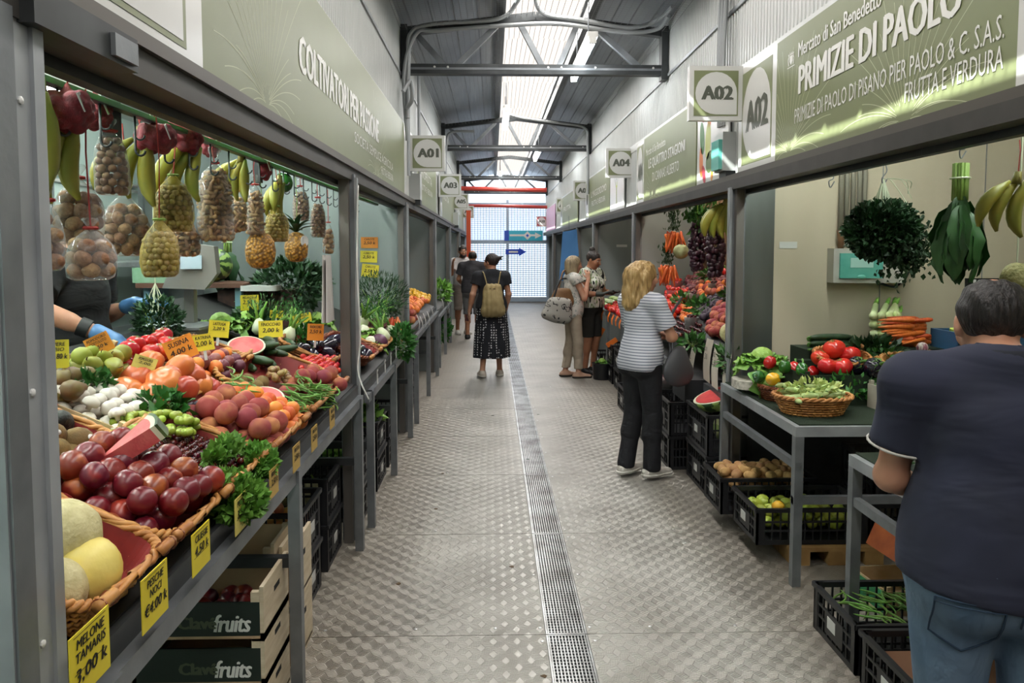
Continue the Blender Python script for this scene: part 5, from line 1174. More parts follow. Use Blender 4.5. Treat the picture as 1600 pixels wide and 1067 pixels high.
# ---- things on and behind the counter: scale, storage rack, watermelon
sx = LQ(322, 520, .1); t = thing('weighing_scale', 'grey weighing scale with tilted display head behind the tomatoes', 'scale', (-1.62, 3.98, 1.23)); GS = mat('scale_grey', '#8f8d88', .45)
MB().box((0, 0, .03), (.3, .32, .06)).obj('base', GS, t); MB().box((0, 0, .072), (.34, .34, .012)).obj('pan', STEEL_L, t); MB().box((.02, .12, .17), (.05, .05, .24)).obj('neck', GS, t)
hd = MB(); hd.prism([(-.13, -.05), (.07, -.06), (.13, .02), (.12, .16), (-.02, .18), (-.06, .12)], .22, rotm(PI / 2, 0, .25), (.03, .16, .32)); hd.obj('display_head', GS, t, True, ang=.4)
MB().box((.10, -.065, .40), (.10, .006, .07), rotm(-.2, 0, .25)).obj('screen', mat('lcd_blue', '#9fb6c4', .2), t)
conduit('wall_pipe', 'pale pipes running along the back wall of the left stall', [[(-3.17, 1.0, 2.35), (-3.17, 3.2, 2.35), (-3.17, 3.5, 2.25), (-3.17, 7.0, 2.25)], [(-3.17, 1.0, 2.30), (-3.17, 3.15, 2.30), (-3.17, 3.45, 2.2), (-3.17, 7.0, 2.2)]], .014, WHITE_S)
t = thing('storage_rack', 'grey storage rack along the back wall of the left stall', 'rack')
for y in (2.2, 4.6, 6.9):
    for x in (-3.1, -2.6): MB().span((x - .02, y - .02, 0), (x + .02, y + .02, 2.3)).obj('upright', STEEL, t)
for z in (.5, 1.05, 1.6): MB().span((-3.12, 2.15, z - .03), (-2.58, 6.95, z)).obj('shelf', STEEL_L, t)
for k, (y, z) in enumerate(((2.6, 1.6), (2.6, 1.85), (3.25, 1.6), (3.25, 1.85), (2.6, 1.05), (3.3, 1.05), (4.0, 1.05))):
    crate('black crate stacked high on the rack behind the hanging bananas' if z > 1.1 else 'black crate on the middle shelf of the rack', (-2.85, y, z + .001), .56, .38, .24, PI / 2, 1, 'crates on the back rack', notes=False)
lettuce('pale green lettuce on the storage rack behind the nut bags', 'lettuce', (-2.6, 3.95, 1.6), .16, n=12)
wmz = atY(336, 417, 5.3); t = thing('back_shelf', 'wooden shelf with blue brackets holding the whole watermelon', 'shelf', (wmz[0], 5.3, 0))
MB().span((-.45, -.2, 1.44), (.25, .2, 1.47)).obj('board', mat('dark_shelf_wood', '#5a3a2c', .6), t)
for x in (-.4, .2): MB().span((x - .02, -.15, 0), (x + .02, .15, 1.44)).obj('upright', mat('blue_upright', '#7fa6b8', .5), t)
wm = tag(roundish(.115, 1.1, 28, 14, 0, .04).obj('watermelon', RIND, None, 'all', (wmz[0], 5.3, 1.47 + .118), (1.45, 0, .3)), 'whole striped watermelon on the wooden shelf at the back', 'watermelon')
tag(MB().prism([rrect(i / 20, .3, .2, 6) for i in range(20)], .10).obj('wrapped_greens', mat('wrapped_green', '#8fb39a', .3, 0, '#6f9a70', 10, .3, .7), None, True, (wmz[0] - .36, 5.25, 1.471)), 'wrapped pale greens beside the whole watermelon', 'vegetables')
chard('dark green leaf bunch hanging on the back wall above the watermelon', atY(355, 385, 5.6), 10, .22, .09, LEAF_D, seed=3)
herb('parsley_bunch', 'dark parsley bunch with white root strings hanging by the scale', 'herb', atY(247, 503, 3.75), (.11, .10, .12), 900, .03, LEAF_D, seed=22)
t = thing('root_strings', 'pale strings gathered above the hanging parsley bunch', 'string', atY(243, 462, 3.75))
for k in range(9): MB().tube([(0, 0, .06), (jit(.03), jit(.03), 0), (jit(.06), jit(.06), -.08)], .0025, 4).obj('string', STEM_W, t)
MB().tube([(0, 0, .06), (0, 0, .95)], .002, 4).obj('string', STEM_W, t)
# plastic bags on the mid post
t = thing('plastic_bag_roll', 'white plastic bags hanging from a hook on the mid post', 'bag', atX(508, 452, -.93)); m = MB(); vs = []
for i in range(9):
    for j in range(13):
        f = i / 8; x = (j / 12 - .5) * (.12 + .05 * f); vs.append((.012 * math.sin(j * 1.9) * (.4 + f), x, .19 - .37 * f))
for off in (0, .02):
    m.add([(p[0] + off, p[1], p[2]) for p in vs], [(i * 13 + j, i * 13 + j + 1, (i + 1) * 13 + j + 1, (i + 1) * 13 + j) for i in range(8) for j in range(12)])
m.obj('bag_sheet', mat('white_plastic', '#cfcac6', .35, spec=.6), t, 'all'); MB().tube([(0, 0, .18), (0, .01, .24)], .003, 5).obj('hook', STEEL, t)
t = thing('white_cable', 'thin white cable running down the mid post', 'cable'); MB().tube(curve([(-.75, 4.33, 2.05), (-.76, 4.33, 1.6), (-.75, 4.34, 1.2), (-.76, 4.32, 1.0), (-.70, 4.3, .85)]), .005, 6).obj('cable', WHITE_S, t, 'all')
# ---- the hanging row
t = thing('hook_rail', 'green and black hook rail under the left lintel', 'rail')
MB().span((-1.0, 1.25, 2.10), (-.985, 7.0, 2.155)).obj('green_strip', mat('green_strip', '#5fb53a', .35, 0, '#4fa832', 3, .3, .7), t); MB().span((-1.06, 1.25, 2.085), (-1.03, 7.0, 2.10)).obj('black_bar', STEEL_D, t)
for y in (2.2, 3.55): MB().span((-1.09, y, 2.0), (-1.06, y + .05, 2.6)).obj('strap', STEEL_D, t)
hk = MB(); 
for k in range(22):
    y = 1.7 + k * .2; z = 2.085; q = MB().tube([(-1.045, y, z), (-1.045, y, z - .10)] + [(-1.045 + .014 - .014 * math.cos(a), y, z - .10 - .014 * math.sin(a)) for a in np.linspace(0, PI, 7)] , .0035, 5)
    q.tube([(-1.045, y, z - .06)] + [(-1.045 + .014 - .014 * math.cos(a), y, z - .055 - .014 * math.sin(a)) for a in np.linspace(0, PI, 7)], .003, 5); q.obj('hook', STEEL_D, t, 'all')
STRING_R = mat('red_string', '#a3302c', .7)
def hang_string(t, z, m=STRING_R, dx=0): MB().tube([(0, 0, z), (jit(.01), jit(.01), (z + dx) / 2 + .02), (0, 0, dx)], .0022, 4).obj('string', m, t)
NUT = {'walnut': (roundish(.0195, 1.12, 10, 7, .06, .03, lump=.02).mesh('walnut', mat('walnut_shell', '#a07650', .65, 0, '#7d5636', 90, .35, .7, ov=.14, bump=.4, bs=200), 'all'), .020),
       'hazelnut': (roundish(.012, 1.0, 9, 6, 0, .03).mesh('hazelnut', mat('hazelnut_shell', '#8f6a4c', .5, 0, '#6f4c34', 60, .35, .7, ov=.14), 'all'), .0125),
       'pistachio': (roundish(.0098, 1.25, 8, 6, .12, .03).mesh('pistachio', mat('pistachio_shell', '#a8925c', .55, 0, '#756640', 60, .35, .7, ov=.2), 'all'), .0105),
       'peanut': (MB().tube([(0, 0, -.019), (0, 0, -.012), (0, 0, 0), (0, 0, .012), (0, 0, .019)], [.003, .0085, .0065, .0085, .003], 7).mesh('peanut', mat('peanut_shell', '#b8946a', .7, 0, '#946f46', 60, .35, .7, ov=.14), 'all'), .012)}
CLEAR = film('clear_film', '#cfd2d0', .93, .1); NETY = film('yellow_net', '#b39a34', .82, .5)
def nut_bag(kind, px, py, wpx, hpx, X, label, net=False, tall=False):
    c = atX(px, py, X); k = c[1] / F; wd = wpx * k * 1.12; ht = hpx * k * 1.1; me, r = NUT[kind]
    t = thing('nut_bag', label, 'bag', c, (0, 0, RN.uniform(-.5, .5)), 'nut bags hanging in the left stall')
    R_ = wd / 2; H = ht
    pf = [(.70, -.5), (.92, -.44), (1.0, -.25), (.98, -.02), (.86, .16), (.62, .30), (.32, .42), (.12, .50)] if not tall else [(.78, -.5), (.95, -.46), (1.0, -.3), (.95, 0), (.86, .22), (.62, .38), (.3, .46), (.12, .5)]
    def rad(z):
        z /= H
        for (r0, z0), (r1, z1) in zip(pf, pf[1:]):
            if z0 <= z <= z1: return (r0 + (r1 - r0) * (z - z0) / (z1 - z0)) * R_
        return .1 * R_
    g = random.Random(px); q = .72                                          # flatter front to back
    bag = MB().lathe([(a * R_, z * H) for a, z in pf] + ([] if net else [(.10 * R_, .53 * H), (.35 * R_, .66 * H), (.30 * R_, .70 * H)]), 20, fn=lambda a, r_, z: r_ * (1 + .05 * math.sin(3 * a + z * 40) + .03 * math.sin(7 * a)), M=Matrix.Diagonal((q, 1, 1)))
    bag.f = bag.f[:-1] if not net else bag.f; bag.mi = bag.mi[:len(bag.f)]
    bag.obj('net' if net else 'film', NETY if net else CLEAR, t, 'all')
    top = .30 * H if not tall else .38 * H; z = -.5 * H + r * 1.1; row = 0
    while z < top:
        for sc_ in (1.0, .45):
            rr = max(0, rad(z) * .93 * sc_ - r); n = max(1, int(2 * PI * rr * .92 / (2 * r)))
            if sc_ < 1 and rr < r: continue
            for i in range(n):
                a = 2 * PI * (i + .5 * (row % 2)) / n + g.uniform(-.08, .08)
                o = ob(kind, me, t, (math.cos(a) * rr * q, math.sin(a) * rr, z + g.uniform(-.2, .2) * r), (g.uniform(0, 6), g.uniform(0, 6), g.uniform(0, 6)), g.uniform(.92, 1.08))
        z += r * 1.55; row += 1
    MB().tube([(.016 * math.cos(a), .016 * math.sin(a), .505 * H) for a in np.linspace(0, 2 * PI, 9)], .004, 5).obj('tie', STRING_R if not net else STEM, t)
    hang_string(t, .5 * H, dx=2.09 - c[2]); return t
for a in (('walnut', 75, 368, 52, 98, -1.02, 'clear bag of walnuts beside the near post'), ('walnut', 123, 330, 84, 92, -1.06, 'wide clear bag of walnuts tied with red string'), ('walnut', 143, 397, 82, 72, -1.0, 'low clear bag of walnuts over the stallholder'),
          ('walnut', 196, 352, 78, 86, -1.16, 'clear walnut bag behind the two front ones'), ('hazelnut', 174, 255, 50, 88, -1.06, 'tall clear bag of round nuts under a plastic knot', False, True),
          ('pistachio', 272, 318, 64, 78, -1.05, 'yellow net of greenish shell nuts, upper one', True), ('pistachio', 250, 388, 70, 80, -1.0, 'bulging yellow net of shell nuts hanging lowest', True),
          ('peanut', 337, 316, 62, 108, -1.05, 'tall clear bag of peanuts in the middle of the row', False, True), ('peanut', 288, 372, 50, 52, -1.14, 'small clear bag of peanuts behind the low yellow net'), ('peanut', 372, 330, 40, 56, -1.16, 'small clear bag of peanuts right of the tall one'),
          ('peanut', 399, 328, 32, 70, -1.06, 'slim clear bag of peanuts above the first pineapple', False, True), ('pistachio', 432, 350, 44, 50, -1.05, 'yellow net of shell nuts above the second pineapple', True),
          ('hazelnut', 470, 318, 32, 48, -1.08, 'clear bag of nuts left of the last hazelnut bag'), ('hazelnut', 497, 340, 27, 56, -1.04, 'last clear bag of hazelnuts tied with pink string'), ('walnut', 513, 372, 20, 44, -1.1, 'clear walnut bag half hidden behind the mid post')): nut_bag(*a)
NETR = mat('red_net', '#8f2430', .6, 0, '#661823', 60, .3, .7, bump=.5, bs=400)
def red_bag(px, py, wpx, hpx, X, label, seed):
    c = atX(px, py, X); k = c[1] / F; g = random.Random(seed); R_ = wpx * k / 2 * 1.12; H = hpx * k / 2 * 1.02
    s = SDF((-R_ * 1.5, -R_ * 1.5, -H * 1.5), (R_ * 1.5, R_ * 1.5, H * 2), max(.004, R_ / 14))
    for i in range(22):
        a = i * 2.4; z = -.85 + 1.5 * i / 21; q = math.sqrt(1 - min(.99, z * z)) * .66; s.ell((math.cos(a) * R_ * q, math.sin(a) * R_ * q, z * H * .8), (R_ * g.uniform(.30, .38),) * 3, R_ * .07)
    s.ell((0, 0, 0), (R_ * .7, R_ * .7, H * .75), R_ * .08); s.cone((0, 0, H * .4), (0, 0, H * 1.15), R_ * .42, R_ * .08, R_ * .15); t = tag(ob('red_net_bag', s.mesh('red_net_bag', NETR), None, c), label, 'bag', 'red net bags')
    hang_string(t, H * 1.1, dx=2.09 - c[2])
    MB().box((R_ * .75, -R_ * .35, H * .3), (.003, .03, .045), rotm(.3, -.3, .2)).obj('label_strip', WHITE_S, t); return t
for k, a in enumerate(((106, 172, 68, 66, -1.02, 'large dark red net bag nearest the post'), (150, 176, 46, 56, -1.08, 'red net bag with round lumps behind the first'), (243, 214, 56, 44, -1.04, 'pinkish red net bag with white label in the middle'),
                       (290, 208, 50, 74, -1.06, 'long dark red net bag with white tags'), (329, 228, 28, 40, -1.1, 'small red net bag of shallots'), (410, 265, 26, 36, -1.06, 'bright red net bag at the far end of the row'))): red_bag(*a, seed=k)
BAN = mat('banana_skin', '#9c9434', .45, 0, '#7d8a34', 9, .4, .7, ov=.12)
def banana_mesh(): return MB().tube([(.0, .055 * math.sin(t * 2.3) - .0, -.19 * t) for t in np.linspace(0, 1, 9)], [.007, .013, .0215, .0245, .025, .024, .021, .013, .006], 8).mesh('banana', BAN, 'all')
BM = banana_mesh()
def bananas(px, py, n, X, label, s=1.0, yaw=0, dz=.09):
    c = atX(px, py, X); t = thing('banana_hand', label, 'bananas', (c[0], c[1], c[2] + dz * s), (0, 0, yaw), 'banana hands'); t.scale = (s,) * 3
    MB().tube([(0, 0, .035), (0, .004, -.01)], [.012, .018], 7).obj('crown', mat('banana_crown', '#7c7232', .6), t, 'all')
    for k in range(n):
        f = (k - (n - 1) / 2) / max(1, n - 1); ob('banana', BM, t, (.0, f * .05, .0), (f * .55 + .1, jit(.12), f * .9 + (PI if k % 2 and n > 3 else 0) * .12), RN.uniform(.92, 1.05))
    hang_string(t, .03, STRING_R, (2.09 - c[2]) / s - dz); return t
bananas(64, 215, 3, -1.03, 'green banana hand half behind the near post', 1.1, .9); bananas(104, 250, 4, -1.04, 'yellowish banana hand under the first red net', 1.05, 1.8)
bananas(222, 265, 3, -1.08, 'yellow bananas left of the pinkish red net', 1.05, 1.4); bananas(303, 270, 3, -1.04, 'bright banana hand above the tall peanut bag', 1.0, 2.2); bananas(378, 282, 4, -1.06, 'green banana hand above the slim peanut bag', .95, 1.0); bananas(438, 312, 4, -1.04, 'banana hand above the second yellow net', .95, 2.4)
PINE = bpy.data.materials.new('pineapple_rind'); PINE.use_nodes = True
_n = PINE.node_tree.nodes; _l = PINE.node_tree.links; _v = _n.new('ShaderNodeTexVoronoi'); _v.inputs['Scale'].default_value = 75; _t = _n.new('ShaderNodeTexCoord'); _l.new(_t.outputs['Object'], _v.inputs['Vector'])
_r = _n.new('ShaderNodeValToRGB'); _r.color_ramp.elements[0].color = srgb('#d69a35'); _r.color_ramp.elements[1].color = srgb('#6d4a1a'); _r.color_ramp.elements[1].position = .7; _l.new(_v.outputs['Distance'], _r.inputs[0]); _l.new(_r.outputs[0], _n['Principled BSDF'].inputs['Base Color'])
_b = _n.new('ShaderNodeBump'); _b.inputs['Strength'].default_value = 1; _b.inputs['Distance'].default_value = .006; _b.invert = True; _l.new(_v.outputs['Distance'], _b.inputs['Height']); _l.new(_b.outputs[0], _n['Principled BSDF'].inputs['Normal'])
def pineapple(px, py, wpx, hpx, X, label, crown):
    c = atX(px, py, X); k = c[1] / F; R_ = wpx * k / 2; H = hpx * k
    t = thing('pineapple', label, 'pineapple', c); MB().lathe([(.02, -H / 2), (.6 * R_, -H * .47), (.92 * R_, -H * .3), (R_, -H * .02), (.9 * R_, H * .25), (.6 * R_, H * .44), (.25 * R_, H * .5)], 18).obj('fruit', PINE, t, 'all')
    if crown:
        me = leaf_mesh('crown_leaf', .13, .03, LEAF_D, .5, .4)
        for i in range(16): o = ob('crown_leaf', me, t, (0, 0, H * .46)); o.rotation_euler = Euler((.4 + 1.0 * i / 16, 0, i * 2.4), 'XYZ')
        MB().prism([(.03 * math.cos(i * .5), .03 * math.sin(i * .5)) for i in range(13)], .001, rotm(0, PI / 2, -.5), (R_ * .8, -R_ * .45, H * .2)).obj('label_disc', WHITE_S, t)
        for e in (-1, 1): MB().box((R_ * .85, e * .05 - R_ * .4, H * .2), (.002, .045, .035)).obj('label_wing', WHITE_S, t)
    hang_string(t, H * .48, STEM, 2.09 - c[2])
pineapple(407, 391, 46, 56, -1.05, 'golden pineapple without leaves hanging in the row', False); pineapple(463, 386, 36, 46, -1.05, 'golden pineapple with crown and round pink label', True)
tag(ob('green_pepper_bag', P['green_pepper'].o.data, None, atX(443, 285, -1.08), (0, 0, .4), 1.2), 'dark green pepper hanging at the far end of the row', 'pepper')
# ================================================================ near right stall (A02)
TURF = mat('green_turf', '#1c2f18', .9, 0, '#142512', 120, .3, .7, bump=.8, bs=300)
def table(label, x0, x1, y0, y1, z, under=.42):
    t = thing('steel_table', label, 'table')
    MB().span((x0, y0, z - .05), (x1, y1, z)).obj('table_top', STEEL_L, t); MB().span((x0 + .03, y0 + .03, z), (x1, y1, z + .006)).obj('turf_mat', TURF, t)
    for x in (x0 + .022, x1 - .022):
        for y in (y0 + .022, y1 - .022): MB().span((x - .022, y - .022, 0), (x + .022, y + .022, z - .05)).obj('leg', STEEL, t)
    MB().span((x0, y0 + .01, under - .02), (x1, y0 + .04, under + .02)).obj('rail', STEEL, t); MB().span((x0 + .005, y0, z - .22), (x0 + .035, y1, z - .18)).obj('rail', STEEL, t)
    return t
table('steel table with a turf mat in front of the cream wall', 1.50, 3.1, 3.72, 4.98, .816, .44); table('second steel table beside the man in the navy shirt', 1.56, 2.9, 2.2, 3.28, .80, .42)
def tier(label, x0, x1, y0, y1, z0, z1): return tag(MB().span((x0, y0, z0), (x1, y1, z1)).obj('display_box', TURF), label, 'box')
TZ = .8225
low_box('wooden_box', 'turf covered box propping up the tomato and eggplant baskets', (2.25, 4.42, TZ), (0, 0, 0), 1.0, .42, .17, m=TURF)
low_box('wooden_box', 'small white wooden box right of the oval basket', (2.16, 4.10, TZ), (0, 0, .1), .14, .16, .13, m=mat('whitewashed_box', '#b9b2a2', .7, 0, '#a39c8c', 8, .3, .7))
herb('zucchini_leaves', 'green leafy tops behind the oval zucchini basket', 'leaf vegetable', (1.98, 4.2, TZ + .10), (.18, .05, .07), 160, .05, LEAF, seed=35)
tag(MB().span((1.72, 5.06, 0), (3.2, 5.09, .74)).obj('leaning_sheet', STEEL_D), 'dark steel sheet leaning on the wall under the first right table', 'metal sheet')  # dark grey panel, put in also to darken the wall under the table
tier('tall turf covered box at the back of the table under the leeks', 1.95, 3.0, 4.66, 4.96, TZ, 1.07)
G2 = 'baskets on the right table'
c = atZ(1287, 640, .87); basket('oval wicker basket of pale zucchini with blossoms', .40, .30, .095, (c[0], 4.02, TZ), (0, 0, 0), False, G2, 2.2, liner=False, flare=.25)
bz = c[0]
g = random.Random(4)
for k in range(26):
    x = bz + g.uniform(-.16, .16); y = 4.02 + g.uniform(-.11, .10); o = P['pale_zucchini'].place((x, y, TZ + .085 + g.uniform(0, .045)), (g.uniform(-.3, .3), g.uniform(-.3, .3), g.uniform(.2, 2.6)), g.uniform(.75, 1.05), 'pale ribbed zucchini heaped in the oval basket', 'pale zucchini in the oval basket')
bl = mat('zucchini_blossom', '#c8cf86', .5, 0, '#9db75a', 20, .3, .7)
herb('zucchini_blossoms', 'pale green blossoms on the zucchini in the oval basket', 'blossom', (bz, 4.03, TZ + .135), (.16, .11, .03), 160, .035, bl, seed=30, wd=.6)
basket('dark wicker basket of peppers by the steel post', .30, .34, .08, (1.70, 4.42, TZ), (0, 0, 0), False, G2, 2.4, WICK_D, liner=False, flare=.2)
tag(MB().prism([rrect(i / 24, .26, .24, 3) for i in range(24)], .05).obj('white_wicker_tray', mat('white_wicker', '#c9c4b8', .7, 0, '#a9a498', 40, .4, .6, bump=.5, bs=120), None, True, (1.60, 4.62, TZ + .03)), 'white woven tray under the lettuce by the post', 'tray')
lettuce('big frilly green lettuce beside the steel post', 'lettuce', (1.66, 4.66, TZ + .13), .15, n=18); lettuce('pale cone cabbage below the big lettuce', 'cabbage', (1.585, 4.47, TZ + .075), .085, CAB, 12, (PI / 2, 0, .6), name='cabbage')
for k, px, py, Y, rot, lab in (('yellow_pepper', 1208, 592, 4.30, (1.3, .2, .9), 'yellow bell pepper at the edge of the dark basket'), ('green_pepper', 1185, 588, 4.38, (1.3, .2, -.8), 'long green pepper left of the yellow one'), ('red_pepper', 1203, 566, 4.48, (.2, .3, 0), 'red bell pepper in front of the lettuce'),
                               ('green_pepper', 1226, 573, 4.42, (.2, -.1, 1), 'green bell pepper right of the red one'), ('green_pepper', 1253, 577, 4.32, (.4, .2, 2), 'dark green bell pepper before the tomatoes'), ('red_pepper', 1240, 575, 4.5, (.6, .2, 2), 'red pepper half hidden between green ones'), ('red_pepper', 1270, 581, 4.42, (1.2, .2, 2), 'red pepper tip under the tomato basket')):
    P[k].place(atY(px, py, Y), rot, .95, lab, 'bell peppers on the right table')
T2 = TZ + .19
basket('wicker basket of five big tomatoes', .30, .26, .07, (2.03, 4.40, T2), (.25, 0, 0), True, G2, 2.6, liner=False, flare=.2)
for px, py, Y, s in ((1303, 545, 4.45, 1.6), (1328, 555, 4.42, 1.5), (1282, 560, 4.40, 1.35), (1293, 572, 4.29, 1.35), (1316, 573, 4.27, 1.4)): P['tomato'].place(atY(px, py, Y), (g.uniform(-.3, .5), .1, g.uniform(0, 6)), s, 'big red tomato in the wicker basket on the right table', 'big tomatoes on the right table')
basket('wicker basket of round eggplants, partly behind the man', .32, .30, .08, (2.36, 4.25, TZ + .15), (.3, 0, 0), True, G2, 2.6, liner=False, flare=.2)
for px, py, Y, s in ((1338, 571, 4.3, .95), (1366, 575, 4.22, 1.05), (1392, 582, 4.25, .95)): P['round_eggplant'].place(atY(px, py, Y), (1.0, .3, g.uniform(-1, 1)), s, 'round glossy eggplant in the basket on the right table', 'round eggplants on the right table')
for k in range(7):
    c = atY(1294 + (k % 3) * 3, 524 + 7 * (k // 2) * .9 + (k % 2) * 3, 4.72); P['cucumber'].place((c[0] - .02, 4.62 + .045 * (k % 3), c[2]), (0, 0, PI / 2 + .1 + jit(.12)), 1.0, 'dark green cucumber in the row behind the tomatoes', 'cucumbers behind the tomatoes')
tag(MB().span((1.85, 4.59, TZ + .0), (2.2, 4.655, 1.02)).obj('display_box', TURF), 'narrow turf covered box under the cucumbers', 'box')
herb('leafy_greens', 'dark leafy greens between the cucumbers and eggplants', 'leaf vegetable', atY(1365, 552, 4.5), (.16, .1, .07), 320, .06, LEAF_D, seed=31); herb('green_blossoms', 'light green leafy tops above the round eggplants', 'leaf vegetable', atY(1382, 560, 4.42), (.1, .08, .05), 160, .045, LEAF, seed=32)
LEEK = mat('leek_white', '#d5dcae', .45, 0, '#b6c77e', 10, .3, .7)
for k in range(11):
    c = atY(1362 + (k % 4) * 12, 492 + 14 * (k // 4), 4.72)
    t = thing('leek', 'white leek with green top lying in the stack by the cream wall', 'leek', (c[0], 4.7, c[2] - .005), (.12, 0, -.55 + jit(.1)), 'stacked leeks'); t.scale = (1.25,) * 3
    MB().tube([(0, -.02, 0), (0, 0, 0), (0, .06, 0), (0, .24, .01)], [.008, .021, .016, .014], 9).obj('shaft', LEEK, t, 'all'); MB().tube([(0, .23, .01), (0, .30, .015), (0, .38, .02)], [.015, .019, .012], 7, True, .5).obj('green_top', LEAF_L, t, 'all')
for k in range(26):
    c = atY(1412 + (k % 3) * 15 + jit(4), 499 + 5.0 * (k // 3), 4.6); t = ob('carrot', carrot_me, None, (c[0] + .05, 4.6 + jit(.05), c[2]), (jit(.1), PI / 2 + jit(.1), jit(.35)), RN.uniform(1.05, 1.35)); tag(t, 'clean orange carrot in the stack beside the leeks', 'carrot', 'stacked carrots')
tag(MB().span((2.30, 4.50, 1.13 - .31), (2.78, 4.64, 1.10)).obj('display_box', TURF), 'turf covered box under the stacked carrots', 'box')
c = atY(1441, 543, 4.45); tag(roundish(.035, .95, 14, 9, 0, .02, 8, .05, lump=.03).obj('radicchio_head', mat('radicchio_stripe', '#8a4a5c', .4, 0, '#dccfc8', 25, .4, .6, stretch=(3, 3, .6)), None, 'all', c), 'small purple and white striped head beside the carrots', 'radicchio')
t = thing('blue_crate', 'blue crate of pale green peppers behind the man', 'crate', (2.98, 4.5, 1.05)); BLU = mat('blue_crate_plastic', '#2f5a80', .5)
for a, b in (((-.28, -.15, 0), (.28, -.135, .16)), ((-.28, .135, 0), (.28, .15, .16)), ((-.28, -.15, 0), (-.265, .15, .16)), ((.265, -.15, 0), (.28, .15, .16))): MB().span(a, b).obj('side', BLU, t)
MB().span((-.28, -.15, 0), (.28, .15, .012)).obj('bottom', BLU, t)
tag(MB().span((2.66, 4.32, TZ), (3.1, 4.655, 1.05)).obj('display_box', TURF), 'turf covered box under the blue crate', 'box')
PPM = mat('pale_pepper', '#c3c95a', .3, 0, '#a9b84a', 10, .4, .7)
for k in range(9):
    tag(MB().tube([(0, -.06, 0), (0, -.03, 0), (0, .02, 0), (0, .06, .005)], [.004, .015, .02, .012], 9).obj('pale_pepper', PPM, None, 'all', (2.78 + .05 * (k % 5), 4.42 + .06 * (k // 5), 1.2 + .01 * (k % 2)), (jit(.3), jit(.3), 1.2 + jit(.5))), 'pale yellow green pepper in the blue crate', 'pepper', 'pale peppers in the blue crate')
# second table: tray of dark grapes, receipt paper
t = thing('grey_tray', 'grey tray on the second table beside the man', 'tray', (1.86, 3.02, .806)); MB().prism([rrect(i / 24, .44, .34, 5) for i in range(24)], .05).obj('tray_body', mat('zinc_tray', '#8c9492', .4, .5), t, True)
grapes('dark red bunch of small onions in the tray beside the man', (1.80, 3.05, .90), mat('dark_red_bulb', '#5a1f30', .3, 0, '#7a3a48', 20, .4, .7, ov=.15), 40, .014, (0, 0, 1), .2, .08, name='bulb_bunch', cat='onions')
herb('leafy_greens', 'green leaves at the edge of the second table', 'leaf vegetable', (1.68, 2.98, .88), (.1, .1, .03), 90, .06, LEAF, seed=33)
m = MB(); n = 14; PW = mat('receipt_paper', '#dcdad4', .6)
pts = [(1.70 - .13 * f, 3.02 - .02 * f, .93 + .03 * math.sin(f * 2.4) - .17 * f * f) for f in np.linspace(0, 1, n)]
for w0, zz_ in ((0, 0),):
    m.add([(p[0], p[1] - .04, p[2]) for p in pts] + [(p[0] + .02, p[1] + .04, p[2] + .004) for p in pts], [(i, i + 1, n + i + 1, n + i) for i in range(n - 1)])
rp = tag(m.obj('paper_strip', PW, None, 'all'), 'curling white handwritten paper strip over the edge of the second table', 'paper')
sc_ = MB()
for i in range(2, n - 1):
    a = Vector(pts[i]); b = Vector(pts[i + 1]); q = a.lerp(b, .4)
    sc_.bar((q.x - .0015, q.y - .03 + .006 * (i % 3), q.z + .0012), (q.x + .012, q.y + .022 - .008 * (i % 2), q.z + .0045), .003, .001)
stuff(sc_.obj('handwriting', INK, rp))
# crates on the right
GC = 'crates below the right tables'
crate('black crate of potatoes below the first table', (1.66, 4.68, .10), .58, .36, .22, 0, -1, GC); crate('black crate of green lemons below the first table', (1.73, 4.22, .10), .62, .40, .20, 0, -1, GC)
heap('potato', (1.66, 4.68, .24), .26, .15, .034, 2, 'clean pale potato in the black crate', 'potatoes in the black crate', spin=lambda: (PI / 2 + jit(.4), jit(.4), RN.uniform(0, 6.3)), mx=70, rc=5, gap=2.1, shrink=.3)
heap('lime', (1.73, 4.22, .16), .27, .15, .034, 3, 'yellow green lemon in the black crate', 'green lemons in the black crate', spin=lambda: (RN.uniform(.5, 1.8), jit(.4), RN.uniform(0, 6.3)), mx=58, rc=5, shrink=.4)
P['lemon'].place(atY(1216, 791, 4.08), (1.2, .2, .5), 1, 'single yellow lemon on top of the green ones')
t = thing('pallet', 'low wooden pallet carrying the lemon and potato crates', 'pallet', (1.75, 4.4, 0)); PWd = mat('pallet_wood', '#a8834f', .75, 0, '#86643a', 9, .3, .7, stretch=(1, 6, 1))
for x in (-.1, .1, .3): MB().span((x - .05, -.42, 0), (x + .05, .45, .075)).obj('bearer', PWd, t)
for y in (-.36, -.14, .08, .3): MB().span((-.16, y - .06, .075), (.36, y + .06, .097)).obj('board', PWd, t)
ORW = mat('orange_box_wood', '#a8592c', .65, 0, '#8a4322', 10, .3, .7); GRB = mat('green_box_print', '#2f8a58', .5)
low_box('fruit_box', 'orange printed wooden fruit box tilted under the table', (2.02, 3.58, .17), (.0, .42, .1), .34, .24, .13, m=ORW, cat='crate'); low_box('fruit_box', 'green edged wooden fruit box under the orange one', (2.0, 3.56, .0), (0, 0, .1), .40, .28, .12, m=WOOD, cat='crate'); MB().span((-.206, -.13, .01), (-.203, .13, .11)).obj('green_print', GRB, bpy.data.objects['fruit_box.001'])
crate('black crate of green beans on the floor by the aisle', (1.72, 3.12, 0), .56, .40, .21, 0, -1, GC); crate('nearest black crate on the floor beside the man', (1.72, 2.66, 0), .56, .44, .21, 0, -1, GC); 
bx_ = [(-.24, -.16), (.24, -.16), (.24, .16), (-.24, .16)]
beans(bx_, 75, .0, 'long green bean in the black floor crate', 'beans in the floor crate', lambda u, v, w_: np.array([1.72 + u, 3.12 + v, .15 + w_]), .08)
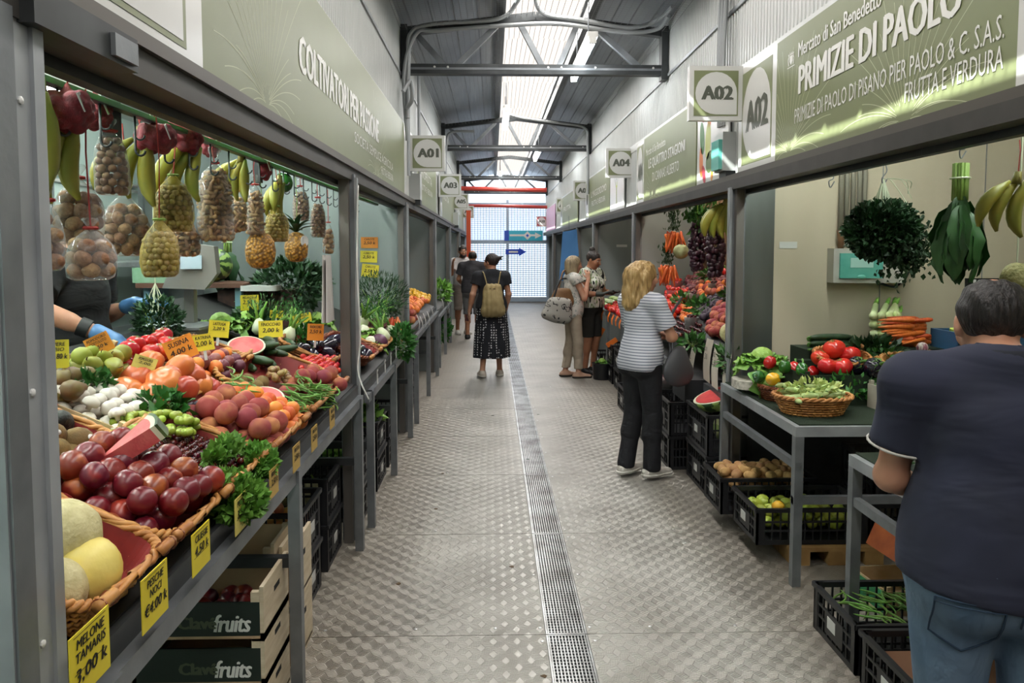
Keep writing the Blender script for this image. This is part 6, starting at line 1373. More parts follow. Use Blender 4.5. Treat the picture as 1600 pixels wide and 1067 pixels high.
tag(MB().span((1.48, 2.5, .15), (1.96, 2.82, .155)).obj('cardboard_sheet', mat('brown_card', '#6b4a32', .8)), 'brown card lying in the nearest floor crate', 'cardboard')
for k, (x, y, z) in enumerate(((2.45, 4.45, 0), (2.45, 4.45, .25), (2.45, 3.0, 0), (2.45, 3.0, .25), (2.4, 2.5, 0))): crate('black crate in the dark under the right tables', (x, y, z), .56, .40, .24, 0, -1, 'dark crates under the right tables')
# wall fittings: fuse box, conduits, sign
PYw = 5.138
a = atY(1293, 388, PYw); b = atY(1400, 441, PYw); t = thing('fuse_box', 'pale fuse box with a teal window on the cream wall', 'fuse box', ((a[0] + b[0]) / 2, PYw, (a[2] + b[2]) / 2)); wd = b[0] - a[0]; ht = a[2] - b[2]
MB().box((0, -.05, 0), (wd, .1, ht)).obj('case', mat('fuse_case', '#b3b1a8', .4), t); MB().box((-wd * .12, -.108, 0), (wd * .6, .018, ht * .72)).obj('window', mat('teal_window', '#57a596', .12, 0, '#6fb8a8', 6, .3, .7), t); MB().box((-wd * .12, -.119, .02), (wd * .32, .004, ht * .28)).obj('breaker_row', mat('pale_teal', '#a5cfc4', .3), t)
MB().ball((-wd * .12, -.12, -ht * .32), (.03, .008, .015), 10, 6).obj('latch', MATS['teal_window'], t, 'all'); MB().tube(curve([(wd * .2, -.05, -ht * .5), (wd * .4, -.06, -ht * .62), (wd * .52, -.06, -ht * .45), (wd * .6, -.06, -.05), (wd * .55, -.05, -ht * .5)]), .008, 6).obj('cable', BLACK, t, 'all')
MB().box((wd * .56, -.03, .02), (.05, .06, .09)).obj('socket', WHITE_S, t); MB().tube([(-wd * .36, -.05, ht * .5), (-wd * .36, -.05, ht * .5 + .12)], [.02, .028], 8).obj('brush', mat('bristle', '#6b4c30', .9), t, 'all')
t = thing('wall_conduits', 'row of grey vertical conduits above the fuse box', 'pipe')
for x in (1314, 1323, 1333, 1343, 1351): c = atY(x, 300, PYw - .02); MB().tube([(c[0], PYw - .022, 1.75), (c[0], PYw - .022, 2.8)], .016, 8).obj('conduit', mat('beige_conduit', '#8f8a7c', .5), t, 'all')
a = atY(1548, 446, PYw); t = thing('wall_sign', 'black board with pale letters on the cream wall behind the man', 'sign', (a[0], PYw, a[2])); MB().box((0, -.006, 0), (.36, .012, .1)).obj('board', BLACK, t); ob('lettering', text_mesh('ISEL', .2, .045, INK_W, 0, .02, 0, 1), t, (-.03, -.0125, -.005), (PI / 2, 0, 0))
# hanging rail with herbs
t = thing('hanging_rail', 'dark square rail hung inside the near right stall', 'rail'); MB().span((1.88, 1.2, 2.14), (1.915, 3.83, 2.175)).obj('bar', STEEL_D, t); MB().span((1.885, 1.3, 2.134), (1.91, 3.80, 2.14)).obj('bright_lip', STEEL_L, t)
for y in (1.6, 3.4): MB().span((1.89, y, 2.175), (1.905, y + .03, 2.82)).obj('hanger', STEEL_D, t)
def wire_hook(label, x, y, z0, z1):
    t = thing('wire_hook', label, 'hook', (x, y, 0), group='wire hooks'); MB().tube(curve([(0, -.02, z0 + .03), (0, 0, z0 + .055), (0, .02, z0 + .02), (.015, 0, (z0 + z1) / 2), (-.012, -.01, z1 + .02), (0, 0, z1 - .01), (.02, 0, z1 + .02)]), .003, 5).obj('wire', STEEL, t, 'all')
c = atX(1378, 360, 1.9); wire_hook('wire hook carrying the parsley', 1.9, c[1], 2.14, 2.02)
t = thing('parsley_bunch', 'big dark parsley bunch with pale stems hanging on the right', 'herb', c)
pm = foliage(4200, .026, blob(.17, .17, .145, .25), 41, .85, .1); m2 = foliage(1500, .026, lambda g: ((.12 + g.gauss(0, .05), g.gauss(0, .06), -.08 + g.gauss(0, .06)), (0, 0, -1)), 42, .8, 0)
stuff(pm.obj('foliage', LEAF_D, t)); stuff(m2.obj('foliage', LEAF_D, t))
for k in range(16): a = k * 2.4; MB().tube([(.0, 0, .25), (.03 * math.cos(a), .03 * math.sin(a), .16), (.07 * math.cos(a) + .03, .07 * math.sin(a), .02)], .003, 4).obj('stem', STEM_W, t)
for k in range(4): MB().tube(curve([(0, 0, .25), (.05 + .02 * k, jit(.04), .24), (.1 + .02 * k, jit(.05), .12 + .03 * k)]), .002, 4).obj('tie_string', STEM_W, t)
c = atX(1500, 290, 1.9); wire_hook('wire hook carrying the chard bunch', 1.9, c[1], 2.14, c[2] + .12); chard('big bunch of broad chard leaves hanging stems up on the right', c, 30, .25, .085, mat('chard_green', '#2f5a26', .4, 0, '#20441c', 9, .3, .7), spread=.40)
wire_hook('empty wire hook under the right lintel', 1.72, 3.9, 2.10, 2.02)
bananas(1590, 292, 3, 1.9, 'overripe bananas cut by the right edge of the picture', 1.0, 1.2, .02)
c = atX(1588, 440, 2.1); tag(ob('net_bag', roundish(.065, 1.2, 18, 10, 0, .02, lump=.05).mesh('net_bag', mat('brown_net', '#6f6a3c', .7, 0, '#8d8452', 60, .3, .7, bump=.6, bs=90), 'all'), None, c), 'net bag of small green nuts at the right picture edge', 'bag')
MB().tube([(0, 0, .07), (0, 0, 2.14 - c[2])], .003, 4).obj('string', STEM_W, bpy.data.objects['net_bag'])

# ================================================================ the A04 stall
t = thing('display_stand', 'tall steel display stand heaped with fruit in the A04 stall', 'stand')
SH = mat('black_shelf', '#1b1b1b', .6)
m = MB(); q0, q1 = RXYZ(0, 0, 0), RXYZ(1.1, 0, 0); m.add([(q0[0], 5.2, q0[2]), (q1[0], 5.2, q1[2]), (q1[0], 8.5, q1[2]), (q0[0], 8.5, q0[2]), (q0[0], 5.2, q0[2] - .02), (q1[0], 5.2, q1[2] - .02), (q1[0], 8.5, q1[2] - .02), (q0[0], 8.5, q0[2] - .02)], [(3, 2, 1, 0), (4, 5, 6, 7), (0, 1, 5, 4), (1, 2, 6, 5), (2, 3, 7, 6), (3, 0, 4, 7)]); m.obj('shelf', SH, t)
MB().span((1.60, 5.2, .62), (1.64, 8.5, .68)).obj('front_rail', STEEL, t); MB().span((1.66, 5.2, .64), (2.3, 8.5, .66)).obj('lower_shelf', SH, t)
for y in (5.25, 6.9, 8.45):
    MB().span((1.63, y - .02, 0), (1.67, y + .02, .98)).obj('leg', STEEL, t); MB().span((q1[0] - .02, y - .02, 0), (q1[0] + .02, y + .02, q1[2] - .02)).obj('leg', STEEL, t)
PB = mat('paper_bag_pale', '#cdc6b8', .7, 0, '#bcb4a4', 8, .3, .7)
def paper(label, px, py, wpx, hpx, X, txt, group='paper price strips', m=PB, ink=INK, face=-1):
    c = atX(px, py, X); k = c[1] / F; wd = wpx * k * 1.7; ht = hpx * k; t = thing('paper_strip', label, 'price tag', c, (0, 0, face * PI / 2), group); n = 8; mb = MB(); vs = []
    for i in range(n + 1):
        f = i / n; b = .02 * math.sin(f * 3) + .02 * f * f; vs += [(-wd / 2, -b, ht / 2 - ht * f), (0, -b - .006, ht / 2 - ht * f), (wd / 2, -b + .004, ht / 2 - ht * f - .01 * f)]
    mb.add(vs, [(i * 3 + j, i * 3 + 3 + j, i * 3 + 4 + j, i * 3 + 1 + j) for i in range(n) for j in range(2)]); mb.obj('sheet', m, t, 'all')
    for i, s_ in enumerate(txt): ob('lettering', text_mesh(s_, wd * .62, min(ht * .16, .05), ink, 0, .0, .2, 1), t, (0, -.034, ht * (.22 - .22 * i)), (PI / 2, 0, 0))
for a in (('pale paper strip beside the blonde woman, leftmost of the row', 1067, 570, 14, 62, 1.605, ('kg', '3,0')), ('second paper strip from the blonde woman', 1084, 572, 15, 58, 1.605, ('k 2', 'Lia')), ('wide paper strip with a big S in the middle of the row', 1109, 562, 20, 66, 1.60, ('Susin', '1,50')),
          ('paper strip left of the last one by the steel post', 1122, 572, 19, 68, 1.595, ('kg', '2,8')), ('long paper strip right against the steel post', 1139, 585, 16, 76, 1.59, ('Pe', '2 k'))): paper(*a)
GF = 'fruit in the A04 stall'
RL = lambda pts, w_=.04: pxpoly(pts, w_, RUV)
pile('peach', RL([(1100, 525), (1112, 490), (1150, 455), (1155, 520), (1125, 532)]), .040, 2, .0, 'pink red peach heaped beside the steel post in the A04 stall', 'pink peaches in the A04 stall', RXYZ, scale=(.95, 1.15), mx=44)
pile('fig', RL([(1092, 500), (1105, 465), (1140, 440), (1150, 465), (1112, 490)]), .027, 2, .01, 'dark blue fig above the pink peaches in the A04 stall', 'dark figs in the A04 stall', RXYZ, scale=(1, 1.3), mx=60, loose=.7)
P['cantaloupe'].place(RQ(1141, 520, .09), (1.1, 0, 1.2), .95, 'pale melon beside the steel post in the A04 stall'); 
pile('tomato', RL([(1032, 500), (1035, 470), (1065, 455), (1068, 480), (1050, 500)]), .042, 2, .01, 'orange red tomato behind the blonde woman', 'orange tomatoes in the A04 stall', RXYZ, mx=40, loose=.6)
pile('apricot', RL([(1066, 505), (1068, 480), (1082, 478), (1082, 505)]), .031, 2, .02, 'bright apricot in a clear cup in the A04 stall', 'apricots in the A04 stall', RXYZ, mx=16)
pile('cherry', RL([(1050, 525), (1052, 495), (1092, 490), (1095, 520)]), .0135, 2, .02, 'dark cherry heaped among leaves in the A04 stall', 'cherries in the A04 stall', RXYZ, mx=48, scale=(1.2, 1.5), gap=4.4)
CUP = film('clear_cup', '#d8dedb', .7, .1)
def cup(px, py, w_, label, s, fill, n):
    c = RQ(px, py, w_); t = thing('plastic_cup', label, 'cup', c, (0, 0, 0), 'clear cups in the A04 stall'); t.scale = (s,) * 3
    b = MB().lathe([(.045, -.07), (.05, -.07), (.062, .05), (.066, .055)], 18); b.f = b.f[:-1]; b.mi = b.mi[:len(b.f)]; b.obj('cup_wall', CUP, t, 'all')
    MB().lathe([(.046, -.068), (.05, 0), (.058, .035), (.03, .06), (.005, .064)], 14).obj('fruit_bed', fill, t, 'all')
    for k in range(n): a = k * 2.4; r = .05 * math.sqrt(k / n); ob('cherry', P['cherry'].o.data if fill is not RASP else P['cherry_tomato'].o.data, t, (r * math.cos(a), r * math.sin(a), .058 + .012 * (1 - k / n)), (jit(1), jit(1), 0), .9)
RASP = mat('red_berry_fill', '#b01f2c', .35, 0, '#c8353a', 50, .3, .7, bump=.5, bs=120); CHF = mat('dark_cherry_fill', '#2c0c14', .3, 0, '#4a1420', 60, .3, .7, bump=.5, bs=100)
for x, y, s, f, n, lab in ((1087, 468, .95, CHF, 9, 'clear cup of dark cherries in the middle of the A04 slope'), (1117, 452, .95, CHF, 9, 'clear cup of dark cherries below the purple bundles'), (1080, 505, .9, CHF, 9, 'clear cup of cherries near the paper strips'), (1052, 462, 1.0, RASP, 12, 'clear cup of red berries behind the blonde woman'), (1058, 447, 1.0, RASP, 12, 'upper clear cup of red berries below the carrots')): cup(x, y, .05, lab, s * 1.1, f, n)
for k, (x, y, w_, r3, n, lab) in enumerate(((1082, 535, .03, (.08, .14, .04), 70, 'broad green leaves over the second paper strip'), (1140, 560, .02, (.06, .12, .07), 60, 'broad green leaves hanging by the steel post'), (1095, 480, .06, (.10, .16, .06), 110, 'leafy sprigs in the middle of the A04 slope'), (1115, 430, .06, (.12, .16, .06), 110, 'leafy sprigs below the purple bundles'), (1070, 470, .06, (.10, .12, .05), 80, 'leafy sprigs right of the red berries'), (1140, 460, .07, (.05, .10, .05), 40, 'leafy sprig above the pink peaches'))):
    herb('leaf_sprig', lab, 'leaves', RQ(x, y, w_), r3, n, .075, LEAF, seed=50 + k, wd=.45, group='leaf sprigs in the A04 stall')
pile('plum', RL([(1060, 470), (1075, 430), (1150, 400), (1150, 440), (1100, 450)]), .03, 2, .0, 'dark plum high on the A04 slope', 'plums in the A04 stall', RXYZ, mx=120, loose=1.0, scale=(.9, 1.25))
pile(['apricot', 'peach'], RL([(1090, 470), (1095, 445), (1150, 425), (1152, 455)]), .036, 1, .03, 'loose peach or apricot above the dark figs in the A04 stall', 'mixed fruit in the A04 stall', RXYZ, mx=36, loose=.9)
pile('cherry_tomato', RL([(1040, 470), (1045, 440), (1075, 430), (1078, 455)]), .018, 2, .03, 'small red tomato behind the berry cups', 'small tomatoes in the A04 stall', RXYZ, mx=90, loose=.7, scale=(1, 1.4))
pile('red_pepper', RL([(1105, 432), (1118, 412), (1150, 405), (1150, 428)]), .045, 1, .02, 'shiny red pepper high in the A04 stall', 'red peppers in the A04 stall', RXYZ, mx=9)
P['yellow_pepper'].place(RQ(1138, 394, .06), (.6, .2, 0), 1.2, 'yellow pepper high in the A04 stall beside the post')
for px, py, X, lab in ((1042, 432, 1.76, 'hanging carrot bunch right behind the blonde hair'), (1052, 380, 1.78, 'upper hanging carrot bunch in the A04 stall')): bunch_carrots(lab, (lambda c: (c[0], c[1], c[2] + .11))(atX(px, py, X)), 20, scale=1.15, spread=.11)
for px, py, lab in ((1089, 385, 'left hanging bundle of dark purple pods'), (1117, 390, 'right hanging bundle of dark purple pods')):
    c = atX(px, py, 1.80); gb_ = grapes(lab, c, mat('purple_pod', '#2a1322', .3, 0, '#3f1a2e', 20, .4, .7, ov=.15), 130, .022, (PI / 2, 0, 0), .42, .085, name='purple_bundle', cat='vegetables', sq=1.3, seed=px)
    stuff(foliage(80, .08, lambda g: ((g.gauss(0, .05), .25 + g.gauss(0, .05), g.gauss(0, .05)), (0, 1, 0)), px, .5).obj('leaf_top', LEAF, gb_)); MB().tube([(0, .2, 0), (0, 2.1 - c[2], 0)], .004, 5).obj('string', STEM, gb_)
tag(roundish(.075, .95, 16, 10, 0, .05, lump=.05).obj('celeriac', mat('celeriac_skin', '#a9b184', .7, 0, '#8b8a5c', 14, .3, .7, bump=.5, bs=40), None, 'all', atX(1064, 393, 1.78)), 'pale round celeriac hanging between the carrots and purple bundles', 'vegetable')
bananas(1134, 335, 7, 1.72, 'green banana bunch hanging at the top of the A04 stall', 1.35, .5, .06)
MB().span((1.72, 5.2, 2.09), (1.76, 8.5, 2.12)).obj('hook_bar', STEEL_D, t)
tag(MB().span((2.3, 5.9, 1.2), (2.36, 8.4, 2.35)).obj('wood_panel', mat('brown_wood_panel', '#6a4a2c', .7, 0, '#4f3620', 6, .3, .7)), 'brown wooden panel at the back of the A04 stall', 'panel')
# crates in front of it
G4 = 'crates in front of the A04 stall'
for (x, y, z, h, lab) in ((1.66, 5.40, 0, .28, 'lower black crate right behind the steel post'), (1.66, 5.40, .285, .28, 'black crate holding a pale striped melon'), (1.55, 6.05, 0, .26, 'lowest black crate in the second stack'), (1.55, 6.05, .265, .26, 'middle black crate in the second stack'),
                          (1.52, 6.65, 0, .25, 'lowest black crate beside the blonde woman'), (1.52, 6.65, .255, .25, 'upper black crate beside the blonde woman'), (1.55, 7.3, 0, .25, 'black crate on the floor beyond the blonde woman'), (1.55, 7.95, 0, .25, 'farthest black crate of the A04 stall')):
    crate(lab, (x, y, z), .40, .54, h, 0, -1, G4)
tag(roundish(.125, 1.0, 24, 12, 0, .04).obj('pale_melon', RIND_L, None, 'all', (1.70, 5.38, .42), (1.4, 0, .2)), 'pale striped melon inside the upper black crate', 'melon')
t = thing('watermelon_half', 'half red watermelon on top of the black crate', 'watermelon', (1.62, 5.42, .655), (.0, -.32, .2))
pr = [(math.sin(PI / 2 * i / 8) if i else .02, -math.cos(PI / 2 * i / 8)) for i in range(9)]
h_ = MB().lathe([(.155 * a, .115 * b) for a, b in pr], 26, M=Matrix.Diagonal((1.25, 1, 1))); h_.obj('rind', RIND, t, 'all')
MB().lathe([(.153, -.001), (.153, .002)], 26, M=Matrix.Diagonal((1.25, 1, 1))).obj('pith', PITH, t); MB().lathe([(.138, .0), (.138, .005)], 26, M=Matrix.Diagonal((1.25, 1, 1))).obj('flesh', FLESH_R, t)
tag(MB().span((1.46, 5.75, .53), (1.80, 6.15, .70)).obj('dark_carton', mat('dark_carton', '#26272a', .7)), 'dark carton behind the watermelon half', 'box')
t = thing('cherry_punnet', 'clear punnet of cherries on the second crate stack', 'punnet', (1.44, 6.45, .585)); b = MB().lathe([(.08, -.075), (.09, -.075), (.11, .03)], 16); b.f = b.f[:-1]; b.mi = b.mi[:len(b.f)]; b.obj('punnet_wall', CUP, t, 'all'); MB().lathe([(.085, -.07), (.1, .0), (.05, .035), (.005, .04)], 14).obj('cherries', CHF, t, 'all')
# ================================================================ farther stalls
t = thing('display_stand', 'small steel stand with orange cards beyond the blonde woman', 'stand')
MB().add([(1.55, 9.0, .86), (2.3, 9.0, 1.12), (2.3, 11.4, 1.12), (1.55, 11.4, .86)], [(3, 2, 1, 0)]).obj('shelf', MATS['black_shelf'], t); MB().span((1.52, 9.0, .80), (1.55, 11.4, .86)).obj('front_rail', STEEL, t)
for y in (9.05, 10.2, 11.35): MB().span((1.52, y - .02, 0), (1.56, y + .02, .8)).obj('leg', STEEL, t); MB().span((2.26, y - .02, 0), (2.3, y + .02, 1.1)).obj('leg', STEEL, t)
FXYZ = lambda u, v, w_: np.array([1.55 + .945 * u - .327 * w_, v, .86 + .327 * u + .945 * w_])
pile('tomato', [(.02, 9.1), (.02, 10.4), (.35, 10.4), (.35, 9.1)], .042, 1, .01, 'red tomato on the stand with orange cards', 'tomatoes on the orange card stand', FXYZ, mx=80, gap=2.2, loose=1.0)
for k in range(22): P['pale_zucchini'].place(FXYZ(.06 + .06 * (k % 4), 10.5 + .035 * k, .03 + .02 * (k % 2)), (0, 0, .5 + jit(.5)), 1.2, 'long pale green vegetable at the far end of the orange card stand', 'green vegetables on the orange card stand')
ORC = mat('orange_tag', '#ef7a28', .5)
for i, (x, y) in enumerate(((943, 492), (953, 495), (959, 499), (965, 501), (971, 505))): paper('orange price tag hanging from the stand beyond the blonde woman', x, y, 5, 15, 1.50, (), 'orange price tags', ORC)
for i, (x, y, Y, r) in enumerate(((939, 520, 10.6, .5), (956, 535, 9.6, 1.0))):
    c = atY(x, y, Y); tag(MB().box((0, 0, 0), (.06, .012, .15), rotm(0, r, 0)).obj('price_tag', ORC, None, False, c), 'tilted orange tag on a dark bag below the stand, %s' % ('upper' if i == 0 else 'lower'), 'price tag')
for k, (y, z, lab) in enumerate(((8.95, 0, 'lowest black crate under the orange card stand'), (8.95, .25, 'upper black crate under the orange card stand'), (9.5, 0, 'second lowest crate under the orange card stand'), (9.5, .25, 'second upper crate under the orange card stand'), (10.6, 0, 'far crate under the orange card stand'))): crate(lab, (1.72, y + .2, z), .46, .4, .24, 0, -1, 'crates under the orange card stand')
t = thing('black_bucket', 'small black bucket with a cabbage on the floor', 'bucket', (1.42, 9.9, 0)); MB().lathe([(.11, 0), (.13, .2), (.135, .21)], 18).obj('pail', CRATE_M, t, True); lettuce('green cabbage sitting in the small black bucket', 'cabbage', (1.42, 9.9, .19), .09, CAB, 10, name='cabbage')
t = thing('blue_apron', 'bright blue cloth hanging in the far right stall', 'cloth', atY(889, 400, 14.35)); MB().add([(-.12, 0, .45), (.14, 0, .5), (.2, .03, -.1), (.1, .05, -.5), (-.18, .02, -.45)], [(0, 1, 2, 3, 4)]).obj('cloth', mat('blue_cloth', '#4f86c0', .7), t); MB().tube([(0, 0, .48), (0, .05, .75)], .005, 5).obj('hook', STEEL, t)
# left, beyond the second post
stand('third steel stand with apricots beyond the second post', -.78, -1.7, 7.3, 10.3, .92, 1.3, (7.4, 8.8, 10.2))
SX = lambda u, v, w_: np.array([-.79 - .924 * u + .382 * w_, v, .925 + .382 * u + .924 * w_])
pile('apricot', [(.05, 7.5), (.05, 9.3), (.35, 9.3), (.35, 7.5)], .034, 2, .06, 'orange apricot on the third stand', 'apricots on the third stand', SX, mx=120, gap=2.2, scale=(1, 1.2), loose=1.1)
pile('fig', [(.36, 7.5), (.36, 9.8), (.55, 9.8), (.55, 7.5)], .03, 2, .07, 'dark fig behind the apricots on the third stand', 'figs on the third stand', SX, mx=70, gap=2.3, scale=(1.1, 1.3), loose=1.1)
pile('lemon', [(.05, 9.35), (.05, 10.2), (.4, 10.2), (.4, 9.35)], .036, 2, .07, 'yellow lemon at the far end of the third stand', 'lemons on the third stand', SX, mx=50, gap=2.2, loose=1.1)
pile('peach', [(.02, 7.35), (.02, 7.6), (.35, 7.6), (.35, 7.35)], .04, 2, .05, 'pale peach at the near end of the third stand', 'peaches on the third stand', SX, mx=20)
for i, (x, y) in enumerate(((651, 503), (656, 505), (661, 500), (667, 497), (673, 490))): paper('pale paper tag hanging from the third stand', x, y, 5, 22, -.735, (), 'pale paper tags', WHITE_S, face=1)
herb('leafy_greens', 'light leafy greens high beyond the third stand', 'leaf vegetable', atX(686, 458, -.92), (.2, .3, .2), 260, .11, LEAF_L, seed=60); herb('leafy_greens', 'bright leafy greens hanging low beyond the third stand', 'leaf vegetable', atX(690, 516, -.86), (.14, .3, .17), 260, .1, LEAF, seed=61)
stand('fourth steel stand with leafy greens', -.80, -1.7, 10.8, 13.9, .8, 1.15, (10.9, 12.3, 13.8)); tag(MB().span((-1.3, 10.9, 1.1), (-.95, 11.8, 1.25)).obj('green_box', mat('green_box', '#4a6b3c', .6)), 'green box under the high leafy greens', 'box')
for i, (x, y) in enumerate(((690, 475), (699, 480))): paper('pale paper tag below the high leafy greens', x, y, 5, 16, -.765, (), 'far paper tags', WHITE_S, face=1)
for k, (y, z, lab) in enumerate(((7.5, 0, 'lowest black crate under the third stand'), (7.5, .25, 'second black crate under the third stand'), (8.1, 0, 'lower far crate under the third stand'), (8.1, .25, 'upper far crate under the third stand'))): crate(lab, (-1.1, y + .22, z), .5, .42, .24, 0, 1, 'crates under the third stand')
# scraps on the floor
for k in range(16):
    x, y = RN.uniform(-.6, 1.3), RN.uniform(2.8, 9); tag(MB().prism([(RN.uniform(.006, .018) * math.cos(a), RN.uniform(.006, .018) * math.sin(a)) for a in np.linspace(0, 5.2, 6)], .0015).obj('floor_scrap', (WHITE_S, TWIG, LEAF_D)[k % 3], None, False, (x, y, .001)), ('scrap of white paper on the aisle floor', 'bit of brown stalk on the aisle floor', 'bit of green leaf on the aisle floor')[k % 3], 'litter', 'scraps on the floor %d' % (k % 3))
# ================================================================ people
def pat(name, fn_nodes, rough=.8):
    m = bpy.data.materials.new(name); m.use_nodes = True; b = m.node_tree.nodes['Principled BSDF']; b.inputs['Roughness'].default_value = rough
    fn_nodes(m.node_tree, b); return m
def _ramp(nt, fac, stops):
    r = nt.nodes.new('ShaderNodeValToRGB'); e = r.color_ramp.elements
    while len(e) < len(stops): e.new(.5)
    for q, (p, c) in zip(e, stops): q.position = p; q.color = srgb(c)
    nt.links.new(fac, r.inputs[0]); return r.outputs[0]
def _folds(nt, b, sx, sy, sz, st=.5, scale=3):
    t = nt.nodes.new('ShaderNodeTexCoord'); mp = nt.nodes.new('ShaderNodeMapping'); mp.inputs['Scale'].default_value = (sx, sy, sz); nt.links.new(t.outputs['Object'], mp.inputs[0])
    n = nt.nodes.new('ShaderNodeTexNoise'); n.inputs['Scale'].default_value = scale; n.inputs['Detail'].default_value = 3; n.inputs['Distortion'].default_value = .6; nt.links.new(mp.outputs[0], n.inputs['Vector'])
    bp = nt.nodes.new('ShaderNodeBump'); bp.inputs['Strength'].default_value = st; bp.inputs['Distance'].default_value = .03; nt.links.new(n.outputs['Fac'], bp.inputs['Height']); nt.links.new(bp.outputs[0], b.inputs['Normal']); return t
def cloth(name, c, c2=None, f=(2, 2, 5), st=.45, scale=3, rough=.85):
    def fn(nt, b):
        t = _folds(nt, b, *f, st, scale); n = nt.nodes.new('ShaderNodeTexNoise'); n.inputs['Scale'].default_value = 6; nt.links.new(t.outputs['Object'], n.inputs['Vector'])
        nt.links.new(_ramp(nt, n.outputs['Fac'], ((.35, c), (.7, c2 or c))), b.inputs['Base Color'])
    return pat(name, fn, rough)
def striped(name, c, c2, per, width=.35, f=(2, 2, 3)):
    def fn(nt, b):
        t = _folds(nt, b, *f, .35); s = nt.nodes.new('ShaderNodeSeparateXYZ'); nt.links.new(t.outputs['Object'], s.inputs[0])
        m = nt.nodes.new('ShaderNodeMath'); m.operation = 'MULTIPLY'; m.inputs[1].default_value = 1 / per; nt.links.new(s.outputs[2], m.inputs[0]); q = nt.nodes.new('ShaderNodeMath'); q.operation = 'FRACT'; nt.links.new(m.outputs[0], q.inputs[0])
        r = _ramp(nt, q.outputs[0], ((0, c2), (width, c))); nt.nodes[-1].color_ramp.interpolation = 'CONSTANT'; nt.links.new(r, b.inputs['Base Color'])
    return pat(name, fn)
def dotted(name, c, c2, sc_, size, stretch=(1, 1, 1)):
    def fn(nt, b):
        t = _folds(nt, b, 4, 4, .6, .5); mp = nt.nodes.new('ShaderNodeMapping'); mp.inputs['Scale'].default_value = stretch; nt.links.new(t.outputs['Object'], mp.inputs[0])
        v = nt.nodes.new('ShaderNodeTexVoronoi'); v.inputs['Scale'].default_value = sc_; v.inputs['Randomness'].default_value = .25; nt.links.new(mp.outputs[0], v.inputs['Vector'])
        r = _ramp(nt, v.outputs['Distance'], ((0, c2), (size, c))); nt.nodes[-1].color_ramp.interpolation = 'CONSTANT'; nt.links.new(r, b.inputs['Base Color'])
    return pat(name, fn)
def blotch(name, cols, sc_, stretch=(1, 1, 1)):
    def fn(nt, b):
        t = _folds(nt, b, 3, 3, 2, .3); mp = nt.nodes.new('ShaderNodeMapping'); mp.inputs['Scale'].default_value = stretch; nt.links.new(t.outputs['Object'], mp.inputs[0])
        n = nt.nodes.new('ShaderNodeTexNoise'); n.inputs['Scale'].default_value = sc_; n.inputs['Detail'].default_value = 1; nt.links.new(mp.outputs[0], n.inputs['Vector'])
        r = _ramp(nt, n.outputs['Fac'], cols); nt.nodes[-1].color_ramp.interpolation = 'CONSTANT'; nt.links.new(r, b.inputs['Base Color'])
    return pat(name, fn)
def strands(name, c, c2, c3=None, sc_=(30, 30, 3)):
    def fn(nt, b):
        t = nt.nodes.new('ShaderNodeTexCoord'); mp = nt.nodes.new('ShaderNodeMapping'); mp.inputs['Scale'].default_value = sc_; nt.links.new(t.outputs['Object'], mp.inputs[0])
        n = nt.nodes.new('ShaderNodeTexNoise'); n.inputs['Scale'].default_value = 3; n.inputs['Detail'].default_value = 5; nt.links.new(mp.outputs[0], n.inputs['Vector'])
        nt.links.new(_ramp(nt, n.outputs['Fac'], ((.3, c2), (.52, c), (.72, c3 or c))), b.inputs['Base Color']); bp = nt.nodes.new('ShaderNodeBump'); bp.inputs['Strength'].default_value = .8; bp.inputs['Distance'].default_value = .012; nt.links.new(n.outputs['Fac'], bp.inputs['Height']); nt.links.new(bp.outputs[0], b.inputs['Normal'])
    return pat(name, fn, .5)
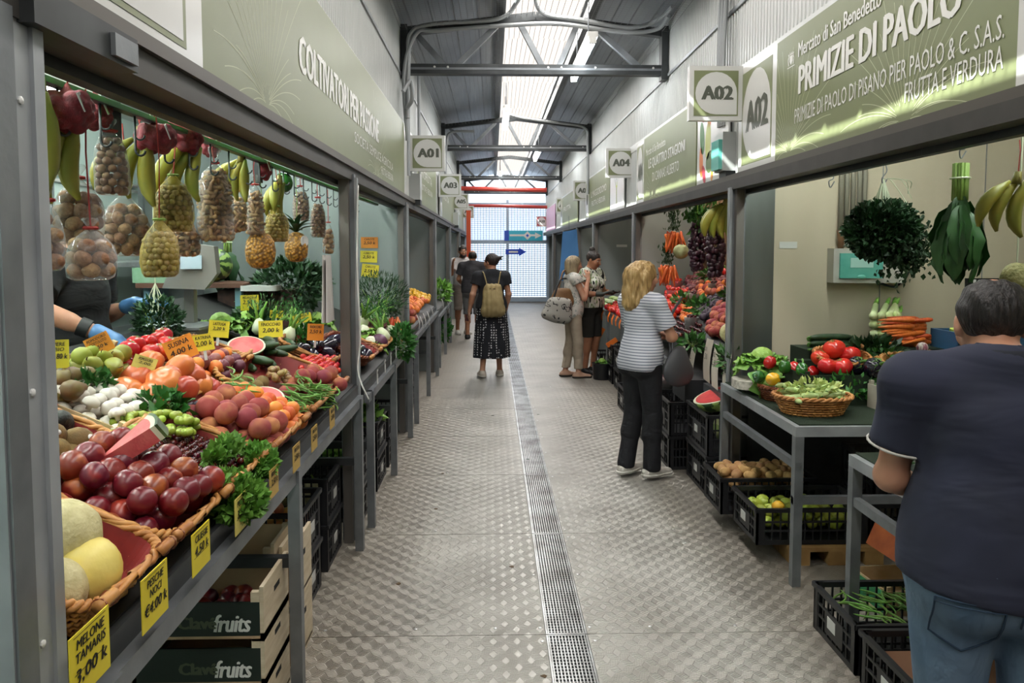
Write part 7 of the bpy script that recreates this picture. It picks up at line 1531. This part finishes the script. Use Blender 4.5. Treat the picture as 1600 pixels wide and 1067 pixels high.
class Fig:
    def __init__(s, name, label, loc, face, H, skin, h=.009, bw=1., bd=1., belly=0, lean=(0, 0), arms=None, legs=None, head=(0, 0, 0), hoff=(0, 0, 0), bust=0, hands=True, group=None, hipw=1.):
        """a standing figure: local +y is its front; arms/legs give elbow, wrist, hand direction and knee, ankle for a 1.70 m body"""
        s.k = H / 1.7; k = s.k; s.h = h; s.bw = bw; s.bd = bd; s.lean = np.array([*lean, 0.])
        s.A = {'R': ((.22, .0, 1.13), (.24, .08, .90), (0, .1, -1)), 'L': ((-.22, .0, 1.13), (-.24, .08, .90), (0, .1, -1))}; s.A.update(arms or {})
        s.Lg = {'R': ((.095, .02, .49), (.095, -.03, .075)), 'L': ((-.095, .02, .49), (-.095, -.03, .075))}; s.Lg.update(legs or {})
        s.belly = belly; s.bust = bust; s.hipw = hipw
        s.hc = s.T((0, .02, 1.585)) + np.array(hoff) * k; s.Rh = np.array(rotm(*head))
        d = SDF((-.65 * k, -.55 * k, -.02), (.65 * k, .65 * k, 1.82 * k), h); s.torso(d, 0); s.legs_(d, 0, ('R', 'L'))
        for sd_ in 'RL':
            S = s.sh(sd_); e, w_, dr = s.A[sd_]; e = s.T(e, 0); w_ = s.T(w_, 0)
            d.cone(S, e, .050 * k * bw ** .5, .037 * k, .03); d.cone(e, w_, .040 * k, .026 * k, .015); d.cone(e, e + (w_ - e) * .45, .038 * k, .036 * k, .02)
            if hands: s.hand(d, w_, dr, sd_)
        for sd_ in 'RL': s.foot(d, sd_, 0)
        d.cone(s.T((0, -.03, 1.40)), s.hc + s.Rh @ (np.array([0, -.02, -.05]) * k), .056 * k * bw ** .4, .050 * k * bw ** .4, .03); s.headpart(d)
        s.o = tag(ob(name, d.mesh(name, skin), None, loc, (0, 0, face)), label, 'person', group); s.loc = loc; s.face = face
    def T(s, p, f=1):
        p = np.array(p, float); 
        if f: p = p * np.array([1, 1, 1])
        q = p + s.lean * max(0, (p[2] - .93) / .51) * (1 if f else 0); return q * s.k
    def sh(s, sd_): return s.T((.172 * s.bw * (1 if sd_ == 'R' else -1), -.005, 1.385))
    def torso(s, d, t, zlo=0):
        k = s.k; w_, b = s.bw, s.bd; E = lambda c, r, q: d.ell(s.T(c), (np.array(r) * k + t), q)
        E((0, -.015, .94), (.160 * w_ * s.hipw, .120 * b, .12), .04); E((0, -.005, 1.08), (.135 * w_ ** 1.2 * (1 + .25 * s.belly), .098 * b * (1 + .3 * s.belly), .16), .05); E((0, .0, 1.26), (.155 * w_, .108 * b, .17), .05)
        if s.belly: E((0, .07 * s.belly, 1.04), (.155 * w_, .11 * b, .13), .06)
        if s.bust:
            for e in (-1, 1): E((e * .07, .085, 1.25), (.06 * s.bust, .06 * s.bust, .06 * s.bust), .04)
        a, c = s.sh('R'), s.sh('L'); d.cone(a, c, .052 * k + t, .052 * k + t, .05)
        for q in (a, c): d.cone(s.T((0, -.025, 1.44)), q, .045 * k + t, .04 * k + t, .05)
        for e in (-1, 1): E((e * .07 * s.hipw, -.07, .90), (.085 * w_, .07, .09), .04)
    def legs_(s, d, t, sides, to=1.0, flare=0):
        k = s.k
        for sd_ in sides:
            e = 1 if sd_ == 'R' else -1; kn, an = [np.array(q) * k for q in s.Lg[sd_]]; hp = np.array((e * .085 * s.hipw * s.bw ** .5, 0, .90)) * k
            d.cone(hp, kn, .088 * k * s.bw ** .7 + t, .056 * k + t, .03)
            d.cone(kn, kn + (an - kn) * .35 + np.array([0, -.012 * k, 0]), .054 * k + t, .054 * k + t + flare * .3, .03); d.cone(kn, an, .050 * k + t, .036 * k + t + flare, .03)
    def foot(s, d, sd_, t, tip=0, yaw=.12):
        k = s.k; an = np.array(s.Lg[sd_][1]) * k; e = 1 if sd_ == 'R' else -1; f = np.array([math.sin(yaw * e), math.cos(yaw * e), 0]); z = np.array([0, 0, 1.])
        g = an.copy(); g[2] = max(.03 * k, an[2] - .045 * k)
        d.cone(g - f * .045 * k, g + f * .03 * k, .034 * k + t, .038 * k + t, .02); d.cone(g + f * .02 * k + z * .008, g + f * .15 * k - z * .008 * k, .040 * k + t, .030 * k + t, .03, (1, 1, .8)); d.cone(an, g, .036 * k + t, .034 * k + t, .02)
    def hand(s, d, w_, dr, sd_, t=0, curl=.5):
        k = s.k; dr = np.array(dr, float); dr /= np.linalg.norm(dr); e = 1 if sd_ == 'R' else -1
        n = np.cross(dr, (0, 0, 1.)); n = n / np.linalg.norm(n) if np.linalg.norm(n) > .2 else np.array([e * 1., 0, 0]); 
        if abs(dr[2]) > .8: n = np.array([-e * 1., 0, 0]); n -= dr * (n @ dr); n /= np.linalg.norm(n)
        else: n = np.array([0, 0, -1.]) - dr * (-dr[2]); n /= np.linalg.norm(n)
        sd = np.cross(dr, n); c = w_ + dr * .05 * k
        for q in (-.024, -.008, .008, .024): d.cone(w_ + dr * .01 * k + sd * q * .7 * k, w_ + dr * .085 * k + sd * q * k, .014 * k + t, .012 * k + t, .008)
        for q, ln in ((-.031, .055), (-.0105, .072), (.0105, .078), (.031, .066)):
            b = w_ + dr * .088 * k + sd * q * k; m = b + (dr * math.cos(curl * .6) + n * math.sin(curl * .6)) * ln * .5 * k; f = m + (dr * math.cos(curl * 1.7) + n * math.sin(curl * 1.7)) * ln * .5 * k
            d.cone(b, m, .0095 * k + t, .0085 * k + t, .003); d.cone(m, f, .0085 * k + t, .007 * k + t, .003)
        ts = 1 if (sd[1] > 0) == (abs(sd[1]) > .3) else 1
        b = w_ + dr * .03 * k + sd * ts * .03 * k; m = b + (dr * .7 + sd * ts * .7 + n * .2) * .04 * k; d.cone(b, m, .014 * k + t, .010 * k + t, .006); d.cone(m, m + (dr * .9 + sd * ts * .2 + n * .3) * .032 * k, .010 * k + t, .008 * k + t, .003)
    def hp(s, p): return s.hc + s.Rh @ (np.array(p, float) * s.k)
    def hell(s, d, c, r, kk=.02, sub=False): d.ell(s.hp(c), np.array(r) * s.k, kk, s.Rh, sub)
    def headpart(s, d):
        H = lambda c, r, q=.02, sub=False: s.hell(d, c, r, q, sub)
        H((0, -.012, .028), (.074, .094, .086)); H((0, .022, -.035), (.060, .070, .082), .03); H((0, .062, -.095), (.026, .022, .020), .03); H((0, .078, .022), (.05, .016, .012), .02)
        for e in (-1, 1): H((e * .030, .102, .004), (.017, .012, .011), sub=True); H((e * .040, .070, -.028), (.024, .022, .022), .03); H((e * .076, -.004, -.008), (.010, .020, .032), .006); d.cone(s.hp((e * .0, .09, .006)), s.hp((0, .116, -.030)), .007 * s.k, .011 * s.k, .01)
        H((0, .112, -.034), (.015, .010, .008), .008); H((0, .091, -.066), (.023, .010, .011), .008)
    def child(s, name, me): return ob(name, me, s.o)
    def features(s, brow='#2c1f18', lip='#9c5a50', glasses=False):
        EW = mat('eye_white', '#d8d4cc', .3); ED = mat('eye_dark', '#1c1410', .3); m = MB(); q = MB(); br_ = MB(); k = s.k
        for e in (-1, 1):
            m.ball(s.hp((e * .030, .082, .004)), .0125 * k, 10, 6); q.ball(s.hp((e * .030, .0915, .003)), .0055 * k, 8, 5); br_.tube([s.hp((e * (.014 + .012 * i), .100 - .004 * i, .024 + .003 * math.sin(i))) for i in range(4)], .0035 * k, 5)
        s.child('eyes', m.mesh('eyes', EW, 'all')); s.child('irises', q.mesh('irises', ED, 'all')); s.child('eyebrows', br_.mesh('eyebrows', mat('brow_' + brow, brow, .8), 'all'))
        l = MB().tube([s.hp((-.024 + .012 * i, .094 + .006 * (1 - abs(i - 2) / 2), -.0655)) for i in range(5)], [.003 * k, .006 * k, .007 * k, .006 * k, .003 * k], 6); s.child('lips', l.mesh('lips', mat('lip_' + lip, lip, .5), 'all'))
    def top(s, name, m, hem=.92, t=.014, sleeve=.55, flare=.018, neck=1.47, tilt=(0, 0), h=None, loose=0, fn=None):
        k = s.k; d = SDF((-.6 * k, -.55 * k, .3 * k), (.6 * k, .6 * k, 1.6 * k), h or s.h); s.torso(d, t * k)
        if loose:
            for z in (.9, 1.0): d.ell(s.T((0, 0, z)), np.array((.165 * s.bw * s.hipw + loose, .125 * s.bd + loose, .14)) * k, .05)
        for sd_ in 'RL':
            S = s.sh(sd_); e = s.T(s.A[sd_][0], 0); w_ = s.T(s.A[sd_][1], 0)
            if sleeve > 0: b = S + (e - S) * min(1, sleeve); d.cone(S, b, .055 * k * s.bw ** .5 + t * k, .045 * k + t * k + flare * k, .03, cut=True)
        dr = s.hc - s.T((0, -.02, 1.42))
        z0 = hem * k; d.clip(lambda P: np.maximum(z0 + tilt[0] * P[..., 0] + tilt[1] * P[..., 1] - P[..., 2], -1e3)); c = s.T((0, .01, neck + .035)); r = np.array((.075, .078, .05)) * k
        d.ell(c, r, 0, sub=True)
        if fn: d.noise(fn)
        return s.child(name, d.mesh(name, m))
    def bottom(s, name, m, waist=.99, t=.012, end=.09, flare=.012, h=None, sides='RL', fn=None):
        k = s.k; d = SDF((-.5 * k, -.5 * k, -.02), (.5 * k, .5 * k, 1.15 * k), h or s.h); E = lambda c, r: d.ell(s.T(c), np.array(r) * k + t * k, .04)
        E((0, -.015, .94), (.160 * s.bw * s.hipw, .120 * s.bd, .12))
        for e in (-1, 1): E((e * .07 * s.hipw, -.07, .90), (.085 * s.bw, .07, .09))
        s.legs_(d, t * k, sides, flare=flare * k); z1, z0 = waist * k, end * k; d.clip(lambda P: np.maximum(P[..., 2] - z1, z0 - P[..., 2]))
        if fn: d.noise(fn)
        return s.child(name, d.mesh(name, m))
    def shoes(s, m, sole=None, name='shoe', t=.008, yaw=.12):
        for sd_ in 'RL':
            an = np.array(s.Lg[sd_][1]) * s.k; d = SDF((an[0] - .12, an[1] - .16, -.005), (an[0] + .12, an[1] + .25, an[2] + .05), .006); s.foot(d, sd_, t, yaw=yaw); zc = an[2] + .012; d.clip(lambda P: np.maximum(P[..., 2] - zc, -P[..., 2]))
            o = s.child(name, d.mesh(name, m))
            if sole:
                d2 = SDF((an[0] - .12, an[1] - .16, -.005), (an[0] + .12, an[1] + .25, an[2] + .05), .006); s.foot(d2, sd_, t + .006, yaw=yaw); lo = max(0, an[2] - .078 * s.k); d2.clip(lambda P: np.maximum(P[..., 2] - lo - .026, lo - P[..., 2])); ob('sole', d2.mesh('sole', sole), o)
    def hair(s, prims, m, name='hair', h=.007, clip=None, noise=None):
        k = s.k; c = s.hc; d = SDF(c - .34 * k, c + .24 * k, h)
        for q in prims:
            if q[0] == 'e': s.hell(d, q[1], q[2], q[3] if len(q) > 3 else .02)
            elif q[0] == 's': s.hell(d, q[1], q[2], 0, True)
            else: d.cone(s.hp(q[1]), s.hp(q[2]), q[3] * k, q[4] * k, .02)
        if noise: d.noise(noise)
        return s.child(name, d.mesh(name, m))
SKIN = mat('skin_light', '#c99a80', .5, 0, '#bb8468', 10, .35, .7, sss=.08); SKIN_T = mat('skin_tan', '#b07c5e', .5, 0, '#9e6a4e', 10, .35, .7, sss=.08)
DENIM = cloth('denim', '#71869c', '#4c647e', (3, 3, 2), .4, 5); DENIM.node_tree.nodes['Principled BSDF'].inputs['Roughness'].default_value = .9
def wav(a, b, c, amp): return lambda P: amp * np.sin(P[..., 2] * a + P[..., 0] * b + np.sin(P[..., 0] * 9 + P[..., 1] * 7) * 1.3) * np.cos(P[..., 0] * c + P[..., 2] * 6)
# --- the man in the right foreground, seen from behind
f = Fig('person', 'man seen from behind in a navy polo shirt and blue jeans at the right edge', (1.235, 1.80, 0), -.28, 1.67, SKIN, .008, 1.14, 1.15, .6, (.0, .05), head=(-.2, 0, -.05), hoff=(.0, .045, -.05),
        arms={'R': ((.30, .10, 1.17), (.22, .34, 1.06), (-.3, 1, -.1)), 'L': ((-.235, .08, 1.13), (-.13, .30, 1.04), (.3, 1, -.2))}, hipw=1.12)
f.top('polo_shirt', cloth('navy_jersey', '#272b3f', '#1f2333', (1.0, 1.0, 3.4), .75, 2.2), .885, .018, .66, .012, 1.45, (-.13, 0), .008, .012, wav(24, 9, 4, .0035))
k = f.k
for sd_ in 'RL':
    S = f.sh(sd_); e = f.T(f.A[sd_][0], 0); b = S + (e - S) * .66; dr = (e - S) / np.linalg.norm(e - S); u = Vector(dr).orthogonal().normalized(); v = Vector(dr).cross(u)
    r_ = .045 * k + .018 * k + .012 * k + .001; f.child('cuff_edge', MB().tube([Vector(b) + (u * math.cos(a) + v * math.sin(a)) * r_ for a in np.linspace(0, 2 * PI, 25)], .0035, 6).mesh('cuff_edge', mat('pale_piping', '#b9b6ae', .8), 'all'))
c_ = f.T((0, -.02, 1.455)); f.child('collar', MB().lathe([(.090, -.03), (.082, .012), (.074, .03), (.068, .028)], 24, (c_[0], c_[1], c_[2]), M=Matrix.Diagonal((1.0, .95, 1))).mesh('collar', mat('navy_collar', '#12141f', .85), 'all'))
jn = f.bottom('jeans', DENIM, 1.0, .014, .05, .03, .008)
ST = mat('denim_stitch', '#22384e', .8); 
def pocket(e):
    pts = [(-.07, .06), (.07, .06), (.068, -.05), (0, -.085), (-.068, -.05)]; m = MB(); n = 10; vs = []
    def surf(x, z):   # lay the pocket on the seat of the jeans
        X = e * .105 + x; Z = .845 + z; return (X * k * 1.0, 0, Z * k)
    return [surf(x, z) for x, z in pts]
bv = jn.data.vertices; co = np.empty(len(bv) * 3); bv.foreach_get('co', co); co = co.reshape(-1, 3); back = co[co[:, 1] < .02]
def onback(p): d_ = np.hypot(back[:, 0] - p[0], back[:, 2] - p[2]); q = back[np.argsort(d_)[:6]]; return Vector((p[0], q[:, 1].min() - .004, p[2]))
for e in (-1, 1):
    P_ = pocket(e); ring = []
    for a, b in zip(P_, P_[1:] + P_[:1]):
        for t_ in np.linspace(0, 1, 7)[:-1]: ring.append(onback(np.array(a) * (1 - t_) + np.array(b) * t_))
    f.child('pocket_seam', MB().tube(ring + [ring[0]], .0026, 5).mesh('pocket_seam', ST, 'all')); f.child('pocket_hem', MB().tube([p + Vector((0, 0, -.012)) for p in ring[:7]], .0018, 5).mesh('pocket_hem', ST, 'all'))
f.child('centre_seam', MB().tube([onback((0, 0, z)) for z in np.linspace(.84, .98, 8)], .0024, 5).mesh('centre_seam', ST, 'all')); f.child('waistband', MB().tube([onback((x, 0, .965)) for x in np.linspace(-.15, .15, 14)], .003, 5).mesh('waistband', ST, 'all'))
f.child('belt_loop', MB().bar(onback((-.05, 0, .955)), onback((-.05, 0, 1.0)), .014, .006).mesh('belt_loop', DENIM))
f.hair([('e', (0, -.020, .030), (.082, .099, .090)), ('s', (0, .065, -.02), (.2, .075, .2)), ('s', (0, -.005, .133), (.055, .085, .042)), ('s', (0, -.03, -.105), (.2, .2, .058))], strands('dark_grey_hair', '#1d1918', '#0f0d0c', '#3a3330', (40, 40, 8)), noise=lambda P: .0025 * np.sin(P[..., 0] * 160 + P[..., 2] * 60))
f.shoes(mat('black_shoe', '#1a1a1a', .5)); f.features()
# --- blonde woman with crossed arms
g4 = 'shoppers in the aisle'
f = Fig('person', 'blonde woman in a striped T-shirt with crossed arms facing the fruit', (1.10, 5.62, 0), -1.02, 1.60, SKIN, .007, .96, .98, .15, (0, 0), head=(-.08, 0, -.25),
        arms={'R': ((.23, .10, 1.13), (.06, .24, 1.09), (-1, .2, .1)), 'L': ((-.22, .10, 1.12), (-.05, .23, 1.13), (1, .1, -.1))}, bust=1, hipw=1.05,
        legs={'R': ((.10, .03, .49), (.11, .02, .10)), 'L': ((-.08, .0, .49), (-.08, -.08, .10))})
f.top('striped_t_shirt', striped('white_grey_stripe', '#c9cad2', '#6d7284', .021, .32), .86, .016, .72, .016, 1.46, loose=.012)
f.bottom('black_trousers', cloth('black_cloth', '#14141a', '#0d0d12'), .95, .016, .07, .018)
f.shoes(mat('white_trainer', '#cfcac2', .6, 0, '#b5aea4', 20, .3, .7), mat('white_sole', '#dcd8d0', .6), 'trainer')
BL = strands('blonde_hair', '#b8965f', '#86683f', '#d6bd90', (26, 26, 2.5))
f.hair([('e', (0, -.02, .03), (.094, .112, .098)), ('c', (.0, -.075, .0), (0, -.085, -.20), .10, .085), ('c', (.065, -.03, 0), (.075, -.035, -.19), .055, .048), ('c', (-.065, -.03, 0), (-.075, -.03, -.19), .055, .048), ('s', (0, .115, -.06), (.075, .07, .12))], BL, noise=lambda P: .006 * np.sin(P[..., 2] * 55 + np.sin(P[..., 0] * 70) * 2) * np.sin(P[..., 0] * 75 + P[..., 1] * 60))
f.features()
t = thing('shoulder_bag', 'dark grey shoulder bag at the hip of the blonde woman', 'bag', (1.36, 5.52, .84), (0, .25, .35)); s_ = SDF((-.2, -.15, -.2), (.2, .15, .2), .009); s_.ell((0, 0, -.04), (.13, .05, .11), .02); s_.ell((-.03, 0, .05), (.08, .04, .10), .05); t2 = ob('bag_body', s_.mesh('bag_body', mat('grey_leather', '#46464a', .5)), t); MB().tube(curve([(-.1, 0, .08), (-.14, .05, .3), (-.1, .02, .5)]), .01, 6).obj('strap', mat('grey_leather', '#46464a', .5), t, 'all')
# --- woman in the polka dot skirt
f = Fig('person', 'woman walking away in a black top and long polka dot skirt', (-.02, 10.15, 0), .15, 1.63, SKIN, .009, 1.1, 1.1, .3, head=(-.05, 0, .75),
        arms={'R': ((.24, .0, 1.14), (.22, .10, .92), (0, .3, -1)), 'L': ((-.26, -.02, 1.14), (-.30, .06, .90), (-.1, .2, -1))}, hipw=1.1, legs={'R': ((.10, .02, .49), (.12, .03, .075)), 'L': ((-.10, -.02, .49), (-.14, -.10, .09))})
f.top('black_top', dotted('black_dotted_top', '#16181f', '#20242c', 40, .05), .95, .016, .45, .02, 1.46, loose=.01)
k = f.k; d = SDF((-.4, -.4, .2), (.4, .4, 1.1), .009)
for i in range(8): z = 1.0 - .75 * i / 7; r = .165 + .05 * (i / 7) ** .6; d.cone((0, -.01, z * k), (0, -.01, (z - .1) * k), r * k * 1.12, (r + .008) * k * 1.12, .03, (1, .82, 1))
d.noise(lambda P: .012 * np.sin(np.arctan2(P[..., 1], P[..., 0]) * 9) * np.clip((.95 - P[..., 2]) / .7, 0, 1)); d.clip(lambda P: np.maximum(.27 * k - P[..., 2], P[..., 2] - 1.0 * k)); f.child('dotted_skirt', d.mesh('dotted_skirt', dotted('navy_white_dots', '#14161f', '#d5d5d8', 30, .30)))
f.shoes(mat('pale_trainer', '#b9aea2', .6), mat('white_sole', '#dcd8d0', .6), 'trainer'); DK = strands('dark_brown_hair', '#2c2320', '#17110f', '#40342e')
f.hair([('e', (0, -.02, .028), (.086, .105, .094)), ('s', (0, .12, -.04), (.09, .075, .11)), ('s', (0, -.02, -.12), (.2, .2, .05)), ('e', (-.0, -.11, .04), (.035, .035, .04)), ('c', (0, -.12, .05), (.03, -.19, .07), .02, .008), ('c', (0, -.12, .04), (.05, -.17, .03), .018, .006)], DK); f.features()
t = thing('backpack', 'beige drawstring backpack on the woman in the dotted skirt', 'bag', (-.0, 9.93, 1.02), (0, 0, .1)); BG = mat('beige_canvas', '#a8966a', .8, 0, '#8f7d54', 14, .3, .7, bump=.4, bs=30); s_ = SDF((-.24, -.16, -.26), (.24, .16, .26), .009)
s_.cone((-.08, 0, -.13), (.08, 0, -.13), .085, .085, .04); s_.cone((-.07, 0, .10), (.07, 0, .10), .06, .06, .12); s_.cone((-.06, 0, .17), (.06, 0, .17), .055, .055, .04); s_.ell((0, -.02, -.02), (.14, .09, .16), .05); s_.noise(lambda P: .004 * np.sin(P[..., 0] * 110)); ob('sack', s_.mesh('sack', BG), t); MB().tube([(.115 * math.cos(a), .055 * math.sin(a), .16) for a in np.linspace(0, 6.3, 20)], .008, 5).obj('drawstring', TWIG, t)
for e in (-1, 1): MB().tube(curve([(e * .07, .03, .19), (e * .11, .10, .36), (e * .13, .22, .36)]), .008, 5).obj('strap', BG, t, 'all')
tag(MB().box((0, 0, 0), (.045, .012, .09)).obj('phone', mat('dark_red_case', '#4a1f22', .4), None, False, (-.34, 10.2, .78), (0, .2, .2)), 'dark phone in the hand of the woman in the dotted skirt', 'phone')
# --- the two men talking
f = Fig('person', 'man with his back turned in a dark grey T-shirt and shorts', (-.38, 14.4, 0), -.1, 1.68, SKIN_T, .010, 1.14, 1.15, .5, head=(-.05, 0, .2), hoff=(0, 0, -.02), arms={'R': ((.26, .0, 1.14), (.22, .16, 1.0), (-.2, 1, .1)), 'L': ((-.27, .02, 1.14), (-.24, .16, 1.05), (.2, 1, .2))})
f.top('grey_t_shirt', cloth('charcoal_jersey', '#3b383c', '#2e2c30'), .88, .02, .65, .02, 1.46, loose=.015); f.bottom('shorts', cloth('grey_shorts', '#6f6c6c', '#5c5a5a'), 1.0, .02, .47, .03); f.shoes(mat('black_shoe', '#1a1a1a', .5))
f.hair([('e', (0, -.02, .022), (.080, .099, .080)), ('s', (0, .10, -.03), (.2, .09, .2)), ('s', (0, -.01, .112), (.05, .07, .045)), ('s', (0, -.03, -.11), (.2, .2, .05))], DK); f.features()
f = Fig('person', 'bearded man in a white T-shirt gesturing towards the camera', (-.60, 15.2, 0), PI + .35, 1.76, SKIN_T, .010, 1.0, 1.0, .1, head=(-.05, 0, -.1), arms={'R': ((.24, .06, 1.16), (.26, .22, 1.32), (0, .4, 1)), 'L': ((-.24, .02, 1.14), (-.22, .18, 1.02), (0, 1, .1))})
f.top('white_t_shirt', cloth('white_jersey', '#c9c4c2', '#b8b2b0'), .88, .016, .65, .02, 1.46); f.bottom('shorts', cloth('beige_shorts', '#9a8c82', '#85786e'), 1.0, .018, .47, .03); f.shoes(mat('white_trainer', '#cfcac2', .6), mat('white_sole', '#dcd8d0', .6), 'trainer')
f.hair([('e', (0, -.015, .034), (.082, .100, .090)), ('s', (0, .10, -.03), (.075, .07, .075)), ('s', (0, 0, -.11), (.2, .2, .06))], DK); f.hair([('e', (0, .055, -.075), (.058, .05, .05)), ('s', (0, .11, -.045), (.03, .05, .03))], DK, 'beard'); f.features()
# --- two women at the orange card stand
f = Fig('person', 'grey blonde woman in profile holding a hand to her mouth', (1.05, 10.05, 0), -1.35, 1.60, SKIN, .009, .92, .95, .1, head=(-.12, 0, .05), arms={'R': ((.20, .10, 1.12), (.08, .20, 1.38), (-.3, -.05, 1)), 'L': ((-.22, .04, 1.13), (-.20, .16, .98), (.1, 1, 0))}, bust=.9, legs={'R': ((.09, .05, .49), (.09, .06, .075)), 'L': ((-.08, .0, .49), (-.08, -.08, .08))})
f.top('sleeveless_blouse', blotch('white_print', ((0, '#cfccc4'), (.56, '#9aa09a'), (.66, '#cfccc4')), 22), .84, .016, .22, .02, 1.46, loose=.02); f.bottom('beige_trousers', cloth('beige_cloth', '#b5a693', '#9e907e'), .95, .014, .13, .012); f.shoes(mat('beige_flat', '#b58f78', .6), mat('dark_sole', '#3a322c', .7), 'flat_shoe')
GB = strands('grey_blonde_hair', '#9c8a6c', '#6c5f4c', '#bba884'); f.hair([('e', (0, -.02, .028), (.088, .106, .094)), ('c', (0, -.05, 0), (0, -.05, -.10), .09, .08), ('c', (.05, -.01, 0), (.06, .0, -.10), .05, .04), ('c', (-.05, -.01, 0), (-.06, .0, -.10), .05, .04), ('s', (0, .125, -.05), (.085, .085, .12))], GB); f.features('#6c5f4c')
t = thing('handbag', 'brown leather handbag under the arm of the grey blonde woman', 'bag', (.90, 9.86, 1.08), (0, .12, .25)); s_ = SDF((-.25, -.15, -.22), (.25, .15, .25), .01); s_.ell((0, 0, -.02), (.15, .06, .10), .02); s_.cone((-.11, 0, -.07), (.11, 0, -.07), .045, .045, .05); s_.cone((-.07, 0, .06), (.06, 0, .08), .03, .03, .08); ob('bag_body', s_.mesh('bag_body', mat('brown_leather', '#8b6a48', .5, 0, '#765638', 10, .3, .7)), t); MB().tube(curve([(-.07, 0, .08), (-.02, .06, .3), (.03, .10, .34)]), .011, 6).obj('strap', mat('brown_leather', '#8b6a48', .5), t, 'all')
t = thing('tote_bag', 'big pale patterned tote bag on the arm of the grey blonde woman', 'bag', (.84, 9.78, .92), (0, .25, .25)); s_ = SDF((-.3, -.2, -.3), (.3, .2, .3), .011); s_.ell((0, 0, -.02), (.19, .085, .15), .02); s_.cone((-.15, 0, -.10), (.14, 0, -.09), .06, .06, .06); s_.cone((-.10, 0, .08), (.10, 0, .12), .04, .04, .1); ob('bag_body', s_.mesh('bag_body', blotch('tote_print', ((0, '#a9a69e'), (.58, '#2a2a2c'), (.64, '#a9a69e')), 14)), t); MB().tube(curve([(-.1, 0, .12), (-.05, .08, .36), (.08, .2, .42)]), .012, 6).obj('strap', mat('black_strap', '#1c1c1e', .6), t, 'all')
f = Fig('person', 'dark haired woman with a bun in a leaf print top looking at her hands', (1.33, 10.35, 0), PI + .85, 1.66, SKIN_T, .009, 1.06, 1.08, .3, head=(-.32, 0, .05), hoff=(0, .02, 0), arms={'R': ((.26, .04, 1.13), (.14, .27, 1.12), (-.6, .8, .4)), 'L': ((-.26, .04, 1.13), (-.10, .28, 1.13), (.4, .8, .4))}, bust=1.1, hipw=1.12)
f.top('leaf_print_top', blotch('leaf_print', ((0, '#1b201c'), (.42, '#d5d8cc'), (.56, '#6d8a52'), (.62, '#d5d8cc'), (.70, '#1b201c')), 9, (2.2, 2.2, .7)), .93, .018, .45, .03, 1.45, loose=.02); f.bottom('dark_shorts', cloth('olive_black', '#2c2a26', '#211f1c'), 1.0, .02, .52, .03); f.shoes(mat('black_shoe', '#1a1a1a', .5))
f.hair([('e', (0, -.02, .030), (.084, .103, .092)), ('s', (0, .12, -.035), (.08, .08, .09)), ('s', (0, .0, -.12), (.2, .2, .06)), ('e', (0, -.07, .125), (.042, .042, .038))], DK); f.features()
GL = mat('dark_glove', '#22261f', .5); k = f.k
for sd_ in 'RL':
    e, w_, dr = f.A[sd_]; w_ = f.T(w_, 0); d = SDF(w_ - .22, w_ + .25, .006); f.hand(d, w_, dr, sd_, .004); q = f.T(e, 0); d.cone(w_ + (q - w_) * .25, w_, .036 * k, .032 * k, .02); f.child('glove', d.mesh('glove', GL))
# --- stallholder behind the left counter, head hidden by the nut bags
f = Fig('person', 'stallholder in a black T-shirt and blue gloves behind the left counter', (-1.97, 3.60, .17), -1.62, 1.76, SKIN, .008, 1.12, 1.1, .3, (0, .04), head=(-.3, 0, 0), hoff=(0, .02, 0), arms={'R': ((.36, .06, 1.25), (.27, .36, 1.10), (-.1, .8, -.5)), 'L': ((-.27, -.01, 1.14), (-.20, .20, 1.22), (.05, 1, .1))})
f.top('black_t_shirt', cloth('black_jersey', '#131316', '#0d0d10'), .86, .018, .62, .02, 1.46, loose=.01); f.bottom('trousers', cloth('black_cloth2', '#17171c', '#101014'), 1.0, .014, .06, .015); f.shoes(mat('black_shoe', '#1a1a1a', .5)); f.features()
f.hair([('e', (0, -.02, .03), (.082, .10, .088)), ('s', (0, .11, -.03), (.09, .08, .1)), ('s', (0, 0, -.12), (.2, .2, .06))], DK)
BGl = mat('blue_nitrile_glove', '#5f8fc4', .4, 0, '#4f7fb4', 12, .3, .7)
for sd_ in 'RL':
    e, w_, dr = f.A[sd_]; w_ = f.T(w_, 0); q = f.T(e, 0); d = SDF(w_ - .25, w_ + .27, .005); f.hand(d, w_, dr, sd_, .003, .35); d.cone(w_ + (q - w_) * .22, w_, .036 * f.k, .031 * f.k, .02); f.child('glove', d.mesh('glove', BGl))
e, w_, dr = f.A['R']; w_ = f.T(w_, 0); q = f.T(e, 0); a = w_ + (q - w_) * .30; b = w_ + (q - w_) * .42; f.child('wristband', MB().tube([a, b], .040 * f.k, 14).mesh('wristband', mat('black_band', '#101012', .5), True))
tag(MB().span((-2.35, 2.4, 0), (-1.74, 4.3, .168)).obj('platform', mat('dark_platform', '#3a332c', .8)), 'low dark platform behind the left counter under the stallholder', 'platform')
for p_ in P.values(): p_.done()
